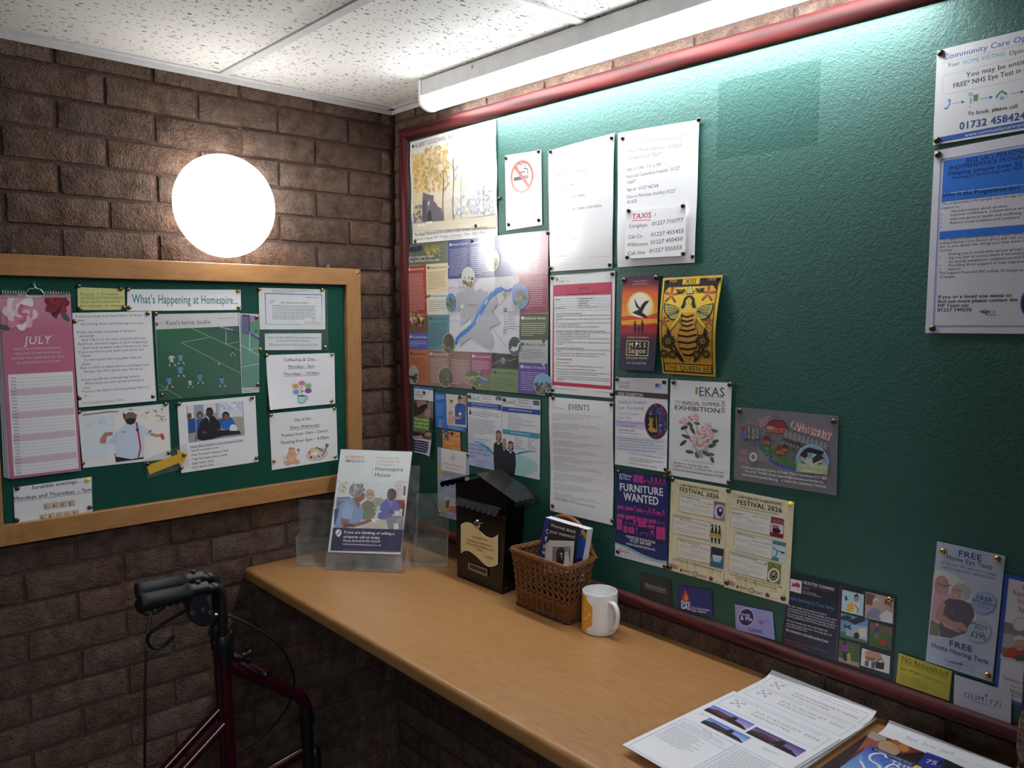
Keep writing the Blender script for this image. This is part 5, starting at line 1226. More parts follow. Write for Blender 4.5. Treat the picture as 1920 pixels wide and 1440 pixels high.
for y0, y1, a, xa, tb, xb in ((994, 984, 'Longleys', (815, 976), '01227 710777', (1018, 1298)), (1094, 1082, 'Cab Co', (802, 930), '01227 455455', (1008, 1306)), (1164, 1152, 'Wilkinsons', (794, 980), '01227 450450', (1006, 1296)), (1240, 1230, 'Cab line', (797, 956), '01227 555555', (994, 1292))): s.T(a, xa[0], y0, xa[1], y1, 32, '#24242e', .004, False, .12); s.T(tb, xb[0], y0-20, xb[1], y1-44, 34, '#24242e', .004, False, .12)

# stay put plan
s = Sheet(BOARD_B, c7, [(112, 88), (744, 40), (722, 1280), (114, 1228)], 'notice', 'white and crimson emergency evacuation plan headed Stay Put', 'notice', '#e6e6ea', M_SATIN, .0018, group=GB)
RED = '#c23a5c'
s.PG([(140, 182), (716, 150), (714, 1200), (132, 1154)], RED); s.PG([(150, 292), (702, 274), (698, 1164), (146, 1120)], '#e8e8ec')
s.E(178, 122, 13, 17, '#4a4a52'); s.PG([(170, 132), (186, 132), (180, 158)], '#4a4a52'); s.E(178, 121, 5, 7, '#d9d9de'); s.T('FIRST', 200, 122, 250, 118, 18, '#d8b878', .006); s.T('PORT', 198, 158, 252, 153, 24, '#4a7a8c', .004); s.T('Property', 262, 138, 302, 134, 9, '#7a9aa8'); s.T('Services', 262, 152, 302, 148, 9, '#7a9aa8'); s.T('independent', 256, 116, 316, 110, 9, '#d8b878')
s.T('STAY PUT', 390, 226, 494, 220, 22, '#3a1620', .022); s.T('Emergency Evacuation Plan', 276, 277, 570, 266, 20, '#3a1620', .022)
for y in (294, 322, 346, 370, 392, 412): s.LN([(150, y+2), (702, y-14)], 2, '#9aa4b8')
s.LN([(378, 292), (378, 430)], 2, '#9aa4b8'); s.LN([(150, 436), (702, 426)], 2, '#9aa4b8')
s.T('Address:', 160, 326, 214, 324, 12, '#2c2c34', .01); s.T('Assembly Point:', 160, 410, 262, 406, 12, '#2c2c34', .01)
for i, tx in enumerate(('HOMESPIRE HOUSE', 'KNOTTS LANE', 'CANTERBURY', 'KENT CT1 2AB')): s.T(tx, 388, 318+22*i, (526, 484, 480, 486)[i], 314+22*i, 12, '#2c2c34', .016)
s.T('IN THE FAR END OF CAR PARK', 388, 404, 580, 399, 12, '#c84a5c', .01)
def tline(y0, y1, tx, x0=172, x1=700, b=0.006, c='#34343c', h=12.5): s.T(tx, x0, y0, x1, y1, h, c, b)
tline(463, 459, 'If you discover a fire in your apartment', 172, 420, .02)
for y0, y1, tx, x1 in ((481, 476, 'Leave the premises by the nearest highlighted exit, along with everyone else in your', 700), (498, 495, 'apartment', 230), (519, 510, 'If possible turn off your extractor or affected appliance and close all doors on your way', 700), (536, 535, 'out', 190), (557, 552, 'Once outside your apartment ring the fire service on 999 from a safe area, pull the alarm', 700), (576, 572, 'cord or activate a break glass call point.', 394), (593, 591, 'Do not attempt to return to your apartment, wait at the assembly point.', 590), (645, 650, "STAY PUT - it will usually be safe for you to stay in your own flat if the fire is elsewhere,", 698), (662, 666, 'as the building is designed to contain a fire where it starts.', 506), (682, 686, 'Close all doors and windows and await further instructions.', 505), (700, 708, 'You should only evacuate if heat or smoke affects your apartment, or if instructed to do so', 698), (717, 720, 'by the emergency services.', 320), (740, 748, 'Do not leave your apartment to investigate. The Fire Brigade will advise you if you need', 698), (757, 757, 'to evacuate.', 236), (812, 820, 'Ring the fire service on 999 from a safe area, pull the alarm cord or activate a break glass', 698), (827, 829, 'call point.', 220), (848, 858, 'Leave the premises by the nearest highlighted exit, close all doors on your way out.', 654), (867, 880, 'Do not attempt to return to your apartment, wait at the assembly point.', 582), (966, 987, 'Do not re-enter the building until the Fire Brigade advises that it is safe to do so.', 634), (998, 1014, 'In the case of evacuation you will be transferred to a place of safety.', 556), (1023, 1051, 'The Fire Service have access to information regarding residents with mobility, audio or', 692), (1046, 1062, 'visual assistance who will need assistance in the case of an evacuation.', 574), (1069, 1098, 'Your monitoring company will call the Fire Service or other emergency services as required.', 692), (1088, 1120, 'Anyone who discovers the fire should call the Fire Service. Do not leave ringing 999 to', 692), (1106, 1108, 'someone else!', 246)): tline(y0, y1, tx, 172, x1)
for y in (478, 516, 554, 590, 642, 680, 698, 738, 808, 846, 864, 962, 993, 1018, 1064): s.E(158, y, 4, 4, '#34343c', 0, 8)
tline(630, 633, 'If you hear a communal or neighbours fire alarm while in your apartment', 172, 648, .02); tline(796, 801, 'If you discover a fire in the communal area', 172, 442, .02); tline(904, 909, 'General Fire Safety Advice', 172, 330, .02); tline(940, 943, 'DO NOT USE THE LIFT', 172, 300, .012, '#c84a5c')
tline(1184, 1204, 'HSG Part 6 - Evacuation Plan Stay Put 01 November 2017', 148, 390, .008, '#44444c', 9); tline(1218, 1230, 'File Location: Fire Safety Folder', 540, 690, .008, '#44444c', 9)

# theatre leaflet: the artwork is a plain sunset with a bird and walkers
s = Sheet(BOARD_B, c7, [(820, 105), (1168, 84), (1140, 1016), (787, 997)], 'leaflet', 'tall theatre leaflet with orange sunset and dark bird', 'leaflet', '#2a2440', M_SATIN, .004, group=GB, curl=corner_lift(.006, 'bottom'))
s.GR(0, 0, 1, 1, [(0, '#4a2848'), (.08, '#7c2c44'), (.17, '#e8663a'), (.30, '#f0853a'), (.42, '#f2a83c'), (.50, '#e8552e'), (.58, '#8e2638'), (.68, '#3a1c38'), (.82, '#2a2744'), (1, '#1f2540')])
s.E(990, 388, 132, 148, '#f3c84a', 0, 40); s.E(990, 382, 118, 134, '#f2e6a8', 0, 40); s.E(985, 372, 100, 116, '#f4efe0', 0, 40)
s.PG([(806, 480), (900, 470), (1000, 492), (1158, 440), (1158, 560), (806, 620)], '#dd4d2a'); s.PG([(806, 520), (960, 505), (1154, 500), (1154, 540), (806, 560)], '#f0a838'); s.PG([(804, 560), (920, 575), (1152, 550), (1150, 640), (802, 640)], '#a42a30')
INK = '#231a28'
s.PG([(910, 440), (940, 424), (980, 410), (1006, 360), (1036, 330), (1080, 322), (1060, 350), (1044, 366), (1020, 410), (1008, 440), (1040, 462), (1066, 492), (1030, 490), (990, 474), (950, 458)], INK); s.PG([(980, 412), (950, 386), (936, 340), (928, 300), (950, 340), (968, 370), (992, 400)], INK)
for x, h_, w_ in ((938, 120, 26), (974, 76, 18), (1010, 124, 26)): s.E(x, 652-h_, 9, 11, INK); s.PG([(x-w_/2, 652-h_+12), (x+w_/2, 652-h_+12), (x+w_/2-3, 640), (x-w_/2+3, 640)], INK)
s.LN([(948, 590), (974, 600), (1000, 592)], 5, INK)
s.T('MICHAEL HARRISON', 920, 150, 1054, 141, 10, '#e8d8d2', .006, True); s.T('CAMERON MACKINTOSH', 906, 180, 1066, 170, 10, '#e8d8d2', .006, True); s.T('in association with', 934, 163, 1040, 156, 7, '#d8c0b8', 0, True)
s.T("BOUBLIL & SCH\u00d6NBERG'S", 866, 694, 1074, 696, 13, '#e8dcd6', .006, True)
s.PG([(862, 710), (1076, 716), (1072, 866), (858, 858)], '#d9c59a'); s.PG([(868, 716), (1070, 722), (1066, 859), (864, 851)], '#17141c')
s.T('M I S S', 880, 782, 1050, 786, 44, '#e6d4ac', .008, True); s.T('Saigon', 876, 838, 1050, 842, 48, '#e6d4ac', .010, True); s.E(957, 742, 12, 15, '#f0e8dc')
s.T('THE LEGEND REBORN', 860, 895, 1068, 900, 16, '#e6d4ac', .004, True); s.T('TUE 7 - SAT 18 JULY 2026', 866, 942, 1058, 948, 14, '#e4dcd8', .006, True)

# queen bee card
s = Sheet(BOARD_B, c7, [(1222, 112), (1790, 80), (1722, 1072), (1217, 1036)], 'poster', 'yellow tarot style Queen Bee print curling off the board', 'poster', '#d8b03a', M_SATIN, .003, group=GB, curl=bend('v', lambda t: .012*math.sin(PI*t)**1.2, 16)+bend('u', lambda t: .004*(1-t), 4))
BK = '#1f1a1c'; YE = '#d9b43c'; YL = '#e2c24a'
s.U(.03, .02, .955, .98, BK); s.U(.045, .10, .94, .885, '#dba33a'); s.UE(.49, .30, .44, .2, '#e3c040')
s.UP([(.045, .10), (.12, .10), (.045, .15)], BK); s.UP([(.94, .10), (.87, .10), (.94, .15)], BK)
s.U(.35, .022, .64, .078, YE); s.UT('XIII', .395, .073, .19, BK, .012, True, h=.048)
s.U(.06, .895, .93, .965, YE); s.UT('THE QUEEN BEE', .075, .955, .81, BK, .010, True, h=.047)
def curlw(x, y, sx):
    for k in range(3): s.LN([(x+sx*(k*26), y), (x+sx*(k*26+14), y-16), (x+sx*(k*26+26), y-4), (x+sx*(k*26+18), y+12), (x+sx*(k*26+8), y+16)], 7, '#c98a5a')
curlw(1275, 142, 1); curlw(1730, 122, -1)
def flower5(cx, cy, r, c, rot=0):
    for k in range(5): 
        a = math.radians(rot+72*k-90); s.E(cx+r*.55*math.cos(a), cy+r*.55*math.sin(a)*1.15, r*.52, r*.16, c, math.degrees(a), 12)
for cx, cy, r in ((1316, 292, 82), (1664, 276, 82), (1262, 560, 48), (1688, 552, 48)): flower5(cx, cy, r, '#6a3428', 4); flower5(cx, cy, r*.8, '#a85a3a', 4)
# wings
for sx, c0 in ((-1, 1490), (1, 1490)):
    W_ = [(c0+sx*70, 440), (c0+sx*130, 400), (c0+sx*235, 372), (c0+sx*238, 420), (c0+sx*220, 480), (c0+sx*170, 540), (c0+sx*110, 545), (c0+sx*70, 500)]
    s.PG(W_, BK); s.PG([(c0+(x-c0)*.93+sx*6, 452+(y-452)*.88) for x, y in W_], '#b0a860')
    for k in range(6): s.LN([(c0+sx*80, 462), (c0+sx*(150+14*k), 395+25*k), (c0+sx*(222-12*k), 392+27*k)], 4, BK)
    W2 = [(c0+sx*60, 520), (c0+sx*86, 560), (c0+sx*80, 590), (c0+sx*60, 575)]; s.PG(W2, '#77703a')
    # arm and hand
    s.LN([(c0+sx*66, 440), (c0+sx*92, 520), (c0+sx*150, 600), (c0+sx*190, 640)], 34, BK); s.LN([(c0+sx*66, 440), (c0+sx*92, 520), (c0+sx*150, 600), (c0+sx*190, 640)], 27, YL); s.E(c0+sx*200, 644, 24, 12, BK, 24*sx); s.E(c0+sx*200, 644, 20, 9, YL, 24*sx)
# abdomen with stripes
body = [(1420, 470), (1560, 455), (1550, 540), (1530, 580), (1562, 640), (1572, 720), (1546, 800), (1500, 870), (1462, 925), (1420, 880), (1385, 820), (1370, 740), (1384, 650), (1420, 590), (1416, 540)]
body = [(x+18, y) for x, y in body]
s.PG(body, BK); s.PG([(1482+(x-1482)*.95, 690+(y-690)*.975) for x, y in body], '#dfa23c')
for y0, w0 in ((490, 60), (535, 60), (580, 55), (626, 78), (680, 92), (740, 98), (800, 88), (856, 58)):
    s.PG([(1484-w0, y0), (1484, y0+14), (1484+w0, y0-6), (1484+w0*.98, y0+14), (1484, y0+34), (1484-w0*.98, y0+20)], BK)
s.PG([(1424, 430), (1458, 400), (1520, 396), (1556, 424), (1566, 462), (1490, 470), (1420, 476)], YL)
# head, hair and hive crown
s.PG([(1440, 330), (1460, 305), (1490, 298), (1520, 304), (1540, 328), (1548, 380), (1562, 412), (1540, 430), (1520, 410), (1520, 350), (1456, 352), (1456, 412), (1438, 434), (1414, 418), (1430, 384)], BK)
s.E(1489, 350, 29, 40, YL); s.PG([(1478, 380), (1502, 380), (1508, 414), (1472, 416)], YL); s.PG([(1458, 350), (1464, 316), (1489, 306), (1514, 316), (1520, 348), (1506, 326), (1489, 316), (1472, 328)], BK)
for x in (1479, 1500): s.E(x, 346, 5, 3, BK); s.LN([(x-7, 338), (x+7, 337)], 2.5, BK)
s.LN([(1489, 350), (1487, 364), (1492, 365)], 2, BK); s.E(1489, 374, 7, 3, '#7a2a22')
for k, (w_, y_) in enumerate(((34, 262), (30, 244), (24, 226), (16, 210))): s.E(1490, y_, w_+3, 13, BK); s.E(1490, y_, w_, 10, '#d6c878')
for k in range(5): s.PG([(1460+k*13, 298), (1466+k*13, 276), (1472+k*13, 298)], '#b07a6a')
s.LN([(1462, 268), (1440, 250), (1436, 220)], 4, BK); s.LN([(1518, 266), (1540, 246), (1544, 216)], 4, BK)
for sx, bx, by in ((-1, 1400, 252), (1, 1586, 240)):
    s.E(bx, by, 10, 22, BK, 20*sx); s.E(bx-22, by-8, 24, 9, BK, 20); s.E(bx+22, by-10, 24, 9, BK, -20); s.E(bx-18, by+12, 18, 7, BK, -25); s.E(bx+18, by+10, 18, 7, BK, 25); s.LN([(bx-8, by), (bx+8, by-2)], 4, YL)
# leaves and round flowers
rr = random.Random(3)
for sx in (-1, 1):
    for k in range(15):
        y = 640+k*20; x0 = 1480+sx*(228-k*7-8*abs(k-7)); s.E(x0, y, 34, 8, BK, sx*(-55+rr.uniform(-20, 20)), 10)
    for k in range(9): s.E(1480+sx*(70+8*k), 905-k*16, 40, 8, BK, sx*(-48-k*2), 10)
for cx, cy, r in ((1300, 745, 68), (1628, 745, 68), (1252, 860, 40), (1332, 868, 40), (1656, 866, 40), (1564, 872, 40)):
    for k in range(9): a = 2*PI*k/9; s.E(cx+r*.66*math.cos(a), cy+r*.66*math.sin(a), r*.36, r*.30, BK, math.degrees(a), 10)
    for k in range(9): a = 2*PI*k/9; s.E(cx+r*.62*math.cos(a), cy+r*.62*math.sin(a), r*.24, r*.05, '#b98a3a', math.degrees(a), 8)
    s.E(cx, cy, r*.52, r*.52, BK, 0, 16); s.E(cx, cy, r*.40, r*.40, '#b39a4a', 0, 16); s.E(cx, cy, r*.26, r*.26, BK, 0, 14); s.E(cx, cy, r*.12, r*.12, YE, 0, 10)

# carers leaflet
s = Sheet(BOARD_B, c5, [(135, 70), (318, 90), (328, 745), (136, 708)], 'leaflet', 'narrow carers support leaflet with a green box over a photo of two people', 'leaflet', '#dcdde2', M_SATIN, .003, group=GB, curl=corner_lift(.016, 'br'))
s.U(0, 0, 1, .035, '#3f78c4'); s.T('Carers', 148, 130, 202, 137, 20, '#33407c', .006); s.T('Support', 148, 156, 216, 164, 18, '#33407c', .012); s.T('East Kent', 148, 178, 218, 184, 14, '#4a90d0', .006)
s.PG([(135, 195), (322, 215), (326, 585), (124, 566)], '#7a6a5c'); s.PG([(150, 200), (276, 206), (262, 282), (190, 342), (134, 352), (134, 250)], '#3a2a2c'); s.PG([(160, 205), (250, 210), (262, 250), (200, 290), (165, 260)], '#a8806c'); s.E(225, 262, 50, 18, '#2a2024', -20); s.BL(.7, .2, .97, .32, 20, ['#a89a80', '#8a8a70', '#c2b59a'], .03, 3, .5)
s.PG([(240, 400), (254, 372), (300, 360), (324, 400), (326, 560), (250, 560)], '#2c2e38'); s.E(268, 335, 29, 44, '#b58a76'); s.PG([(238, 318), (246, 288), (276, 276), (300, 300), (302, 326), (270, 310)], '#8a8f98'); s.E(262, 358, 14, 10, '#8d6a5c'); s.PG([(130, 500), (230, 520), (240, 560), (160, 575), (126, 566)], '#23232c'); s.E(282, 530, 36, 24, '#b98f7c'); s.PG([(124, 548), (210, 538), (230, 570), (124, 570)], '#c09880')
s.PG([(130, 362), (290, 382), (284, 498), (130, 474)], '#6d9a42')
for i, tx in enumerate(('How to register', 'as a Carer with', 'my GP Practice')): s.T(tx, 142, (393, 431, 466)[i], (274, 266, 270)[i], (412, 448, 486)[i], 20, '#e6ecd8', .010)
for k in range(5): s.PG([(134, 582+23*k), (292-12*(k == 4), 604+23*k), (290-12*(k == 4), 625+23*k), (134, 602+23*k)], '#2a2f66')
s.G(.06, .785, .82, .965, 5, '#d4d6e8', .38, 4, .7)
# nurse leaflet
s = Sheet(BOARD_B, c5, [(330, 133), (640, 165), (643, 516), (345, 465)], 'leaflet', 'blue landscape leaflet showing a nurse in blue helping a woman', 'leaflet', '#1e6fc8', M_SATIN, .0020, group=GB)
s.PG([(442, 146), (640, 167), (642, 470), (452, 444)], '#d6d2d0'); s.PG([(600, 164), (638, 168), (640, 320), (612, 300)], '#b58a6a'); s.G(.05, .05, .32, .2, 4, '#d4e2f4', .45, 3); s.G(.05, .28, .31, .66, 10, '#a9cbf0', .3, 4); [s.T('YOUR', 370, 404+20*k, 396, 408+20*k, 12, '#e8f0fa', .016) for k in range(4)]; [s.T(('WISH', 'LIFE', 'CARE', 'WAY')[k], 398, 408+20*k, 424, 411+20*k, 12, ('#e8b04a', '#e87a5a', '#e86a6a', '#8ab0f0')[k], .016) for k in range(4)]
s.PG([(528, 270), (556, 236), (600, 240), (634, 262), (632, 450), (530, 440)], '#2b55a4'); s.E(576, 214, 21, 32, '#b58870'); s.PG([(554, 208), (558, 172), (576, 160), (594, 176), (598, 206), (576, 190)], '#241c1e'); s.LN([(600, 280), (628, 340), (590, 376)], 22, '#34 62b0'.replace(' ', '')); s.LN([(590, 376), (560, 386)], 14, '#b98c74')
s.E(486, 322, 27, 38, '#c2a290'); s.PG([(464, 330), (462, 300), (490, 284), (514, 300), (512, 320), (486, 306)], '#d8d4d0'); s.PG([(462, 372), (490, 352), (524, 372), (520, 440), (456, 440)], '#cfa8a0'); s.LN([(500, 390), (540, 380), (572, 384)], 15, '#c89f8c'); s.E(578, 342, 14, 16, '#dfe6ee')
s.T('Delivering the care you', 462, 458, 580, 478, 13, '#e4eefa', .010); s.T('deserve in your home', 470, 478, 582, 498, 13, '#e4eefa', .010); s.E(606, 486, 14, 12, '#bcd4f0'); s.E(610, 486, 12, 10, '#1e6fc8')
# orange card
s = Sheet(BOARD_B, c5, [(408, 490), (580, 518), (585, 700), (412, 665)], 'card', 'small orange telephone advice card below the nurse leaflet', 'card', '#d68a3c', M_SATIN, .0022, group=GB)
s.LN([(420, 530), (424, 508), (450, 506), (468, 522), (470, 540)], 14, '#3c4a84'); s.PG([(432, 556), (444, 526), (454, 528), (468, 574), (466, 594), (422, 584)], '#3c4a84'); s.T('111', 430, 584, 458, 589, 18, '#e8e6ea', .03); s.T('NHS', 545, 536, 572, 541, 11, '#e8e6ea', .03)
for y, x0, x1 in ((566, 500, 574), (580, 486, 574), (594, 480, 574)): s.T('When its less urgent than 999', x0, y, x1, y+14, 9, '#f4e6d4', .016)
s.G(.12, .62, .92, .78, 2, '#f0dcc0', .4, 4); s.G(.5, .88, .95, .95, 1, '#f4e6d4', .5, 2, 1)
# osteopathy leaflet and card
s = Sheet(BOARD_B, c5, [(360, 658), (668, 715), (668, 1402), (365, 1315)], 'leaflet', 'pale blue osteopathy leaflet partly hidden behind the black suggestion box', 'leaflet', '#a9b4d0', M_SATIN, .0018, group=GB)
s.PG([(372, 830), (400, 800), (440, 900), (400, 960), (368, 900)], '#c9b48a'); s.PG([(366, 1160), (440, 1180), (470, 1280), (380, 1310)], '#c4ad84'); s.T('Structural and cranial osteopathy for all the', 376, 906, 640, 962, 15, '#3c3c58', .006); s.T('family in the heart of Canterbury', 412, 938, 640, 990, 14, '#3c3c58', .006)
s.T('Our osteopaths bring a combined', 380, 990, 640, 1046, 14, '#3c3c58', .006); s.T('experience to their', 424, 1034, 560, 1062, 14, '#3c3c58', .006); s.T('Treat yourself', 472, 1096, 560, 1112, 14, '#8a6a3c', .006); s.T('at our clinic', 446, 1116, 550, 1138, 14, '#8a6a3c', .006)
s.PG([(434, 1144), (640, 1186), (640, 1330), (434, 1274)], '#c8bcb4'); s.PG([(440, 1180), (480, 1170), (470, 1240), (440, 1260)], '#3c2e30'); s.PG([(440, 1276), (480, 1230), (530, 1230), (600, 1290), (600, 1318)], '#c07a72'); s.G(.05, .93, .9, .985, 2, '#5a5a78', .4, 3)
s = Sheet(BOARD_B, c5, [(397, 670), (640, 712), (632, 926), (397, 878)], 'business_card', 'white osteopathy business card with copper cross emblem', 'card', '#e4e3e6', M_PAPER, .0028, group=GB)
for k in range(4):
    a = PI/2*k; x, y = 513+20*math.cos(a), 764+26*math.sin(a); s.E(x, y, 9, 12, '#b98a72', 0, 12); s.E(x, y, 6, 9, '#e4e3e6', 0, 12)
s.PG([(513, 744), (524, 764), (513, 786), (502, 762)], '#b98a72'); s.PG([(513, 752), (519, 764), (513, 777), (507, 763)], '#e4e3e6'); s.T('Canterbury Osteopathy', 416, 822, 612, 862, 20, '#b08a72', .002); s.T('Listening | Facilitating | Healing', 438, 860, 586, 890, 11, '#8a8a94')
# physiotherapy leaflets
s = Sheet(BOARD_B, c5, [(650, 137), (982, 172), (975, 900), (662, 830)], 'leaflet', 'white physiotherapy leaflet with home visiting heading, left half of a pair', 'leaflet', '#dcdde4', M_SATIN, .0018, group=GB)
def plinks(x, y): s.T('Links', x, y, x+62, y+7, 28, '#2c4a78', .008); s.LN([(x+74, y-24), (x+70, y+2), (x+78, y+14), (x+84, y-8), (x+78, y-26)], 4, '#2c6a98')
plinks(676, 200); s.T('jlinks.co.uk', 798, 176, 874, 184, 12, '#3c3c48', .004); s.T('07801523208', 798, 200, 876, 210, 14, '#3c3c48', .004); s.T('Referrals@jlinks.co.uk', 766, 222, 906, 240, 12, '#3c3c48', .006); s.PG([(922, 172), (976, 178), (975, 214), (922, 208)], '#2c3f78'); s.T('hcpc', 928, 198, 960, 202, 14, '#e4e6ee', .012); s.G(.82, .105, .97, .13, 2, '#5a5a68', .4, 3)
s.PG([(654, 226), (979, 258), (978, 314), (655, 278)], '#244a9c'); s.T('Are you looking for Physiotherapy in the', 690, 246, 942, 274, 13, '#e4e8f4', .014); s.T('convenience of your home or care home?', 688, 272, 944, 300, 13, '#e4e8f4', .014)
s.T('Who are we?', 800, 313, 858, 319, 11, '#3c3c48', .010); s.E(678, 306, 7, 10, '#6a5a54'); s.PG([(668, 318), (688, 320), (688, 356), (668, 354)], '#2a2a34')
s.G(.14, .235, .96, .31, 3, '#5c5c6a', .36, 7); s.G(.04, .335, .85, .545, 8, '#5c5c6a', .36, 8)
for k, tx in enumerate(('No limits', 'Home', 'NHS and GP Registered Physiotherapists', 'CPD in experience and expertise')): s.LN([(668, 532+22*k), (673, 538+22*k), (680, 524+22*k)], 3, '#2c2c38'); s.T(tx, 684, 537+22*k, (734, 712, 868, 826)[k], (545, 560, 602, 618)[k]+(-2), 11, '#3c3c48', .006)
s.PG([(716, 612), (790, 628), (860, 670), (900, 720), (905, 750), (850, 700), (790, 650), (720, 620)], '#3a9ab8'); s.PG([(660, 618), (760, 628), (830, 680), (890, 750), (912, 884), (662, 830)], '#b8c0e4')
for k, (tx, x1) in enumerate((('HOME VISITING', 802), ('PHYSIOTHERAPY IN', 846), ('SOUTH-EAST LONDON', 872), ('& KENT', 730))): s.T(tx, 668, (648, 684, 720, 756)[k], x1, (668, 710, 752, 764)[k], 24, '#33549c', .012)
s.T('Have questions or like to talk', 726, 782, 882, 818, 11, '#33549c', .008); s.T('with a Physio?', 726, 802, 800, 818, 11, '#33549c', .008); s.T('Call 07801523208', 726, 826, 816, 850, 12, '#33549c', .010)
def woman(s, x, y, h, w, hair, skin='#b58c78'):
    s.PG([(x-w*.28, y-h*.98), (x, y-h*1.02), (x+w*.28, y-h*.97), (x+w*.34, y-h*.74), (x-w*.30, y-h*.76)], hair); s.E(x, y-h*.87, w*.24, h*.085, skin); s.PG([(x-w*.12, y-h*.8), (x+w*.12, y-h*.8), (x+w*.14, y-h*.72), (x-w*.14, y-h*.72)], skin)
    s.PG([(x-w*.55, y-h*.66), (x-w*.2, y-h*.74), (x+w*.2, y-h*.74), (x+w*.55, y-h*.65), (x+w*.62, y-h*.30), (x+w*.44, y), (x-w*.48, y), (x-w*.60, y-h*.30)], '#1f2430'); s.PG([(x-w*.16, y-h*.74), (x, y-h*.67), (x+w*.16, y-h*.74), (x+w*.20, y-h*.70), (x, y-h*.64), (x-w*.2, y-h*.70)], '#e0e2e8')
woman(s, 950, 890, 380, 82, '#5a4034')
s = Sheet(BOARD_B, c5, [(985, 173), (1355, 207), (1347, 976), (976, 900)], 'leaflet', 'white physiotherapy leaflet with a county map, right half of a pair', 'leaflet', '#dcdde4', M_SATIN, .0018, group=GB)
plinks(1022, 236); s.T('jlinks.co.uk', 1148, 212, 1230, 220, 12, '#3c3c48', .004); s.T('07801523208', 1146, 238, 1232, 247, 14, '#3c3c48', .004); s.T('Referrals@jlinks.co.uk', 1112, 264, 1268, 280, 12, '#3c3c48', .006); s.PG([(1284, 212), (1342, 218), (1342, 258), (1284, 252)], '#1f3f58'); s.E(1326, 238, 14, 15, '#3a8a7c'); s.T('hcpc', 1288, 236, 1314, 240, 12, '#e4e6ee', .014)
s.PG([(985, 266), (1353, 302), (1352, 350), (984, 314)], '#244a9c'); s.T('Specialist Home Physiotherapy', 1054, 300, 1270, 324, 15, '#e4e8f4', .014)
for k in range(9): s.T(('Joint / Back / Muscle', 'Falls Prevention', 'Neurological conditions', 'Recovery and prevention of falls', 'Rehabilitation after surgery or joint replacement', 'Respiratory rehabilitation', 'Recovery of mobility after illness or hospital admission', 'Pain management', 'Soft tissue injury / post-op')[k], 1050, 330+19*k, (1158, 1140, 1164, 1194, 1274, 1166, 1304, 1150, 1152)[k], 340+19.4*k+(4 if k in (4, 6) else 0), 10, '#4a4a58', .004); s.E(1042, 326+19*k, 3, 3, '#4a4a58', 0, 8)
s.PG([(990, 482), (1350, 528), (1350, 576), (990, 528)], '#3a9ab8'); s.T('Neuro Physiotherapy at home', 1068, 522, 1252, 548, 14, '#e8f2f6', .012)
for k in range(7): s.T(('Stroke', 'Parkinsons', 'Multiple Sclerosis', 'Spinal Cord Injury', 'Brain injury', 'Dementia care', 'Mobility and vestibular')[k], 1106, 560+19.5*k, (1134, 1154, 1188, 1188, 1158, 1172, 1216)[k], 562+20.5*k, 10, '#4a4a58', .004); s.T(('Additional Services', 'Y-Exercise', 'Yoga', 'Pilates', 'Hydrotherapy', 'Massage Therapy', 'Group exercise')[k], 1232, 574+19.5*k, (1328, 1300, 1264, 1276, 1302, 1316, 1314)[k], 584+20.5*k, 10, '#4a4a58', .004)
s.PG([(1104, 730), (1150, 704), (1230, 692), (1344, 706), (1260, 702), (1170, 722), (1110, 736)], '#3a9ab8')
s.PG([(1112, 760), (1150, 728), (1200, 752), (1250, 772), (1300, 800), (1330, 830), (1326, 880), (1270, 900), (1240, 930), (1180, 940), (1110, 910), (1100, 840)], '#a8d2d4'); s.BL(.40, .72, .93, .96, 60, ['#5a8fb8', '#6ab0b0', '#88bfc8', '#4a6a9a'], .008, 4, .9)
woman(s, 1006, 906, 330, 60, '#a8886c'); woman(s, 1068, 925, 322, 82, '#3a2a2a')
# ------------------------------------------------------------------ large noticeboard, right half
# events list
s = Sheet(BOARD_B, c8, [(82, 95), (563, 135), (560, 1058), (92, 948)], 'notice', 'white Events list with ten small paragraphs', 'notice', '#e2e2e8', M_PAPER, .0018, group=GB, curl=waves(.003, 1.2))
s.T('EVENTS', 226, 190, 388, 200, 40, '#33333a', .004, True); s.T('JULY-NOVEMBER', 114, 182, 194, 188, 9, '#77777e', 0, True)
ev = [(232, 'Gavin Plumley & his Fun Russian in Conversation - Six Minutes by Samuel to Arthur'), (302, 'Daniel Wagner in Conversation - The Roundwater Promise'), (370, 'Saul Dahan in Conversation - The Holly Man'), (432, 'Asa Pemar in Conversation - Sunset History'), (490, 'Deirdre Purdie In Conversation - Moonlight Orchard'), (548, 'Adele Conway-Phillips in Conversation - Coming Off'), (606, 'Gwyn Wilson in Conversation - Beltane Gold'), (680, 'An Immersive Set Sensitisation with Keith Wood and Sophia Wilson - Max Anderson Jones'), (752, 'Beatrix Cooper in Conversation - A House on Top of the World'), (822, 'Ian Murgatroyd in Conversation - Magic')]
for i, (y, tx) in enumerate(ev):
    ty = y+ (8 if i > 4 else 4)*0; sl = .035+.012*i
    x1 = (398, 308, 258, 268, 264, 286, 278, 430, 338, 252)[i]; x0 = 108+ i*1.2
    s.T(tx, x0, y-6, x1, y-6+(x1-x0)*sl*1.25, 8, '#55555f', .004, True)
    for k, w_ in enumerate((415, 380, 260, 120)[:4 if i not in (2, 3, 4) else 3]):
        x1 = min(x0+w_*(.95-.07*((i*7+k*3) % 5)), 522); s.T(('Being remarkably important of his father to read this spirit of Nurture, delightful extraordinary and moving.', 'exploring of the new through the seasons that bring', 'Tuesday 14th July 2026 - 18:30 at Waterstones, Canterbury - Rose Lane', 'TICKETS are \u00a37 Book & Ticket')[k], x0, y+5+k*11.5, x1, y+5+k*11.5+(x1-x0)*sl*1.25, 8, '#77777f', 0, True)
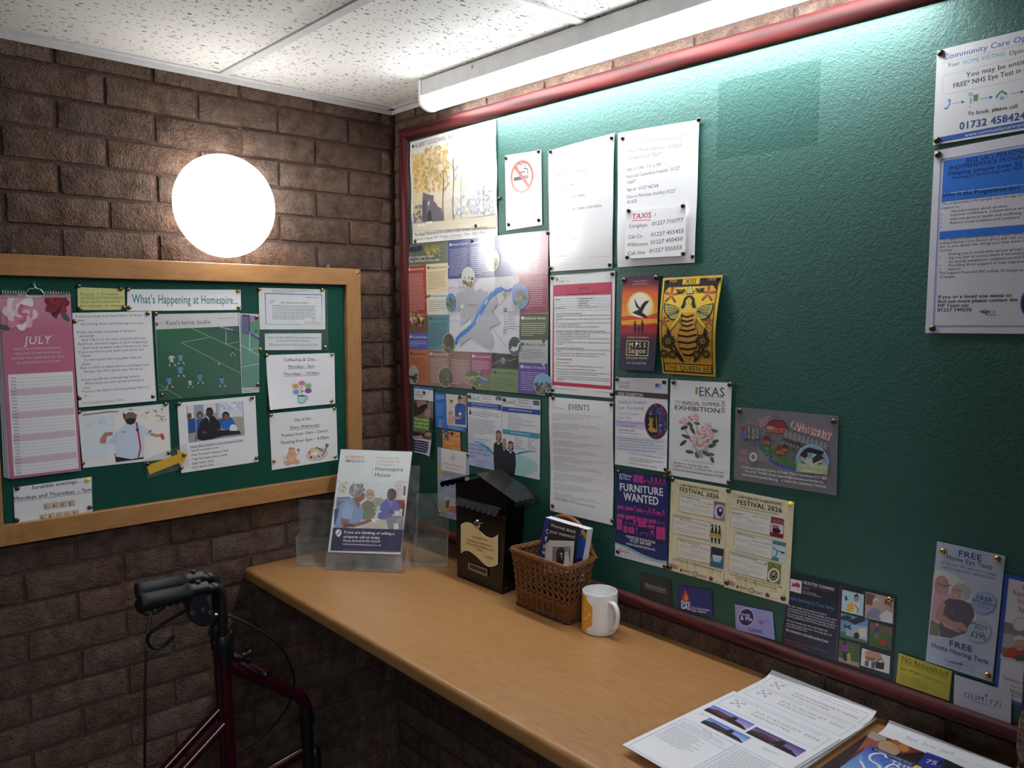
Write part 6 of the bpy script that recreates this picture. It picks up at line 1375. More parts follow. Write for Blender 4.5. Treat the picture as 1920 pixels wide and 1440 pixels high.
s.T('Tickets Available on Waterstones.com or In-store', 124, 866, 426, 928, 17, '#44444e', 0, True)

# free exhibition
s = Sheet(BOARD_B, d1, [(45, 25), (367, 33), (366, 606), (42, 558)], 'leaflet', 'free exhibition leaflet with a round stained glass picture', 'leaflet', '#e2e2ea', M_PAPER, .0018, group=GB, curl=corner_lift(.004, 'br'))
s.T('Canterbury', 66, 62, 134, 65, 16, '#5a6a8c', .002, True); s.T('Cathedral', 66, 82, 132, 86, 16, '#4a6ab4', .002, True); s.LN([(66, 86), (134, 91)], 2, '#4a6ab4'); s.T('hosted', 172, 44, 228, 46, 6, '#77777e'); s.PG([(290, 62), (310, 63), (310, 84), (290, 83)], '#3a5ab0'); s.E(319, 72, 6, 10, '#6a8acc'); s.T('unesco', 290, 93, 330, 94, 8, '#3a5ab0', .016)
s.PG([(45, 102), (367, 126), (367, 160), (44, 132)], '#4a443e'); s.T('FREE EXHIBITION', 62, 134, 216, 146, 20, '#e6e4de', .012)
s.T('Smashed, Bombed,', 62, 184, 238, 189, 20, '#5a6a9c', .002, True); s.T('Lost - Recovered', 62, 219, 220, 224, 20, '#5a6a9c', .002, True); s.T("Tales of Canterbury's", 64, 252, 194, 258, 15, '#7a86ac', 0, True); s.T('Stained Glass', 62, 276, 144, 281, 15, '#7a86ac', 0, True)
s.PG([(48, 282), (222, 296), (222, 344), (47, 324)], '#c6bce4'); s.T('Free to view during visiting hours', 62, 302, 214, 312, 9, '#4a4a78', .010); s.T('- no admission required!', 66, 322, 172, 328, 9, '#4a4a78', .010)
s.T('Until Autumn 2026', 62, 350, 164, 358, 11, '#33333c', .010); s.T('in the Cathedral Viewing Gallery', 62, 366, 206, 379, 9, '#5a5a64')
s.PG([(44, 376), (366, 402), (366, 510), (43, 470)], '#cdd4e4'); s.T("Over the centuries, the Cathedral's stained glass has been damaged by war", 62, 398, 344, 424, 8, '#33333c', .010); s.T('and vandalism, or lost through iconoclasm, neglect or theft.', 62, 410, 284, 434, 8, '#33333c', .010)
for k, tx in enumerate(("Discover the tales of Canterbury's stained glass - smashed, bombed, lost", 'and recovered - and view a selection of glass created by a Ukrainian artist,', 'inspired by this history of damage, restoration and resilience.')): s.T(tx, 62, 432+16*k, (330, 342, 302)[k], 452+17*k, 8, '#4a4a58', .002)
for k, tx in enumerate(('Find out more at canterbury-cathedral.org/exhibitions', "You do not need a Cathedral Admission Ticket, Cathedral Pass", "or 'Friends' card to view this exhibition.", 'Please check our website for winter opening times.')): s.T(tx, 128, (492, 520, 534, 553)[k], (346, 344, 268, 306)[k], (524, 550, 552, 580)[k], 8, '#3c3c46', .004)
# roundel of coloured glass (generic hare and staff panel)
P = [(298+75*math.cos(a), 293+111*math.sin(a)) for a in np.linspace(0, 2*PI, 40)[:-1]]; P = [(min(x, 365), y) for x, y in P]
s.PG(P, '#8a2436'); Pq = [(298+70*math.cos(a), 293+104*math.sin(a)) for a in np.linspace(0, 2*PI, 40)[:-1]]; s.PG([(min(x, 365), y) for x, y in Pq], '#2c3560')
r_ = random.Random(4)
for k in range(70):
    a, q = r_.uniform(0, 2*PI), math.sqrt(r_.random()); x, y = min(298+64*q*math.cos(a), 360), 293+98*q*math.sin(a); s.k += (k % 9 == 0)
    s.flat([s.pu(min(x+r_.uniform(5, 9)*math.cos(2*PI*j/5+k), 365), y+9*math.sin(2*PI*j/5+k)) for j in range(5)], [tuple(range(5))], r_.choice(['#b03040', '#2c56a8', '#3f74c0', '#c8a44a', '#8a2030', '#27304e', '#b8343c']), False)
s.k += 1; s.PG([(232, 248), (310, 262), (308, 376), (256, 372), (232, 330)], '#17181e'); s.PG([(244, 340), (262, 318), (284, 336), (300, 344), (296, 358), (262, 360)], '#b8963c'); s.E(262, 312, 15, 11, '#b8963c'); s.E(258, 285, 6, 22, '#a8862f', -8); s.E(270, 288, 5, 20, '#b8963c', 10); s.LN([(306, 364), (300, 340), (296, 262)], 4, '#c2a04a')
# EKAS flower exhibition
s = Sheet(BOARD_B, d1, [(387, 39), (762, 58), (745, 684), (370, 622)], 'poster', 'white summer exhibition poster with a pink rose spray', 'poster', '#e3e3e8', M_PAPER, .0018, group=GB, curl=waves(.002, .9))
s.PG([(538, 92), (546, 84), (553, 94), (552, 130), (539, 129)], '#a89a3c'); s.PG([(539, 92), (546, 82), (553, 93)], '#4a4a3a'); s.T('EKAS', 558, 136, 720, 142, 52, '#4a4a54', .012); s.T('EAST KENT ART SOCIETY', 560, 148, 718, 155, 12, '#4a4a54', .004); s.T('FREE Entry and Free Programme', 582, 163, 718, 171, 7, '#7a7a84', 0, False, .15)
s.T('111', 410, 186, 446, 188, 22, '#4a3c48', .006); s.T('th', 446, 176, 456, 177, 9, '#4a3c48'); s.T('ANNUAL SUMMER', 456, 192, 690, 204, 23, '#54424c', .012); s.T('EXHIBITION', 410, 220, 692, 244, 26, '#54424c', .022)
s.UT('2026', .905, .305, .17, '#54424c', .010, rot=PI/2)
LF = ['#4a6248', '#5a7456', '#3c523e', '#6a8462']
for x, y, a, rx in ((500, 306, 40, 30), (470, 332, -20, 24), (520, 345, 60, 28), (480, 385, 20, 30), (462, 425, -40, 26), (545, 300, 30, 24), (655, 350, 10, 24), (620, 440, 30, 28), (640, 440, -15, 26), (500, 480, 10, 26), (545, 500, 70, 22), (600, 490, 40, 24), (625, 495, 5, 30), (640, 530, 70, 20), (660, 415, -20, 22)): s.E(x, y, rx, 11, LF[int(x) % 4], a, 12)
for q in ([(545, 515), (560, 440), (520, 330)], [(555, 518), (570, 440), (600, 340)], [(565, 515), (575, 460), (540, 300)], [(575, 515), (590, 460), (640, 360)], [(535, 510), (545, 470), (470, 330)], [(640, 545), (610, 480), (580, 440)]): s.LN(q, 3.5, '#55684e')
PK = ['#e4c6cf', '#d4a3b2', '#efdde1', '#c98fa2', '#e8d2d6']
for x, y, q in ((530, 270, 34), (468, 292, 28), (612, 330, 34), (580, 362, 34), (625, 375, 30), (530, 405, 30), (583, 432, 40)): petals(s, x, y, q, PK, 6, int(x))
s.E(583, 436, 10, 9, '#c8b84a')
s.T('Rosa Campanula by Honorary Member Sue Marston', 460, 532, 650, 560, 7, '#6a6a72', 0, False, .15)
s.T('PREVIEW: Fri 19th June, 6pm - 8pm', 405, 553, 622, 582, 12, '#3c3c46', .004); s.T('EXHIBITION: Sat 20th - Sun 28th June, 10am - 5pm Daily', 404, 571, 712, 614, 12, '#3c3c46', .004); s.T("St Mary's Art Centre, Strand Street, Sandwich, CT13 9EN", 403, 592, 710, 640, 13, '#2c2c36', .016)
# furniture wanted
s = Sheet(BOARD_B, d1, [(48, 590), (372, 640), (362, 1200), (45, 1118)], 'poster', 'navy Furniture Wanted poster with rows of pink furniture', 'poster', '#1f2f6c', M_SATIN, .0018, group=GB)
s.E(76, 622, 6, 8, '#e6e8f0'); s.LN([(70, 648), (76, 630), (84, 640), (82, 654)], 5, '#e6e8f0'); s.T('Pilgrims', 88, 632, 144, 640, 18, '#e6e8f0', .010); s.T('Hospices', 92, 650, 138, 657, 13, '#e6e8f0', .006)
s.T('FURNITURE', 70, 716, 340, 752, 43, '#f0f1f6', .030); s.T('WANTED', 96, 776, 312, 810, 46, '#f0f1f6', .030)
PKF = '#c23f8c'
def furn(kind, x, y, w, h):
    if kind == 'sofa': s.PG([(x-w/2, y-h*.8), (x+w/2, y-h*.72), (x+w/2, y-h*.1), (x-w/2, y-h*.18)], PKF); s.LN([(x-w*.4, y-h*.18), (x-w*.4, y)], 3, PKF); s.LN([(x+w*.4, y-h*.1), (x+w*.4, y+3)], 3, PKF); s.LN([(x-w*.35, y-h*.42), (x+w*.35, y-h*.34)], 2, '#1f2f6c')
    if kind == 'chair': s.PG([(x-w*.3, y-h), (x+w*.3, y-h*.96), (x+w*.26, y-h*.5), (x-w*.26, y-h*.54)], PKF); s.PG([(x-w*.36, y-h*.48), (x+w*.36, y-h*.42), (x+w*.36, y-h*.3), (x-w*.36, y-h*.36)], PKF); s.LN([(x-w*.32, y-h*.4), (x-w*.36, y)], 3, PKF); s.LN([(x+w*.32, y-h*.34), (x+w*.36, y+3)], 3, PKF)
    if kind == 'cab': s.PG([(x-w/2, y-h), (x+w/2, y-h+w*.14), (x+w/2, y), (x-w/2, y-w*.12)], PKF); s.LN([(x, y-h+4), (x, y-4)], 1.6, '#1f2f6c'); s.LN([(x-w*.4, y-h*.5), (x+w*.4, y-h*.44)], 1.6, '#1f2f6c')
    if kind == 'lamp': s.PG([(x-w*.3, y-h*.75), (x-w*.16, y-h), (x+w*.16, y-h), (x+w*.3, y-h*.72)], PKF); s.LN([(x, y-h*.8), (x, y)], 2.5, PKF); s.LN([(x-w*.25, y), (x+w*.25, y+2)], 3, PKF)
    if kind == 'table': s.PG([(x-w/2, y-h*.6), (x+w/2, y-h*.5), (x+w/2, y-h*.36), (x-w/2, y-h*.46)], PKF); s.LN([(x-w*.42, y-h*.4), (x-w*.42, y)], 3, PKF); s.LN([(x+w*.42, y-h*.4), (x+w*.42, y+3)], 3, PKF)
def frow(items, x0, y0, x1, y1, h):
    tot = sum(w for _, w in items); x = 0
    for k_, w in items: f = (x+w/2)/tot; furn(k_, x0+(x1-x0)*f, y0+(y1-y0)*f, (x1-x0)*w/tot*.86, h*(1.25 if k_ in ('lamp', 'chair', 'cab') else 1)); x += w
frow([('cab', 26), ('cab', 22), ('table', 32), ('chair', 18), ('chair', 20), ('chair', 20), ('chair', 18)], 154, 668, 358, 698, 40)
frow([('sofa', 42), ('sofa', 52), ('lamp', 14), ('sofa', 32), ('table', 30), ('chair', 22), ('chair', 26), ('sofa', 28), ('chair', 24)], 54, 834, 354, 882, 32)
frow([('sofa', 44), ('sofa', 58), ('sofa', 32), ('sofa', 34), ('sofa', 48), ('table', 46)], 54, 888, 354, 940, 36)
furn('cab', 72, 962, 32, 70); frow([('table', 40), ('chair', 28), ('cab', 48), ('sofa', 44)], 100, 930, 292, 960, 32); frow([('cab', 26), ('cab', 36), ('lamp', 20), ('table', 54), ('chair', 32)], 94, 976, 292, 1008, 34); furn('cab', 326, 1024, 56, 84)
s.T('FURNITURE DONATIONS', 113, 1006, 292, 1046, 15, '#eceef4', .016); s.T('01227 640 000', 138, 1033, 266, 1060, 18, '#eceef4', .018); s.T('WWW.PILGRIMSHOSPICES.ORG', 114, 1050, 292, 1090, 13, '#eceef4', .012)
s.PG([(46, 1036), (120, 1062), (220, 1112), (300, 1142), (364, 1152), (363, 1172), (300, 1162), (210, 1132), (110, 1084), (46, 1060)], '#8fc0d4'); s.PG([(46, 1044), (120, 1080), (220, 1130), (300, 1158), (363, 1170), (362, 1200), (45, 1118)], '#dcdee6')
s.E(77, 1084, 10, 13, '#8a4a7c'); s.E(77, 1084, 6, 9, '#dcdee6'); s.T('REGULATED', 92, 1086, 130, 1094, 7, '#8a4a7c'); s.T('FUNDRAISING', 92, 1096, 130, 1104, 8, '#5a3a6c', .012); s.G(.05, .92, .95, .985, 3, '#9a9aa8', .3, 3)
# Shakespeare festival
def fest(corners, label, shift, title, plays, foot, pics):
    global s
    s = Sheet(BOARD_B, d1, corners, 'poster', label, 'poster', '#e4dcbc', M_SATIN, .0022, group=GB, thick=.0008)
    s.BL(.0, .0, 1, .10, 24, ['#e0d3a4', '#e6e0c8', '#dccb94'], .05, 3, .7); s.BL(.0, .80, 1, 1, 30, ['#dfd09c', '#e6dfc6', '#d8c68c'], .05, 5, .7); s.BL(.0, .1, .08, .85, 24, ['#e0d2a0', '#e6dcbc'], .04, 6, .7); s.BL(.93, .1, 1, .85, 20, ['#e0d2a0', '#e6dcbc'], .04, 7, .7)
    return s
s = fest([(388, 645), (730, 705), (708, 1300), (370, 1205)], 'cream festival poster headed The Winter\'s Tale, left one of two', 0, '', (), (), ())
s.T('CANTERBURY SHAKESPEARE', 440, 690, 680, 732, 15, '#28221c', .018); s.T('FESTIVAL 2026', 438, 722, 680, 770, 25, '#28221c', .026)
def play(q, title, tpt, date, dpt, pic, pal):
    s.PG(q, '#3a342c'); c = (sum(p[0] for p in q)/4, sum(p[1] for p in q)/4); s.PG([(c[0]+(x-c[0])*.988, c[1]+(y-c[1])*.965) for x, y in q], '#e2e0da')
    s.T(title, *tpt, 10, '#28221c', .018); s.T(date, *dpt, 8, '#28221c', .008)
    us = [s.uv(*p) for p in q]; u0, v0, u1, v1 = us[0][0], us[0][1], us[2][0], us[2][1]; s.G(u0+.03, v0+(v1-v0)*.32, u0+(u1-u0)*.45, v0+(v1-v0)*.5, 2, '#77726a', .3, 3); s.G(u0+(u1-u0)*.4, v0+(v1-v0)*.42, u1-.04, v0+(v1-v0)*.6, 2, '#77726a', .3, 5); s.G(u0+.03, v0+(v1-v0)*.66, u1-.06, v0+(v1-v0)*.92, 3, '#77726a', .3, 7)
    s.PG(pic, pal[0]); return
play([(440, 736), (654, 776), (650, 888), (434, 846)], "THE WINTER'S TALE", (446, 757, 562, 782), '13TH - 17TH AUGUST', (546, 793, 644, 812), [(650, 782), (720, 795), (716, 908), (645, 894)], ['#a87a9c'])
s.E(684, 846, 32, 44, '#b8d0e0', 8); s.PG([(668, 830), (690, 815), (708, 830), (706, 858), (690, 882), (672, 866)], '#2c2c34'); s.E(690, 838, 9, 12, '#c8c8d0'); s.T("WINTER'S", 652, 800, 716, 812, 12, '#5a2a4c', .02)
play([(400, 862), (628, 914), (624, 1026), (394, 978)], 'PUFFLINGPANTS', (404, 880, 510, 902), '28TH AND 29TH JULY, 4TH, 5TH AUGUST', (440, 898, 618, 942), [(630, 912), (700, 928), (696, 1050), (624, 1034)], ['#d9d6d0'])
s.PG([(628, 968), (698, 982), (697, 1012), (627, 998)], '#b8a03c')
for x in (640, 662, 684): s.E(x, 932+(x-640)*.2, 6, 8, '#1f1c20'); s.PG([(x-10, 976+(x-640)*.2), (x-2, 940+(x-640)*.2), (x+8, 942+(x-640)*.2), (x+8, 978+(x-640)*.2)], '#2a2228'); s.PG([(x-9, 1002+(x-640)*.2), (x+6, 1006+(x-640)*.2), (x+2, 1040+(x-640)*.2), (x-6, 1036+(x-640)*.2)], '#2a2228')
play([(428, 1008), (632, 1056), (626, 1172), (422, 1126)], 'TEMPEST IN A TEACUP', (438, 1028, 566, 1060), '30TH JULY - 2ND AUGUST', (506, 1060, 626, 1090), [(634, 1060), (712, 1078), (706, 1200), (628, 1182)], ['#2c3444'])
s.PG([(636, 1120), (706, 1132), (704, 1198), (632, 1180)], '#2f6c94'); s.PG([(640, 1110), (704, 1122), (690, 1160), (648, 1152)], '#c8d4dc'); s.BL(.76, .72, .95, .79, 16, ['#8ab878', '#d89a4a', '#c85a5a', '#e0d0a0', '#4a8ab8'], .012, 3, .8)
s.T('BOOK TICKETS AT CANTERBURYSHAKESPEARE.CO.UK', 398, 1142, 696, 1222, 11, '#4a4034', .006)
def logos(x, y, sl=.24):
    s.E(x-12, y-18, 14, 16, '#a87a6c'); s.T('BID', x+4, y-4, x+36, y+4, 24, '#4a443c', .006); s.PG([(x+48, y-2), (x+58, y), (x+56, y+18), (x+46, y+16)], '#1f1c1a'); s.T('canterbury', x+62, y+12, x+122, y+26, 12, '#2c2824', .012); s.T('city council', x+64, y+24, x+118, y+37, 7, '#5a544c')
    s.E(x+140, y+32, 14, 17, '#1f1c1a'); s.E(x+140, y+32, 10, 13, '#e2d8b4'); s.T('n', x+136, y+38, x+144, y+40, 12, '#1f1c1a', .03); s.T('TICKETS', x+156, y+48, x+208, y+60, 15, '#2c2824', .016); s.PG([(x+220, y+40), (x+228, y+54), (x+236, y+42), (x+244, y+56), (x+252, y+46), (x+246, y+74), (x+226, y+70)], '#8a2c34'); s.T('STOUR VALLEY', x+254, y+76, x+300, y+88, 6, '#4a443c', .006)
logos(396, 1200)
s = fest([(731, 710), (1142, 790), (1107, 1420), (711, 1310)], 'cream festival poster headed Macbeth, right one of two', 1, '', (), (), ())
s.T('CANTERBURY SHAKESPEARE', 792, 762, 1068, 812, 16, '#28221c', .018); s.T('FESTIVAL 2026', 790, 800, 1068, 856, 28, '#28221c', .026); s.T('OUR ANNUAL SUMMER SEASON RETURNS!', 804, 824, 1044, 870, 9, '#5a5044', .006)
play([(756, 826), (1002, 882), (994, 1000), (750, 942)], 'MACBETH', (762, 860, 826, 872), '23RD - 26TH JULY', (888, 878, 988, 898), [(1004, 880), (1082, 898), (1076, 1018), (996, 1002)], ['#7c1f40'])
s.PG([(1002, 918), (1078, 934), (1074, 990), (999, 974)], '#dcd6d6'); s.E(1034, 968, 26, 16, '#3c1420', 12); [s.LN([(1014+10*k, 930+2*k), (1016+10*k, 962)], 6, '#3c1420') for k in range(4)]; s.T('MACBETH', 1006, 910, 1080, 926, 20, '#c87a92', .02)
play([(780, 970), (1012, 1026), (1006, 1148), (772, 1084)], "CHEKHOV'S SEAGULL", (786, 984, 904, 1014), '30TH JULY - 1ST AUGUST', (880, 1030, 1000, 1056), [(1014, 1024), (1094, 1042), (1088, 1166), (1006, 1148)], ['#cdd9dc'])
s.PG([(1014, 1026), (1094, 1044), (1092, 1068), (1012, 1050)], '#3f8494'); s.PG([(1008, 1128), (1050, 1136), (1046, 1158), (1006, 1148)], '#3f8494'); s.LN([(1014, 1070), (1040, 1092), (1058, 1096), (1086, 1106)], 9, '#5aa0b4'); s.LN([(1040, 1094), (1034, 1120), (1018, 1134)], 10, '#5aa0b4'); s.PG([(1058, 1096), (1088, 1104), (1070, 1112)], '#1f2428')
play([(748, 1096), (986, 1160), (978, 1276), (740, 1210)], 'THE CITY HEIRESS BY APHRA BEHN', (756, 1112, 914, 1152), '2 - 5TH AUGUST', (890, 1160, 974, 1180), [(984, 1156), (1064, 1176), (1058, 1298), (976, 1280)], ['#7f8a4c'])
s.BL(.62, .62, .84, .68, 20, ['#b8a44a', '#4a5a34', '#8a8a4c'], .014, 4, .8); s.E(1018, 1242, 36, 44, '#e6e2d4', 8); s.E(1018, 1242, 25, 32, '#2c2a28', 8); s.E(1018, 1242, 18, 24, '#b8b0a0', 8); s.E(1018, 1242, 13, 18, '#2c2a28', 8); s.E(1018, 1236, 7, 9, '#c8b48c')
s.T('AUDIENCE MEMBERS ARE ENCOURAGED TO BRING THEIR OWN CHAIRS', 748, 1236, 1074, 1320, 9, '#6a5c48', .006); s.T('FIND OUT MORE AT CANTERBURYSHAKESPEARE.CO.UK', 782, 1260, 1030, 1326, 9, '#6a5c48', .006)
logos(744, 1302)
# umbrella centre map
s = Sheet(BOARD_B, d1, [(783, 207), (1413, 262), (1402, 750), (772, 650)], 'poster', 'grey landscape poster with a drawn map of the old city and a community centre', 'poster', '#77747c', M_SATIN, .0020, group=GB)
s.BL(.0, .0, 1, 1, 40, ['#7b7880', '#736f78', '#7f7c84'], .06, 3, .7)
PKC = '#d88a8e'
s.T('CANTERBURY', 1118, 338, 1366, 418, 50, '#e6c8c6', .016); s.T('CANTERBURY', 1114, 336, 1362, 416, 50, PKC, .010); s.T('HIGH', 934, 306, 998, 272, 20, PKC, .020); s.T('STREET', 934, 332, 996, 300, 20, PKC, .020); s.T('WEST', 806, 496, 858, 500, 26, PKC, .014); s.T('GATE', 806, 540, 858, 546, 26, PKC, .014)
s.PG([(915, 400), (980, 360), (1180, 420), (1300, 520), (1160, 600), (1060, 560), (950, 490)], '#6f6d70'); s.PG([(920, 430), (1000, 480), (1080, 560), (1180, 600), (1160, 560), (1000, 450)], '#4f7a48'); s.PG([(910, 445), (1000, 530), (1090, 580), (1060, 560), (960, 470)], '#5f8a4c')
s.LN([(925, 436), (975, 490), (1010, 540), (1080, 570), (1170, 592)], 15, '#3f5ea8'); s.PG([(876, 530), (900, 490), (920, 450), (1000, 540), (880, 545)], '#828084')
r_ = random.Random(9)
for k in range(30): x, y = r_.uniform(960, 1200), r_.uniform(400, 560); s.E(x, y, 9, 9, r_.choice(['#4a6a3c', '#5f8a4c', '#3c5a34', '#6a9456']), 0, 8)
def house(x, y, w, h, wall, roof):
    s.PG([(x-w/2, y-h*.5), (x+w/2, y-h*.42), (x+w/2, y), (x-w/2, y-h*.08)], '#2a2a2e'); s.PG([(x-w/2+2, y-h*.5), (x+w/2-2, y-h*.42), (x+w/2-2, y-2), (x-w/2+2, y-h*.08-2)], wall); s.PG([(x-w*.56, y-h*.48), (x-w*.2, y-h), (x+w*.3, y-h*.95), (x+w*.56, y-h*.4)], '#2a2a2e'); s.PG([(x-w*.50, y-h*.5), (x-w*.18, y-h*.95), (x+w*.28, y-h*.9), (x+w*.5, y-h*.44)], roof)
    for q in (-.25, .05, .3): s.PG([(x+w*q, y-h*.34), (x+w*q+4, y-h*.33), (x+w*q+4, y-h*.14), (x+w*q, y-h*.15)], '#33333a')
house(1040, 370, 130, 86, '#b8605a', '#8a3a36'); house(1000, 350, 50, 60, '#c8a090', '#8a3a36'); house(975, 440, 50, 60, '#a8745c', '#6a3c38'); house(1060, 500, 60, 60, '#b46a58', '#8a3a36'); house(1086, 480, 40, 44, '#b87a64', '#7a3430')
for k in range(10): house(1095+k*27, 400+k*8, 30, 60, '#aaa8a8', '#8a888a')
for k in range(6): house(1080+k*22, 430+k*8, 22, 32, '#b4b2b2', '#55545a')
for x, y, w_, h_ in ((845, 395, 16, 66), (868, 400, 18, 80), (895, 404, 22, 72), (920, 400, 20, 66)): s.PG([(x-w_/2-2, y-h_-2), (x+w_/2+2, y-h_-2), (x+w_/2+2, y+2), (x-w_/2-2, y+2)], '#2c2c30'); s.PG([(x-w_/2, y-h_), (x+w_/2, y-h_), (x+w_/2, y), (x-w_/2, y)], '#8a8684'); s.PG([(x-2, y-h_*.5), (x+2, y-h_*.5), (x+2, y-h_*.3), (x-2, y-h_*.3)], '#2c2c30')
s.LN([(812, 376), (842, 384)], 16, '#3f6ac0'); s.PG([(824, 330), (842, 326), (846, 350), (826, 352)], '#8a3a36'); s.PG([(842, 396), (852, 397), (852, 416), (842, 414)], '#4a3a6a')
s.E(895, 511, 23, 28, '#e0dedc'); [s.PG([(895+20*math.cos(a), 511+25*math.sin(a)), (895+5*math.cos(a+.8), 511+6*math.sin(a+.8)), (895+5*math.cos(a-.8), 511+6*math.sin(a-.8))], '#3a3a40') for a in np.arange(0, 2*PI, PI/4)]
A_ = np.linspace(PI, 2*PI, 24); s.LN([(1258+96*math.cos(a), 545+105*math.sin(a)+(math.cos(a))*8) for a in A_], 12, '#7fb8e0'); s.PG([(1258+90*math.cos(a), 545+98*math.sin(a)+math.cos(a)*8) for a in A_], '#9a989c'); s.LN([(1162, 541), (1190, 545)], 12, '#7fb8e0'); s.LN([(1318, 556), (1354, 556)], 12, '#7fb8e0')
s.PG([(1160, 546), (1356, 560), (1350, 622), (1158, 602)], '#9fb48c'); s.T('CANTERBURY', 1170, 570, 1342, 590, 16, '#e0d8c8', .008); s.T('UMBRELLA', 1188, 602, 1324, 616, 18, '#e6dca8', .010)
for q, c in (([(1190, 500), (1250, 482), (1320, 508), (1316, 540), (1262, 566), (1200, 540)], '#c6c4c4'), ([(1180, 500), (1212, 462), (1240, 500), (1212, 520)], '#2f2f36'), ([(1206, 470), (1236, 452), (1330, 478), (1318, 500), (1240, 486)], '#26262c'), ([(1258, 520), (1296, 486), (1330, 520), (1262, 552)], '#34343c'), ([(1228, 490), (1260, 484), (1260, 520), (1230, 520)], '#8aa0b4')): s.PG(q, c)
for x in (1204, 1220, 1276, 1300): s.LN([(x, 512), (x, 536)], 3, '#44444a')
s.T("Canterbury Umbrella Centre, St Peter's Place, Canterbury CT1 2BD", 820, 578, 1348, 652, 15, '#e8e8ec', .010); s.T('Tel: 01227 767660  Email: enquiries@canterburyumbrella.org', 842, 604, 1322, 674, 15, '#e8e8ec', .010); s.T('www.canterburyumbrella.org', 824, 624, 1044, 660, 15, '#e8e8ec', .010); s.PG([(1062, 646), (1078, 649), (1077, 668), (1061, 665)], '#3a5aa4'); s.T('f', 1067, 665, 1074, 666, 15, '#f0f0f4', .02); s.T('Under the Canterbury Umbrella', 1082, 664, 1342, 702, 15, '#e8e8ec', .010)
# cards tucked behind the frame
s = Sheet(BOARD_B, d2, [(70, 197), (285, 250), (292, 430), (78, 372)], 'business_card', 'black handyman business card tucked in the lower frame', 'card', '#2c2b2c', M_SATIN, .0020, group=GB)
s.LN([(108, 268), (108, 302), (256, 344), (256, 316), (134, 282), (134, 306)], 2.2, '#b0aeac'); s.LN([(108, 268), (134, 276), (134, 304)], 2.2, '#b0aeac'); s.LN([(112, 298), (120, 286), (130, 300)], 2.6, '#c4c2c0'); s.E(121, 282, 4, 5, '#c4c2c0'); s.T('Mr Miles Handyman', 138, 302, 250, 330, 13, '#c4c2c0', .004)
s = Sheet(BOARD_B, d2, [(330, 287), (567, 320), (578, 502), (340, 448)], 'business_card', 'blue gas engineer business card with a flame emblem', 'card', '#26307c', M_SATIN, .0020, group=GB)
s.PG([(380, 312), (396, 340), (410, 366), (404, 390), (384, 394), (366, 384), (362, 360), (374, 342)], '#c8443a'); s.PG([(384, 340), (400, 366), (398, 386), (386, 392), (378, 380), (386, 362)], '#e8a03c'); s.T('Atom', 358, 412, 422, 420, 28, '#eceef4', .020); s.T('GAS', 358, 446, 424, 456, 32, '#eceef4', .040); s.T('Your local plumber', 430, 446, 558, 466, 14, '#eceef4', .016); s.T('& gas engineer', 430, 463, 534, 480, 14, '#eceef4', .016)
s = Sheet(BOARD_B, d2, [(730, 417), (992, 470), (1007, 665), (737, 590)], 'business_card', 'lilac card with a round navy dementia badge and the name Collette', 'card', '#9a9ad8', M_SATIN, .0020, group=GB)
s.E(806, 506, 54, 62, '#d8cfa8', 8, 32); s.E(806, 506, 49, 57, '#22286a', 8, 32); s.T('Dementia', 764, 490, 836, 502, 19, '#e6e6f2', .008); s.T('& Me', 768, 524, 850, 534, 28, '#f0f0f8', .020, True, .15)
s.T('age', 896, 546, 932, 552, 20, '#4a5a9c', .024); s.T('UK', 934, 553, 958, 557, 16, '#7f9ad8', .008); s.T('Canterbury', 916, 530, 974, 542, 9, '#5a5a94', .006); s.LN([(884, 524), (900, 516), (910, 526), (896, 530)], 4, '#c85a7a'); s.T('Collette', 822, 602, 920, 618, 28, '#2f2f6c', .014)
# cleaning
s = Sheet(BOARD_B, d2, [(1120, 190), (1848, 362), (1816, 944), (1043, 700)], 'leaflet', 'dark navy cleaning services sheet with six photos, right of the festival posters', 'leaflet', '#20263a', M_SATIN, .0012, group=GB)
s.PG([(1118, 236), (1196, 254), (1190, 336), (1112, 316)], '#e2e2e6'); s.PG([(1122, 286), (1134, 262), (1150, 270), (1160, 258), (1182, 276), (1182, 296), (1150, 290)], '#b8344c'); s.G(.08, .19, .115, .22, 2, '#a87a84', .4, 3)
s.T('SELECTED CLEANING', 1206, 274, 1420, 326, 20, '#e8e8f0', .014); s.T('Cleaning, Gardening & Home Care Property Maintenance & more', 1206, 292, 1396, 338, 9, '#b84a5c', .004); s.T('CONTACT US', 1204, 306, 1246, 318, 8, '#d8d8e0', .004); s.T('Phone: 07514 813882', 1202, 328, 1292, 352, 8, '#d8d8e0', .004); s.T('Email: selectedcleaning@gmail.com', 1200, 340, 1330, 372, 8, '#d8d8e0', .004)
s.T('Home Services In Your Area', 1092, 378, 1418, 460, 26, '#4a8ad0', .004)
for k, (tx, x0, y0, x1, y1) in enumerate((('We offer reliable and professional property', 1098, 430, 1366, 496), ('maintenance services for all households, all of which', 1098, 448, 1436, 534), ('are carried out by our fully trained and insured team.', 1096, 464, 1428, 552), ('We can help with anything from cleaning, handyman', 1094, 484, 1432, 572), ('services, gardening, senior home care and pet care.', 1092, 500, 1424, 588), ('We are a friendly team that work flexibly and', 1090, 532, 1372, 608), ('according to your discretion. Choosing days and', 1088, 552, 1402, 638), ('times that work for you.', 1086, 570, 1232, 608))): s.T(tx, x0, y0, x1, y1, 12, '#e4e4ec', .008)
s.T('WE GUARANTEE CUSTOMER SATISFACTION!', 1082, 600, 1378, 688, 15, '#e4e4ec', .014); s.T('For More Information and Prices Visit Our Website at', 1074, 664, 1374, 752, 10, '#b84a5c', .006); s.T('www.selectedcleaning.co.uk', 1072, 684, 1232, 732, 10, '#b84a5c', .006); s.LN([(1462, 284), (1430, 800)], 2.5, '#a84a5c')
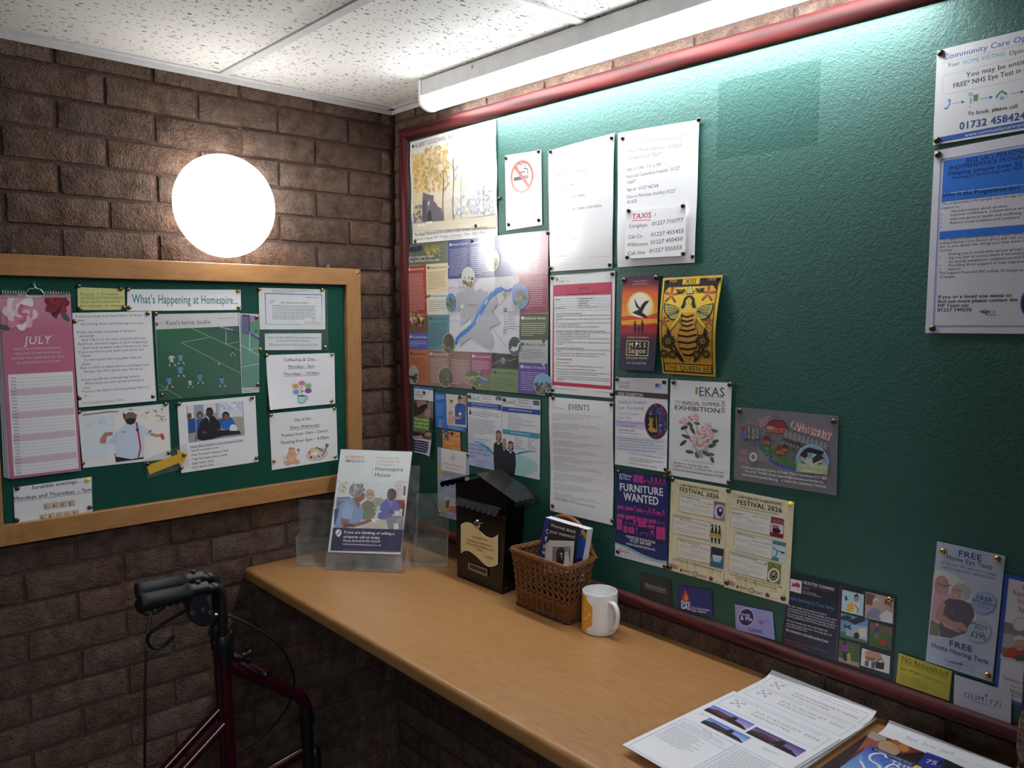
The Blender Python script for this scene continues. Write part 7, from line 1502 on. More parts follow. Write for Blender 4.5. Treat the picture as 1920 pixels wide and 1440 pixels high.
# its six photographs
s.PG([(1474, 312), (1624, 348), (1618, 490), (1468, 454)], '#b8d8e0'); s.PG([(1520, 420), (1560, 396), (1592, 400), (1590, 470), (1530, 470)], '#dfe2e6'); s.E(1572, 372, 17, 22, '#b88a72'); s.PG([(1554, 366), (1560, 346), (1580, 342), (1590, 362), (1574, 356)], '#3a2a26'); s.PG([(1510, 408), (1546, 400), (1560, 440), (1538, 462), (1500, 450)], '#e8b83a'); s.PG([(1490, 360), (1504, 352), (1512, 380), (1498, 388)], '#2c3c8a'); s.LN([(1560, 410), (1584, 440), (1580, 466)], 12, '#b88a72')
s.PG([(1636, 328), (1832, 374), (1826, 544), (1630, 500)], '#b8a898'); s.PG([(1640, 335), (1700, 350), (1690, 420), (1636, 410)], '#7a5a48'); s.E(1708, 404, 26, 30, '#c4a896'); s.PG([(1684, 396), (1690, 372), (1720, 370), (1734, 392), (1710, 388)], '#d4d0cc'); s.PG([(1644, 470), (1690, 432), (1740, 450), (1740, 514), (1640, 496)], '#8a8aa8'); s.E(1786, 420, 26, 36, '#c89f86'); s.PG([(1764, 410), (1770, 382), (1808, 384), (1816, 440), (1800, 420)], '#8a5a3c'); s.PG([(1740, 480), (1780, 452), (1824, 470), (1822, 540), (1740, 520)], '#e0dcdc'); s.E(1748, 492, 18, 16, '#d8d4d0')
s.PG([(1466, 466), (1654, 514), (1648, 680), (1460, 632)], '#6f9ad0'); s.PG([(1462, 590), (1650, 640), (1648, 680), (1460, 632)], '#4f7a48'); s.PG([(1500, 560), (1560, 548), (1650, 560), (1648, 660), (1500, 620)], '#a8b4cc'); s.PG([(1510, 520), (1600, 490), (1640, 520), (1560, 548)], '#34343c'); s.PG([(1590, 570), (1640, 570), (1638, 640), (1590, 628)], '#e2d8b8'); s.BL(.56, .47, .64, .55, 14, ['#1f3a24', '#2c4a2c'], .02, 3, .6); s.E(1574, 622, 20, 22, '#1f3024'); s.E(1500, 500, 40, 18, '#2c4a34')
s.PG([(1668, 528), (1824, 568), (1812, 732), (1656, 690)], '#4a6a34'); s.PG([(1668, 528), (1824, 568), (1822, 620), (1664, 580)], '#7a6248'); s.BL(.82, .58, .98, .68, 20, ['#2c4424', '#3f5a30', '#5a4a34'], .02, 8, .6); s.PG([(1700, 560), (1730, 566), (1728, 604), (1700, 600)], '#33508c'); s.E(1716, 546, 9, 11, '#b88a72'); s.LN([(1706, 600), (1704, 640)], 12, '#8a7a60'); s.LN([(1724, 602), (1722, 644)], 12, '#8a7a60'); s.PG([(1730, 660), (1760, 650), (1786, 676), (1770, 694), (1726, 682)], '#b8343c')
s.PG([(1456, 650), (1600, 686), (1592, 852), (1446, 806)], '#4f6234'); s.PG([(1450, 780), (1594, 820), (1592, 852), (1446, 806)], '#a89878'); s.BL(.56, .72, .70, .86, 24, ['#3f5a2c', '#5a7438', '#6f8448'], .02, 9, .6); s.E(1492, 676, 12, 14, '#3a2a26'); s.PG([(1470, 690), (1504, 684), (1512, 736), (1476, 740)], '#8a3c8c'); s.PG([(1476, 738), (1510, 738), (1506, 806), (1484, 806)], '#1f2230'); s.PG([(1506, 754), (1530, 748), (1534, 800), (1526, 824), (1510, 812)], '#c89a6a')
s.PG([(1612, 710), (1808, 768), (1800, 896), (1602, 836)], '#e0dede'); s.PG([(1630, 740), (1660, 722), (1740, 752), (1760, 790), (1700, 800), (1640, 790)], '#c89878'); s.PG([(1632, 768), (1700, 780), (1704, 806), (1640, 800)], '#a86a3c'); s.PG([(1632, 800), (1660, 806), (1656, 846), (1630, 838)], '#5a5a64'); s.PG([(1676, 806), (1704, 810), (1700, 860), (1674, 852)], '#5a5a64'); s.PG([(1704, 806), (1768, 816), (1762, 866), (1706, 854)], '#26241f'); s.LN([(1714, 806), (1740, 788), (1764, 812)], 6, '#26241f')
# removals, olive card
s = Sheet(BOARD_B, d3, [(97, 872), (487, 1005), (465, 1224), (78, 1088)], 'business_card', 'yellow removals business card tucked in the lower frame', 'card', '#c8bc34', M_SATIN, .0030, group=GB)
s.T('P&D Removals Ltd', 116, 930, 458, 1046, 36, '#3c3414', .006, True); s.T('National & European / Removals & Storage', 116, 944, 454, 1062, 14, '#4a4018', .006, True); s.T('Brian Wright', 112, 990, 252, 1036, 18, '#3c3414', .014, True); s.T('Sales Director, South East', 258, 1040, 438, 1108, 14, '#4a4018', .004, True)
for k, (tx, x1) in enumerate((('Telephone 01303 250899', 258), ('Email: pandremovals@gmail.com', 304), ('1a Place of Assurance, Park Farm Close,', 352), ('Folkestone, Kent, CT19 5DU, UK', 298))): s.T(tx, 106-k, 1030+16*k, x1, 1030+16*k+(x1-106)*.345, 10, '#4a4018', .004, True)
s = Sheet(BOARD_B, d3, [(505, 1030), (922, 1160), (915, 1390), (497, 1250)], 'business_card', 'white restaurant business card with blue lettering and olive fork', 'card', '#d6d6e0', M_SATIN, .0036, group=GB)
s.T('OLIM', 568, 1188, 722, 1232, 34, '#3a4a8c', .004, True); s.T('TZI', 752, 1244, 846, 1272, 34, '#3a4a8c', .004, True); s.LN([(736, 1180), (736, 1242)], 4, '#6a6a78'); s.E(737, 1182, 10, 11, '#8a8a4a'); s.E(737, 1182, 6, 7, '#6a7a3a'); s.T('THE MEDITERRANEAN KITCHEN', 606, 1214, 800, 1280, 9, '#3a4a8c', .008)
# eye tests
s = Sheet(BOARD_B, d3, [(378, 58), (876, 167), (780, 1086), (293, 932)], 'leaflet', 'pale blue home eye test leaflet with a smiling older couple', 'leaflet', '#c4cfe4', M_SATIN, .0022, group=GB, thick=.0008)
NV = '#2f3f84'
s.T('FREE', 530, 164, 706, 204, 44, NV, .022); s.T('Home Eye Tests', 446, 186, 782, 266, 34, NV, .012); s.T("for the over 60's who can no longer", 404, 216, 816, 314, 20, NV, .004); s.T('visit the high street optician alone', 410, 250, 802, 340, 20, NV, .004)
s.PG([(352, 300), (372, 262), (440, 276), (520, 312), (590, 372), (634, 440), (660, 540), (664, 640), (630, 710), (560, 748), (480, 766), (400, 764), (318, 742)], '#e6e4e0')
s.PG([(330, 630), (400, 660), (392, 752), (320, 740)], '#8a8274')
s.PG([(352, 440), (366, 390), (420, 430), (500, 450), (500, 560), (430, 660), (330, 632)], '#dca8bc'); s.E(412, 378, 54, 72, '#c99a88', -8); s.PG([(394, 400), (420, 394), (466, 406), (462, 440), (430, 452), (404, 436)], '#b8a8a0'); s.LN([(378, 364), (432, 382), (478, 378)], 5, '#3a2e30'); s.E(440, 384, 14, 9, '#8f7a74')
s.E(564, 430, 66, 68, '#c8c8cc', 20); s.E(522, 424, 42, 52, '#d2a794', 10); s.PG([(500, 380), (530, 362), (590, 372), (630, 420), (620, 470), (580, 480), (570, 430), (540, 390)], '#b9babf'); s.LN([(490, 412), (520, 414), (556, 422)], 4, '#4a4248'); s.LN([(500, 448), (512, 456), (526, 452)], 6, '#f2eeea')
s.PG([(426, 500), (466, 472), (560, 486), (640, 520), (650, 600), (600, 720), (480, 764), (398, 752), (396, 660), (420, 600)], '#6c6672'); s.BL(.28, .5, .55, .72, 30, ['#757080', '#605a68', '#7f7a88'], .02, 3, .7)
s.PG([(372, 560), (420, 490), (440, 520), (420, 590), (490, 640), (560, 650), (598, 690), (590, 722), (520, 690), (420, 660), (366, 610)], '#c99f8c'); s.PG([(410, 646), (500, 680), (560, 720), (540, 724), (430, 680)], '#d8a8b0'); s.LN([(480, 640), (494, 656)], 8, '#c8b87a'); s.E(560, 690, 34, 18, '#c99f8c', 30)
s.E(720, 506, 92, 84, '#8a94b4', 0, 36); s.E(717, 504, 88, 80, '#a9bce0', 0, 36); s.T('FREE', 664, 478, 780, 504, 28, NV, .014); s.T('NHS glasses', 634, 494, 802, 536, 22, NV, .006); s.T('(if entitled)', 668, 528, 760, 556, 13, NV)
s.E(685, 718, 90, 82, '#8a98a4', 0, 36); s.E(682, 715, 86, 78, '#b8ccd0', 0, 36); s.T('Hearing', 628, 660, 744, 698, 24, NV, .008); s.T('Aids', 650, 696, 716, 712, 24, NV, .008); s.T('from only', 638, 714, 722, 736, 14, NV); s.T('\u00a3295', 622, 748, 734, 780, 36, NV, .018)
s.T('FREE', 462, 818, 636, 868, 42, NV, .020); s.T('Home Hearing Tests', 336, 828, 752, 956, 34, NV, .012); s.T('the', 422, 930, 462, 940, 26, '#9aaac8', 0); s.T('outside', 462, 942, 568, 968, 24, NV, .014); s.T('clinic', 570, 968, 640, 986, 24, '#a9b8d4', 0); s.LN([(556, 940), (600, 932), (648, 962), (644, 1012)], 3, '#a9b4cc'); s.T('specialists sight & hearing', 442, 960, 640, 1014, 12, '#8a98bc')
# helping hands leaflet, cut by the brick pier
s = Sheet(BOARD_B, d3, [(870, 292), (1272, 384), (1195, 1330), (793, 1200)], 'leaflet', 'blue bordered home help leaflet with a man in orange, beside the brick pier', 'leaflet', '#2f55b8', M_SATIN, .0020, group=GB)
s.PG([(902, 328), (1240, 404), (1172, 1296), (818, 1184)], '#dcdae2'); CR_ = '#b8384c'
for tx, x0, y0, x1, y1 in (('A helping', 996, 410, 1180, 452), ('hand', 928, 446, 1050, 474), ('for seniors', 964, 506, 1190, 560), ('by your side', 972, 570, 1200, 622)): s.T(tx, x0, y0, x1, y1, 40, CR_, .008, True)
s.PG([(872, 640), (1220, 720), (1196, 1010), (842, 892)], '#8a8684'); s.PG([(866, 720), (1000, 750), (990, 860), (852, 820)], '#b4b2b8'); s.E(985, 660, 56, 50, '#a8a8ac'); s.E(985, 660, 50, 45, '#d8d8dc'); s.PG([(842, 870), (1000, 925), (1190, 990), (1196, 1010), (836, 905)], '#c8c8cc')
s.PG([(850, 890), (900, 830), (960, 818), (1040, 840), (1060, 930), (980, 920)], '#c8472e'); s.E(985, 800, 44, 52, '#c49c8a', 12); s.PG([(934, 790), (944, 752), (980, 738), (1020, 756), (1030, 790), (1000, 768), (960, 772)], '#d8d6d6'); s.LN([(960, 820), (985, 828), (1004, 820)], 5, '#8a5a50'); s.PG([(930, 896), (980, 878), (1040, 900), (1030, 930), (960, 926)], '#5a544e')
s.T('Seniors Helping', 856, 1062, 1130, 1148, 26, CR_, .010, True); s.T('...a way to care', 860, 1098, 1060, 1160, 14, '#4a4a5c', 0, False, .15); s.T('01227 860 200', 908, 1162, 1130, 1232, 28, NV, .010); s.T('enquiries', 918, 1186, 1010, 1210, 12, '#5a5a7a'); s.T('www.seniors', 910, 1214, 1030, 1250, 12, '#5a5a7a')
# community care
s = Sheet(BOARD_B, d4, [(256, 246), (1330, -10), (1325, 862), (221, 1046)], 'notice', 'white home visiting eye test notice with blue footer, upper right', 'notice', '#e2e1e4', M_SATIN, .0018, group=GB, thick=.0008)
BL_ = '#3a5cb4'
s.T('Community Care Options', 304, 330, 1190, 118, 44, BL_, .008); s.LN([(302, 348), (1240, 128)], 3, '#8ab0c0'); s.T('Your', 346, 390, 448, 366, 34, '#33333c', .006); s.T('HOME VISITING', 470, 366, 836, 288, 36, '#6ab4c8', .012); s.T('Opticians', 862, 290, 1090, 236, 36, '#33333c', .006)
s.LN([(1250, 225), (340, 446), (312, 462), (304, 490), (304, 590), (312, 606), (340, 608), (1245, 420)], 3, '#8ab4c4'); s.T('You may be entitled to a', 500, 474, 1230, 306, 40, '#26262e', .010); s.T('FREE* NHS Eye Test in your home', 390, 566, 1280, 360, 40, '#26262e', .012)
s.LN([(368, 656), (366, 690), (344, 724), (324, 730)], 16, '#6a9ad8'); s.E(362, 658, 14, 12, '#6a9ad8'); s.E(332, 728, 14, 10, '#5a8ad0')
for x0, y0, x1, y1 in ((388, 688, 480, 672), (624, 648, 718, 632), (876, 604, 980, 586)): s.LN([(x0, y0), (x1, y1)], 4, BL_); s.PG([(x1-16, y1-12), (x1+14, y1-3), (x1-12, y1+15)], BL_)
s.PG([(528, 622), (566, 612), (566, 700), (530, 706)], '#dcdfe8'); s.E(544, 608, 22, 18, '#a9b8dc'); s.LN([(544, 640), (544, 684)], 7, '#44506c'); s.PG([(566, 616), (608, 604), (604, 660), (568, 668)], '#5f9a6c'); s.LN([(534, 706), (540, 716)], 10, '#a9b8dc')
s.PG([(760, 640), (770, 610), (806, 570), (850, 600), (852, 636), (780, 660)], '#cfdce4'); s.LN([(762, 640), (768, 618), (804, 580), (850, 608)], 16, '#4a8a68'); s.PG([(790, 630), (820, 622), (822, 650), (792, 656)], '#8ab4e0')
s.T('To book, please call', 512, 796, 934, 728, 32, '#33333c', .006); s.T('01732 458424', 442, 914, 1004, 822, 58, '#33519c', .018)
s.PG([(268, 978), (1326, 776), (1325, 836), (262, 1022)], '#3560b8'); s.T('www.communitycareoptions.co.uk', 490, 976, 1200, 842, 28, '#e4e6f0', .006)
# age programme
s = Sheet(BOARD_B, d5, [(196, 88), (1022, -72), (990, 1388), (131, 1381)], 'notice', 'white and bright blue programme notice for over 55s, under the eye test notice', 'notice', '#dad9e4', M_SATIN, .0018, group=GB)
FR = '#5060b0'
for i, c in ((0, FR), (6, '#dad9e4'), (11, FR), (14, '#dad9e4')):
    s.PG([(240+i, 144+i), (970-i, 12+i), (948-i, 1336-i), (184+i, 1336-i)], c)
BB_ = '#2f78dc'
s.PG([(262, 156), (960, 32), (958, 352), (246, 436)], BB_); s.LN([(246, 378), (960, 292)], 4, '#c8d8f0'); s.PG([(235, 640), (950, 576), (948, 636), (230, 696)], BB_)
DB = '#16265c'
s.T("AGE UK's PERSONAL", 420, 172, 886, 92, 30, DB, .022); s.T('INDEPENDENCE PROGRAMME', 302, 226, 960, 122, 29, DB, .022); s.T('Helping people over 55 in', 292, 264, 884, 180, 30, DB, .020); s.T('Working in Partnership with NHS East', 316, 292, 900, 204, 20, DB, .012); s.T('Who is the Programme for?', 252, 416, 804, 360, 27, DB, .022)
TX = '#3a3a4a'
for tx, x0, y0, x1, y1 in (('The programme is for people over the age of 55 who', 246, 474, 930, 396), ('support to :', 246, 502, 392, 490), ('Get information about services', 310, 526, 716, 486), ('Improve confidence, independence and', 310, 552, 840, 500), ('Improve general health and wellbeing', 308, 580, 816, 536), ('Reduce social isolation and loneliness', 306, 608, 806, 566), ('The support is entirely tailored to your needs. The', 234, 726, 900, 676), ('Independence Coordinator (PIC) will visit you and', 234, 752, 900, 702), ('ten to you about the things you may want help', 232, 778, 884, 730), ('involve :', 232, 804, 338, 798), ('Putting you in touch with various groups, help', 298, 830, 900, 786), ('ing you join or access them if necessary', 298, 856, 834, 820), ('Accessing equipment, adaptations and lis', 296, 884, 850, 848), ('Providing direct support to help improve', 296, 910, 832, 880), ('esteem', 294, 936, 386, 932), ('The support from the PIC is free of charge and', 228, 964, 850, 940), ('12 weeks.', 228, 992, 350, 988)): s.T(tx, x0, y0, x1, y1, 19, TX, .006)
for x, y in ((248, 522), (247, 550), (246, 578), (244, 606), (236, 826), (234, 880), (234, 908)): s.E(x, y, 4, 4, TX, 0, 8)
for tx, x0, y0, x1, y1 in (('If you or a loved one wants to', 222, 1136, 744, 1122), ('find out more please contact the', 220, 1168, 788, 1154), ('PIP Team on:', 219, 1198, 442, 1194), ('01227 749570', 218, 1228, 462, 1226)): s.T(tx, x0, y0, x1, y1, 22, '#26262e', .022)
s.LN([(514, 1220), (528, 1212), (544, 1222), (520, 1224)], 6, '#3a4a8c'); s.LN([(538, 1212), (552, 1200), (566, 1212)], 4, '#b8445c'); s.T('age', 538, 1238, 596, 1238, 24, '#2f3f84', .022); s.T('UK', 602, 1238, 634, 1238, 17, '#7f9ad8', .006); s.T('Love later life', 558, 1256, 634, 1256, 9, '#2f3f84', .02)
s.E(872, 1160, 68, 104, '#3f62c0', 0, 36); s.E(874, 1160, 60, 94, '#1f2c3c', 0, 36); s.E(884, 1150, 26, 40, '#b58c78'); s.E(884, 1120, 28, 22, '#c4c4c8')
# ------------------------------------------------------------------ things in the basket
e1 = (920, 950, 5.538)
def upright(y): return Plane((0, y, 0), (1, 0, 0), (0, 0, 1), (0, -1, 0))
GK = 'leaflets standing in the wicker basket'
s = Sheet(upright(-.088), e1, [(568, 112), (1003, 240), (918, 790), (455, 680)], 'book', 'thick blue book standing at the back of the wicker basket', 'book', '#e3e3e8', M_SATIN, -.020, thick=.020)
s.U(0, 0, 1, 1, '#27348c'); s.GR(.0, .0, .14, 1, [(0, '#2c3a98'), (.5, '#202a70'), (1, '#1c2460')])
for ch, x0, y0, x1, y1 in (('C', 572, 275, 606, 284), ('f', 560, 352, 586, 358), ('p', 545, 420, 580, 430), ('w', 534, 488, 580, 500)): s.T(ch, x0, y0, x1, y1, 46, '#eceef6', .03)
s.PG([(905, 330), (930, 300), (980, 310), (990, 360), (960, 520), (900, 530), (870, 500), (885, 400)], '#2f62c8'); s.PG([(940, 240), (975, 238), (980, 262), (1000, 285), (994, 332), (972, 316), (958, 290), (942, 270)], '#d8a43c'); s.LN([(905, 300), (950, 285)], 4, '#c8d0e4')
s = Sheet(upright(-.101), e1, [(618, 148), (917, 212), (852, 800), (535, 720)], 'leaflet', 'dark leaflet asking about worry over memory, standing in the wicker basket', 'leaflet', '#2a2626', M_SATIN, -.0012, thick=.0012, group=GK)
s.BL(.1, .28, .98, .62, 30, ['#4a322c', '#3a2a28', '#5a3a30', '#2f2426'], .09, 3, .6)
s.T('Worried about', 624, 206, 882, 278, 34, '#eceaea', .014); s.T('your memory?', 614, 268, 878, 334, 34, '#eceaea', .014)
s = Sheet(upright(-.1085), e1, [(574, 374), (820, 380), (800, 690), (552, 690)], 'card', 'cream card behind the wedding photograph card in the wicker basket', 'card', '#ddd6c4', M_PAPER, -.0008, thick=.0008, group=GK)
s = Sheet(upright(-.113), e1, [(602, 350), (868, 358), (842, 700), (580, 690)], 'card', 'white card with a black and white wedding photograph in the wicker basket', 'card', '#e2ddd2', M_PAPER, -.0008, thick=.0008, group=GK)
s.PG([(643, 416), (834, 416), (824, 612), (640, 606)], '#8a888c'); s.PG([(682, 600), (684, 470), (705, 432), (735, 420), (765, 440), (774, 480), (772, 600)], '#3a383c'); s.PG([(780, 430), (832, 420), (830, 460), (790, 470)], '#a8a6aa')
s.E(736, 486, 14, 19, '#c4c0bc'); s.PG([(722, 480), (728, 466), (748, 466), (751, 480)], '#1d1c20'); s.PG([(700, 530), (722, 512), (752, 512), (762, 540), (756, 610), (690, 606)], '#19181c'); s.PG([(731, 512), (744, 512), (740, 560)], '#e4e2e0')
s.E(786, 490, 13, 17, '#cfcac6'); s.PG([(770, 480), (782, 464), (806, 476), (816, 540), (826, 612), (756, 612), (764, 560)], '#e8e6e6'); s.E(784, 494, 9, 12, '#bdb6b2')

# ------------------------------------------------------------------ poster in the slanted stand
c7s = (540, 820, 5.142)
STP = Plane(PO, SW, SU, SN)
s = Sheet(STP, c7s, [(508, 115), (1197, 140), (1085, 1130), (385, 1105)], 'poster', 'retirement homes poster with three people drinking tea, in the slanted clear stand', 'poster', '#e6e6ea', M_SATIN, .0002, thick=.0004)
s.T('RETIREMENT', 552, 198, 736, 204, 22, '#d8743c', .010); s.LN([(550, 210), (735, 214)], 2.5, '#d8743c'); s.T('HOMESEARCH', 548, 240, 734, 245, 24, '#4a4a58', .010); s.E(578, 230, 11, 11, '#d8743c')
s.LN([(832, 186), (812, 378)], 3, '#d8b878')
for tx, x0, y, x1 in (('We have recently', 848, 207, 1062), ('completed the sale', 846, 238, 1080), ('of a property in', 842, 270, 1032)): s.T(tx, x0, y, x1, y+6, 22, '#d8a050', .006)
s.T('Homespire', 838, 322, 1110, 330, 40, '#3a3a48', .004); s.T('House', 832, 378, 988, 384, 40, '#3a3a48', .004)
# photograph
s.PG([(490, 430), (1156, 430), (1112, 892), (440, 876)], '#dfdfe2')
s.PG([(1040, 420), (1156, 430), (1120, 800), (1040, 700)], '#d8ccd4'); s.PG([(1108, 450), (1150, 456), (1140, 590), (1100, 588)], '#eceaea'); s.PG([(1114, 470), (1138, 472), (1132, 570), (1108, 568)], '#6a6a74'); s.BL(.80, .32, .90, .50, 30, ['#d8a8b8', '#e4d4da', '#c88a9c', '#b8a0a0'], .014, 4, .7)
s.BL(.03, .31, .16, .44, 40, ['#a8a860', '#c8c8a0', '#7a8a4a', '#d8c870', '#e2e2d8'], .014, 2, .7)
s.PG([(470, 585), (600, 580), (620, 700), (470, 860), (446, 870)], '#7a84a8'); s.LN([(474, 610), (600, 606)], 10, '#a8aec4'); s.LN([(470, 650), (560, 650)], 10, '#3f4f8c'); s.PG([(446, 700), (500, 690), (490, 830), (444, 850)], '#2f3f84')
s.PG([(800, 620), (840, 590), (900, 590), (940, 620), (920, 700), (810, 700)], '#a8a2a0'); s.LN([(830, 600), (820, 680)], 6, '#c8c0bc'); s.LN([(870, 594), (862, 680)], 6, '#8a8aa0'); s.PG([(1030, 610), (1126, 612), (1112, 700), (1040, 690)], '#8a4038'); s.PG([(1112, 650), (1128, 640), (1112, 800), (1094, 790)], '#26222c')
# man on the right
s.PG([(862, 780), (900, 650), (950, 600), (1030, 610), (1072, 650), (1080, 760), (1040, 800), (900, 800)], '#6a68b4'); s.PG([(940, 600), (990, 690), (1010, 620)], '#8280c8'); s.LN([(940, 604), (990, 690)], 5, '#4f4c98')
s.E(1000, 560, 44, 58, '#5c4034', 8); s.PG([(960, 530), (978, 505), (1010, 500), (1040, 520), (1046, 556), (1036, 600), (1022, 570), (1010, 530), (980, 522)], '#3f3230'); s.E(980, 570, 16, 20, '#75533f')
s.PG([(940, 790), (1000, 770), (1116, 764), (1110, 890), (1070, 892), (1060, 830), (1020, 840), (1020, 892), (968, 890)], '#8f8a92'); s.PG([(1040, 800), (1116, 770), (1110, 800), (1060, 840)], '#a49fa6'); s.LN([(900, 740), (960, 730), (1010, 716)], 26, '#6a68b4'); s.E(994, 724, 26, 18, '#75533f')
s.E(1046, 756, 44, 9, '#d8d8dc'); s.PG([(1026, 718), (1078, 718), (1070, 752), (1034, 752)], '#e8e8ea'); s.E(1052, 718, 26, 5, '#b8b8c0')
# woman in the middle
s.PG([(690, 720), (720, 640), (770, 610), (830, 640), (860, 720), (820, 800), (720, 800)], '#7f8468'); s.E(790, 560, 40, 50, '#c09a88'); s.PG([(744, 560), (752, 520), (790, 502), (830, 520), (838, 570), (828, 600), (822, 550), (800, 530), (770, 534), (758, 560), (756, 598)], '#c0a8a0'); s.LN([(778, 578), (792, 584), (806, 578)], 5, '#f0e8e4')
for x in (774, 804): s.E(x, 556, 5, 4, '#3a2e2c')
s.LN([(760, 760), (800, 740), (836, 690)], 26, '#7f8468'); s.E(838, 690, 20, 16, '#c09a88'); s.E(870, 724, 38, 9, '#d8d8dc'); s.PG([(856, 670), (892, 672), (886, 716), (860, 714)], '#c8ccd0')
# woman in front
s.PG([(446, 872), (480, 760), (500, 660), (560, 610), (620, 590), (700, 640), (730, 720), (720, 790), (660, 860), (560, 876)], '#8fa6d0'); s.PG([(510, 770), (600, 800), (560, 880), (520, 870)], '#9c6a54'); s.LN([(540, 850), (640, 856), (760, 820), (800, 800)], 34, '#9c6a54'); s.E(806, 802, 30, 18, '#9c6a54'); s.PG([(520, 700), (560, 640), (640, 680), (610, 800), (520, 790)], '#9cb2da')
s.PG([(620, 590), (670, 600), (700, 650), (680, 700), (640, 630)], '#9c6a54'); s.E(690, 570, 46, 62, '#93604c', 10); s.E(660, 520, 70, 68, '#8f8d8f'); s.BL(.20, .32, .42, .46, 46, ['#a4a2a4', '#757375', '#b8b6b8', '#86848a'], .022, 7, .8); s.PG([(716, 540), (744, 560), (738, 600), (712, 620), (700, 590)], '#93604c')
s.PG([(690, 880), (780, 840), (880, 800), (940, 810), (964, 888), (800, 892)], '#c9beb0'); s.LN([(800, 850), (880, 880)], 5, '#b0a494'); s.PG([(804, 786), (854, 788), (846, 824), (812, 822)], '#eae8ea'); s.E(829, 788, 25, 5, '#b8b4b8')
s.PG([(436, 876), (1112, 894), (1086, 1106), (408, 1092)], '#2f2a50')
s.E(488, 924, 29, 31, '#eceaf0', 0, 28); s.PG([(466, 944), (510, 946), (486, 966)], '#eceaf0'); s.LN([(474, 938), (490, 932), (500, 914)], 8, '#2f2a50'); s.E(475, 938, 6, 5, '#2f2a50'); s.E(500, 914, 6, 5, '#2f2a50')
for tx, x0, y0, x1, y1, h, bo in (('If you are thinking of selling a', 541, 925, 1026, 941, 24, .026), ('property call us today', 536, 968, 886, 980, 24, .026), ('Mandy Bolwell 01425 632218', 531, 1004, 888, 1014, 18, .024), ('www.retirementhomesearch.co.uk', 527, 1036, 898, 1050, 18, .006)): s.T(tx, x0, y0, x1, y1, h, '#eceaf2', bo)
s.G(.20, .962, .955, .985, 2, '#8a6a8c', .4, 5, 1, .02)

# ------------------------------------------------------------------ plaque lettering on the suggestion box
c9 = (840, 960, 12.0)
s = Sheet(upright(PLAQ_Y), c9, [(300, 200), (1140, 420), (1140, 1240), (290, 930)], 'lettering', None, None, '#2c2620', M_PAPER, 0, thick=.0001, parent=bpy.data.objects['letterbox'])
s.F, s.C, s.V, s.n = [], [], [], 0
for tx, x0, y0, x1, y1 in (('Social Suggestion Box', 525, 556, 888, 650), ('Please share any ideas for future', 432, 632, 984, 786), ('events or films by popping a note in', 408, 700, 1006, 876), ('this box', 636, 846, 768, 878), ('Thank you', 836, 1006, 1016, 1054)):
    s.T(tx, x0, y0, x1, y1, 40, '#2c2620', .008); s.LN([(x0, y0+9), (x1, y1+9)], 3, '#4a4034')

# ------------------------------------------------------------------ papers on the counter
def photo_px(p):
    d = Vector(p)-CAM; z = d.dot(CF); return 960+FPX*d.dot(CR)/z, 720-FPX*d.dot(CU)/z
def page(crop, tl, tr, h, ratio, down=None):
    """corner list of a sheet lying at height h, from its two top corners"""
    P = table_plane(0); f = lambda q: P.hit(crop[0]+q[0]/crop[2], crop[1]+q[1]/crop[2], h)
    a, b_ = f(tl), f(tr); d = b_-a; n = np.array([d[1], -d[0]])*ratio; out = []
    for q in (a, b_, b_+n, a+n):
        x, y = photo_px((q[0], q[1], TZ+h)); out.append(((x-crop[0])*crop[2], (y-crop[1])*crop[2]))
    return out
n1 = (1330, 1250, 5.818); m1 = (1560, 1320, 5.333)
GN = 'church newsletters piled on the counter'; TP = table_plane(0)
A4 = 1.414
curl_up = bend('v', lambda t: .010*max(0, 1-t/.10)**2, 50)
for k in range(6):
    h = .0004+.0016*(k+1); dx, dy = (3, -5, 6, -2, 4, 0)[k], (6, 2, 9, 4, 1, 5)[k]
    s = Sheet(TP, n1, page(n1, (676+dx, 110+dy), (1818+dx, 560+dy), h, A4), 'newsletter', 'folded white newsletter in the lower part of the pile on the counter', 'newsletter', '#dcdce2', M_PAPER, h-.0015, thick=.0013, group=GN)
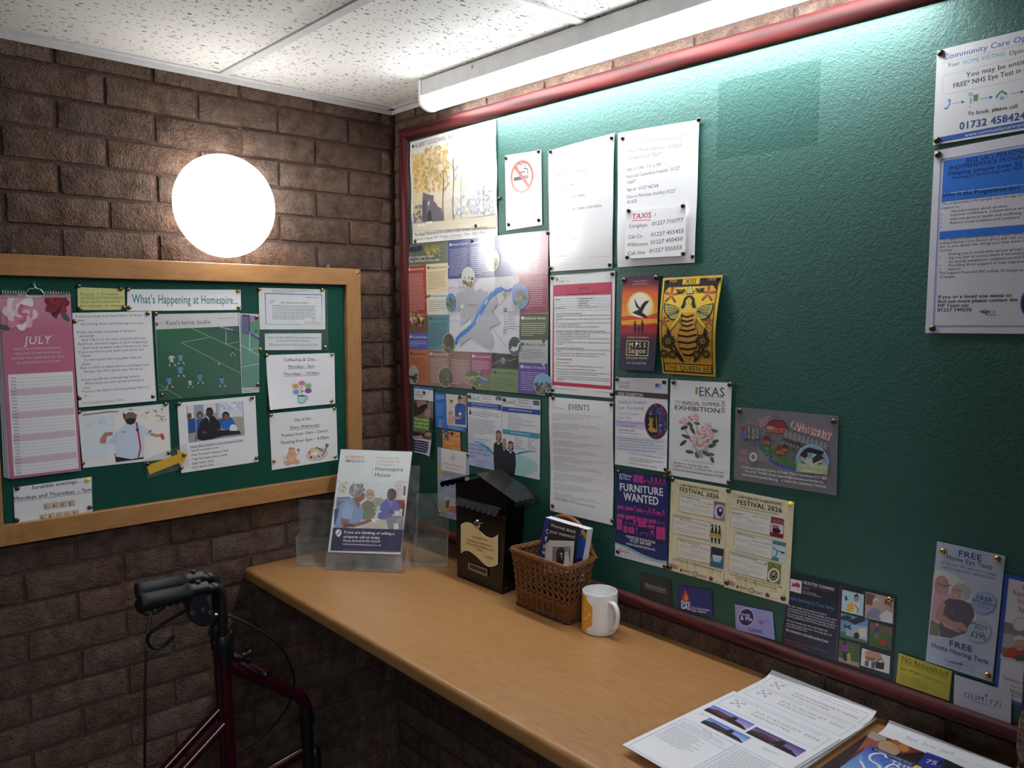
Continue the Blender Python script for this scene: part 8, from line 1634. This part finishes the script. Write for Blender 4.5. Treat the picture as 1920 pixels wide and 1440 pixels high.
def newsletter(cn, label, h, texts, full):
    s = Sheet(TP, n1, page(n1, *cn, h, A4), 'newsletter', label, 'newsletter', '#e6e6ec', M_PAPER, h-.0014, thick=.0013, group=GN, curl=curl_up if not full and texts else None)
    BLU = '#8a9ccc'; s.UO(.045, .035, .955, .215, .004, .003, BLU)
    s.UT('The Benefice of St Dunstan, St Mildred and St Peter', .06, .062, .83, '#90909a', 0, h=.011)
    for k in range(4):
        a = PI/4+PI/2*k; x, y = .16+.035*math.cos(a), .115+.025*math.sin(a)
        s.UP([(x+.030*math.cos(a+t)*q, y+.021*math.sin(a+t)*q) for t, q in ((0, -1), (.9, .55), (.5, 1.05), (0, 1.15), (-.5, 1.05), (-.9, .55))], '#a8a8b0'); s.UP([(x+.020*math.cos(a+t)*q, y+.014*math.sin(a+t)*q) for t, q in ((0, -.8), (.9, .5), (0, 1.0), (-.9, .5))], '#c8c8ce')
    s.UE(.16, .115, .008, .006, '#5a5a64', 10)
    s.UT('JULY/AUGUST 2026', .335, .125, .585, '#8e8e98', 0, h=.022); s.UT('NEWSLETTER', .335, .168, .36, '#8e8e98', 0, h=.022)
    if full:
        for (u0, v0, u1, v1), sky, sil, rf in (((.05, .245, .46, .345), '#6f94d8', '#2a1c22', '#6a2f2c'), ((.16, .385, .56, .475), '#b8cfe8', '#231a20', '#4a2a34'), ((.485, .26, .93, .365), '#a48ac4', '#221a1e', '#5a2c30')):
            s.GR(u0, v0, u1, v1, [(0, '#4a78d0' if sky != '#a48ac4' else '#4a3a78'), (1, sky if sky != '#6f94d8' else '#d8a8d0')]); d, e = u1-u0, v1-v0
            s.UP([(u0, v1), (u0, v0+e*.55), (u0+d*.2, v0+e*.30), (u0+d*.52, v0+e*.42), (u0+d*.56, v0+e*.15), (u0+d*.66, v0+e*.18), (u0+d*.66, v0+e*.55), (u0+d*.85, v0+e*.62), (u0+d, v0+e*.9), (u1, v1)], sil)
            s.UP([(u0+d*.05, v0+e*.62), (u0+d*.2, v0+e*.34), (u0+d*.52, v0+e*.46), (u0+d*.48, v0+e*.72)], rf); s.UT('St Peter', u0+d*.45, v1-e*.05, d*.13, '#c8c0c4', .004)
        s.G(.06, .375, .15, .40, 3, '#9a9aa6', .4, 2); s.G(.70, .41, .84, .435, 3, '#9a9aa6', .4, 2)
        s.UO(.04, .51, .55, .985, .004, .003, BLU);
        s.U(.04, .60, .55, .606, '#b8c4e4'); s.UT('Worship', .24, .535, .10, '#7a7a8c', .006)
        s.G(.07, .54, .50, .595, 4, '#a4a4b0', .4, 5, .7); s.G(.07, .62, .44, .80, 10, '#a4a4b0', .42, 6, .7, .4)
        s.UO(.575, .51, .96, .985, .004, .003, BLU); s.G(.60, .53, .93, .9, 18, '#a4a4b0', .4, 9, .7, .3)
    return s
newsletter(((680, 85), (1825, 540)), 'third newsletter down the pile with its top edge curled against the brick wall', .0120, True, False)
newsletter(((545, 165), (1690, 650)), 'second newsletter in the pile, showing only its heading above the top one', .0140, False, False)
newsletter(((265, 265), (1430, 785)), 'topmost newsletter of the pile with three church photographs', .0160, False, True)
# magazines and a note at the right end
s = Sheet(TP, m1, page(m1, (572, 212), (1860, 720), .0022, 1.3), 'note', 'long white handwritten note lying behind the magazines', 'note', '#e4e4ea', M_PAPER, .0010, thick=.0008, curl=curl_up)
for tx, x0, y0, x1, y1 in (('Please', 724, 345, 850, 385), ('Do not', 890, 405, 1030, 455), ('disturb', 1064, 470, 1210, 520)): s.T(tx, x0, y0, x1, y1, 24, '#9a9aac', 0, False, .3)
s.SP([(1240+k*16, 540+k*6.2+(-1)**k*6) for k in range(11)], 3, '#9a9aac', 3); s.SP([(1440+k*14, 612+k*4.6+(-1)**k*5) for k in range(9)], 3, '#9a9aac', 3)
s = Sheet(TP, m1, page(m1, (398, 270), (1560, 745), .0050, 1.36), 'magazine', 'dark magazine with warm blurred lights and a blue 75 badge, under the blue magazine', 'magazine', '#33181c', M_GLOSS, .0018, thick=.003)
u_ = lambda *q: [s.uv(*p) for p in q]
s.PG([(398, 270), (540, 328), (470, 420), (300, 540), (180, 560)], '#a85a44'); s.PG([(398, 270), (548, 332), (540, 362), (440, 372), (345, 320)], '#b8a8a0'); s.PG([(545, 335), (900, 482), (870, 560), (700, 520), (640, 420), (560, 390)], '#8a3a2c'); s.E(570, 440, 115, 66, '#c0a07c', 20); s.E(712, 440, 62, 36, '#c88a4a', 12); s.PG([(690, 500), (910, 476), (880, 560), (840, 600), (700, 540)], '#2a1418'); s.E(640, 385, 50, 24, '#b8604a', 20); s.PG([(180, 520), (330, 430), (240, 600), (100, 680)], '#5a2c34')
s.PG([(948, 480), (1128, 548), (1060, 680), (850, 600)], '#2f3aa4'); s.T('75', 925, 582, 1045, 614, 40, '#dcdce8', .014, False, .2); s.PG([(1128, 548), (1330, 640), (1280, 720), (1060, 680)], '#14242c'); s.BL(.62, .0, .98, .12, 24, ['#1f3a44', '#0f1c22', '#2a4a54'], .02, 3, .7); s.LN([(940, 592), (1010, 618)], 2.5, '#a8a8c8')
s = Sheet(TP, m1, page(m1, (388, 412), (1420, 850), .0085, 1.36), 'magazine', 'blue magazine headed Bumper Summer Issue on top of the dark magazine', 'magazine', '#2f4ab8', M_GLOSS, .0050, thick=.003)
s.GR(0, 0, 1, 1, [(0, '#3a4cc0'), (.12, '#4a74d8'), (.5, '#7fb0e4'), (1, '#6aa0c8')]); s.BL(0, .05, .6, .3, 30, ['#5a8ae0', '#3f62c8', '#86aee8', '#3348b8'], .04, 5, .8)
s.PG([(410, 436), (830, 606), (800, 626), (392, 462)], '#142a30'); s.T('BUMPER SUMMER ISSUE', 418, 462, 792, 612, 17, '#b8d4d0', .012)
s.SP([(548, 540), (525, 508), (480, 494), (420, 497), (378, 520), (385, 560), (440, 595), (478, 625), (468, 662), (400, 684), (335, 650), (300, 595), (282, 568)], 24, '#f0f2f8'); s.T('THE', 572, 584, 790, 668, 34, '#e8ecf6', .010)
s.SP([(672, 640), (630, 606), (575, 612), (530, 650), (525, 700), (570, 740)], 24, '#f0f2f8'); s.PG([(808, 628), (850, 612), (896, 630), (880, 660), (830, 664)], '#e8d84a'); s.T('+', 850, 646, 866, 650, 18, '#5a4a20')

# ------------------------------------------------------------------ drawing pins
PINMESH = {}
def pin_mesh(m):
    if m.name not in PINMESH:
        b = MB(); b.lathe([(0, -.002), (.0052, -.0006), (.0056, .0004), (.0053, .0016), (.0042, .0030), (.0024, .0040), (.0008, .0043), (0, .0043)], 20)
        o = b.build('drawing_pin', m, angle=70); PINMESH[m.name] = o.data; bpy.data.objects.remove(o)
    return PINMESH[m.name]
def pins(plane, crop, what, lst, m, lift=.003):
    g = 'drawing pins on the large green noticeboard' if plane is BOARD_B else 'drawing pins on the small green noticeboard'
    kind = {'dark_bronze_pin': 'dark bronze drawing pin', 'bright_brass': 'brass drawing pin', 'antique_brass': 'brass drawing pin', 'yellow_plastic': 'yellow plastic drawing pin'}[m.name]
    for x, y, where in lst:
        q = plane.hit(crop[0]+x/crop[2], crop[1]+y/crop[2], lift+.002); p = Vector(plane.o)+Vector(plane.u)*q[0]+Vector(plane.v)*q[1]+Vector(plane.n)*lift
        o = bpy.data.objects.new('drawing_pin', pin_mesh(m)); S.collection.objects.link(o); o.location = p
        o.rotation_euler = (0, PI/2, 0) if plane is BOARD_A else (PI/2, 0, 0)
        tag(o, f'{kind} at the {where} of the {what}', 'drawing pin', g)
TL, TR_, BL__, BR_ = 'top left corner', 'top right corner', 'bottom left corner', 'bottom right corner'
A_, B_ = BOARD_A, BOARD_B
pins(A_, c1, 'yellow handwritten note', [(418, 101, TL), (640, 117, TR_), (424, 223, BL__), (658, 217, BR_)], M_BRASS, .0028)
pins(A_, c1, 'heading banner', [(680, 119, TL), (686, 217, BL__)], M_BRASS, .0028); pins(A_, c2, 'heading banner', [(671, 98, TR_), (674, 214, BR_)], M_GOLD, .0028)
pins(A_, c1, 'poem sheet', [(396, 290, 'upper left edge'), (784, 248, TR_), (422, 696, BL__), (810, 688, BR_)], M_BRASS, .003)
pins(A_, c2, 'football clipping', [(86, 259, TL), (130, 836, BL__)], M_BRASS, .0028); pins(A_, c2, 'narrow newspaper strip', [(803, 285, TR_), (812, 762, BR_)], M_BRASS, .0042)
pins(A_, c1, 'bearded man print', [(420, 770, TL), (878, 728, TR_), (438, 1041, BL__), (896, 986, BR_)], M_BRASS, .0028)
pins(A_, c2, 'film screening list', [(252, 900, TL), (770, 856, TR_), (286, 1262, 'left edge beside the arrow head'), (266, 1354, BL__), (802, 1284, BR_)], M_BRASS, .0058)
pins(A_, c1, 'yellow arrow', [(783, 1045, 'tail')], M_BRONZE, .0060)
pins(A_, c2, 'licence certificate', [(822, 84, TL), (1268, 88, TR_)], M_GOLD, .0042); pins(A_, c2, 'certificate sleeve', [(830, 512, BL__), (1292, 494, BR_)], M_GOLD, .0042)
pins(A_, c2, 'coffee and tea notice', [(875, 554, TL), (1337, 548, TR_), (896, 905, BL__), (1334, 878, BR_)], M_GOLD, .003)
pins(A_, c2, 'Day of Art notice', [(905, 980, TL), (1353, 932, TR_), (926, 1306, BL__), (1361, 1274, BR_)], M_GOLD, .003)
pins(A_, c1, 'Scrabble notice', [(92, 1175, TL), (476, 1276, 'right edge'), (90, 1343, BL__)], M_BRONZE, .003); pins(A_, c1, 'Scrabble notice', [(465, 1129, TR_)], M_YPIN, .003)
D = M_BRONZE
pins(B_, c3, 'art gallery poster', [(736, 578, 'right edge'), (574, 770, 'lower middle'), (142, 880, BL__)], D, .004)
pins(B_, c3, 'no smoking sign', [(788, 287, TL), (1019, 240, TR_), (806, 761, BL__), (1020, 729, BR_)], D, .0036)
pins(B_, c6, 'useful phone numbers list', [(102, 306, TL), (652, 182, TR_), (102, 1358, BL__), (636, 1325, BR_)], D, .0050)
pins(B_, c6, 'hospital and mobility numbers sheet', [(752, 186, TL), (1436, 18, TR_), (1382, 1250, BR_)], D, .006)
pins(B_, c6, 'taxi list', [(806, 838, TL), (1293, 794, TR_), (792, 1258, BL__), (1296, 1224, BR_)], D, .0124)
pins(B_, c4, 'river map poster', [(692, 56, 'top middle'), (1374, -16, TR_), (1362, 1428, BR_), (708, 1376, 'bottom middle')], D, .0052)
pins(B_, c7, 'evacuation plan', [(128, 108, TL), (713, 68, TR_), (130, 1198, BL__), (706, 1240, BR_)], D, .003)
pins(B_, c7, 'theatre leaflet', [(824, 130, TL), (1135, 105, TR_)], D, .0056)
pins(B_, c7, 'Queen Bee print', [(1252, 140, TL), (1746, 115, TR_)], D, .0060)
pins(B_, c7, 'round stained glass leaflet', [(755, 1095, TL), (1216, 1122, TR_)], D, .003); pins(B_, d1, 'round stained glass leaflet', [(352, 590, BR_)], D, .005)
pins(B_, c8, 'Events list', [(104, 103, TL), (542, 153, TR_), (103, 914, BL__), (550, 1026, BR_)], D, .0042)
pins(B_, d1, 'pink rose exhibition poster', [(400, 56, TL), (744, 69, TR_), (371, 606, BL__), (740, 668, BR_)], D, .0042)
pins(B_, d1, 'furniture poster', [(60, 605, TL), (348, 638, TR_), (58, 1094, BL__), (346, 1186, BR_)], D, .003)
pins(B_, d1, "Winter's Tale festival poster", [(393, 652, TL), (377, 1192, BL__)], D, .0038)
pins(B_, d1, 'Macbeth festival poster', [(737, 721, TL), (726, 1286, BL__), (1072, 1382, BR_)], D, .0038); pins(B_, d1, 'Macbeth festival poster', [(1117, 805, TR_)], M_YPIN, .0038)
pins(B_, d1, 'grey city map poster', [(805, 230, TL), (1383, 296, TR_)], D, .003)
pins(B_, d2, 'navy cleaning sheet', [(1800, 386, TR_)], M_GOLD, .0028)
pins(B_, d3, 'home eye test leaflet', [(418, 134, TL), (815, 189, TR_), (743, 1040, BR_)], M_GOLD, .0036)
pins(B_, d4, 'home visiting eye test notice', [(284, 266, TL), (252, 1002, BL__)], D, .0036)
pins(B_, d5, 'over 55s programme notice', [(220, 112, TL), (180, 1348, BL__)], D, .003)
pins(B_, c5, 'carers support leaflet', [(228, 131, 'upper right')], D, .0046); pins(B_, c5, 'nurse leaflet', [(490, 206, 'upper middle')], M_GOLD, .0034); pins(B_, c5, 'orange telephone card', [(497, 526, 'top')], D, .0036)
pins(B_, c5, 'left physiotherapy leaflet', [(664, 170, TL)], D, .003); pins(B_, c5, 'right physiotherapy leaflet', [(1000, 202, TL)], D, .003); pins(B_, c5, 'osteopathy leaflet', [(648, 736, TR_), (374, 1290, BL__)], M_BRASS, .003)
# ------------------------------------------------------------------ build the sheets
for s in SHEETS: s.build()
bpy.data.objects.remove(_to); bpy.data.curves.remove(_tc)
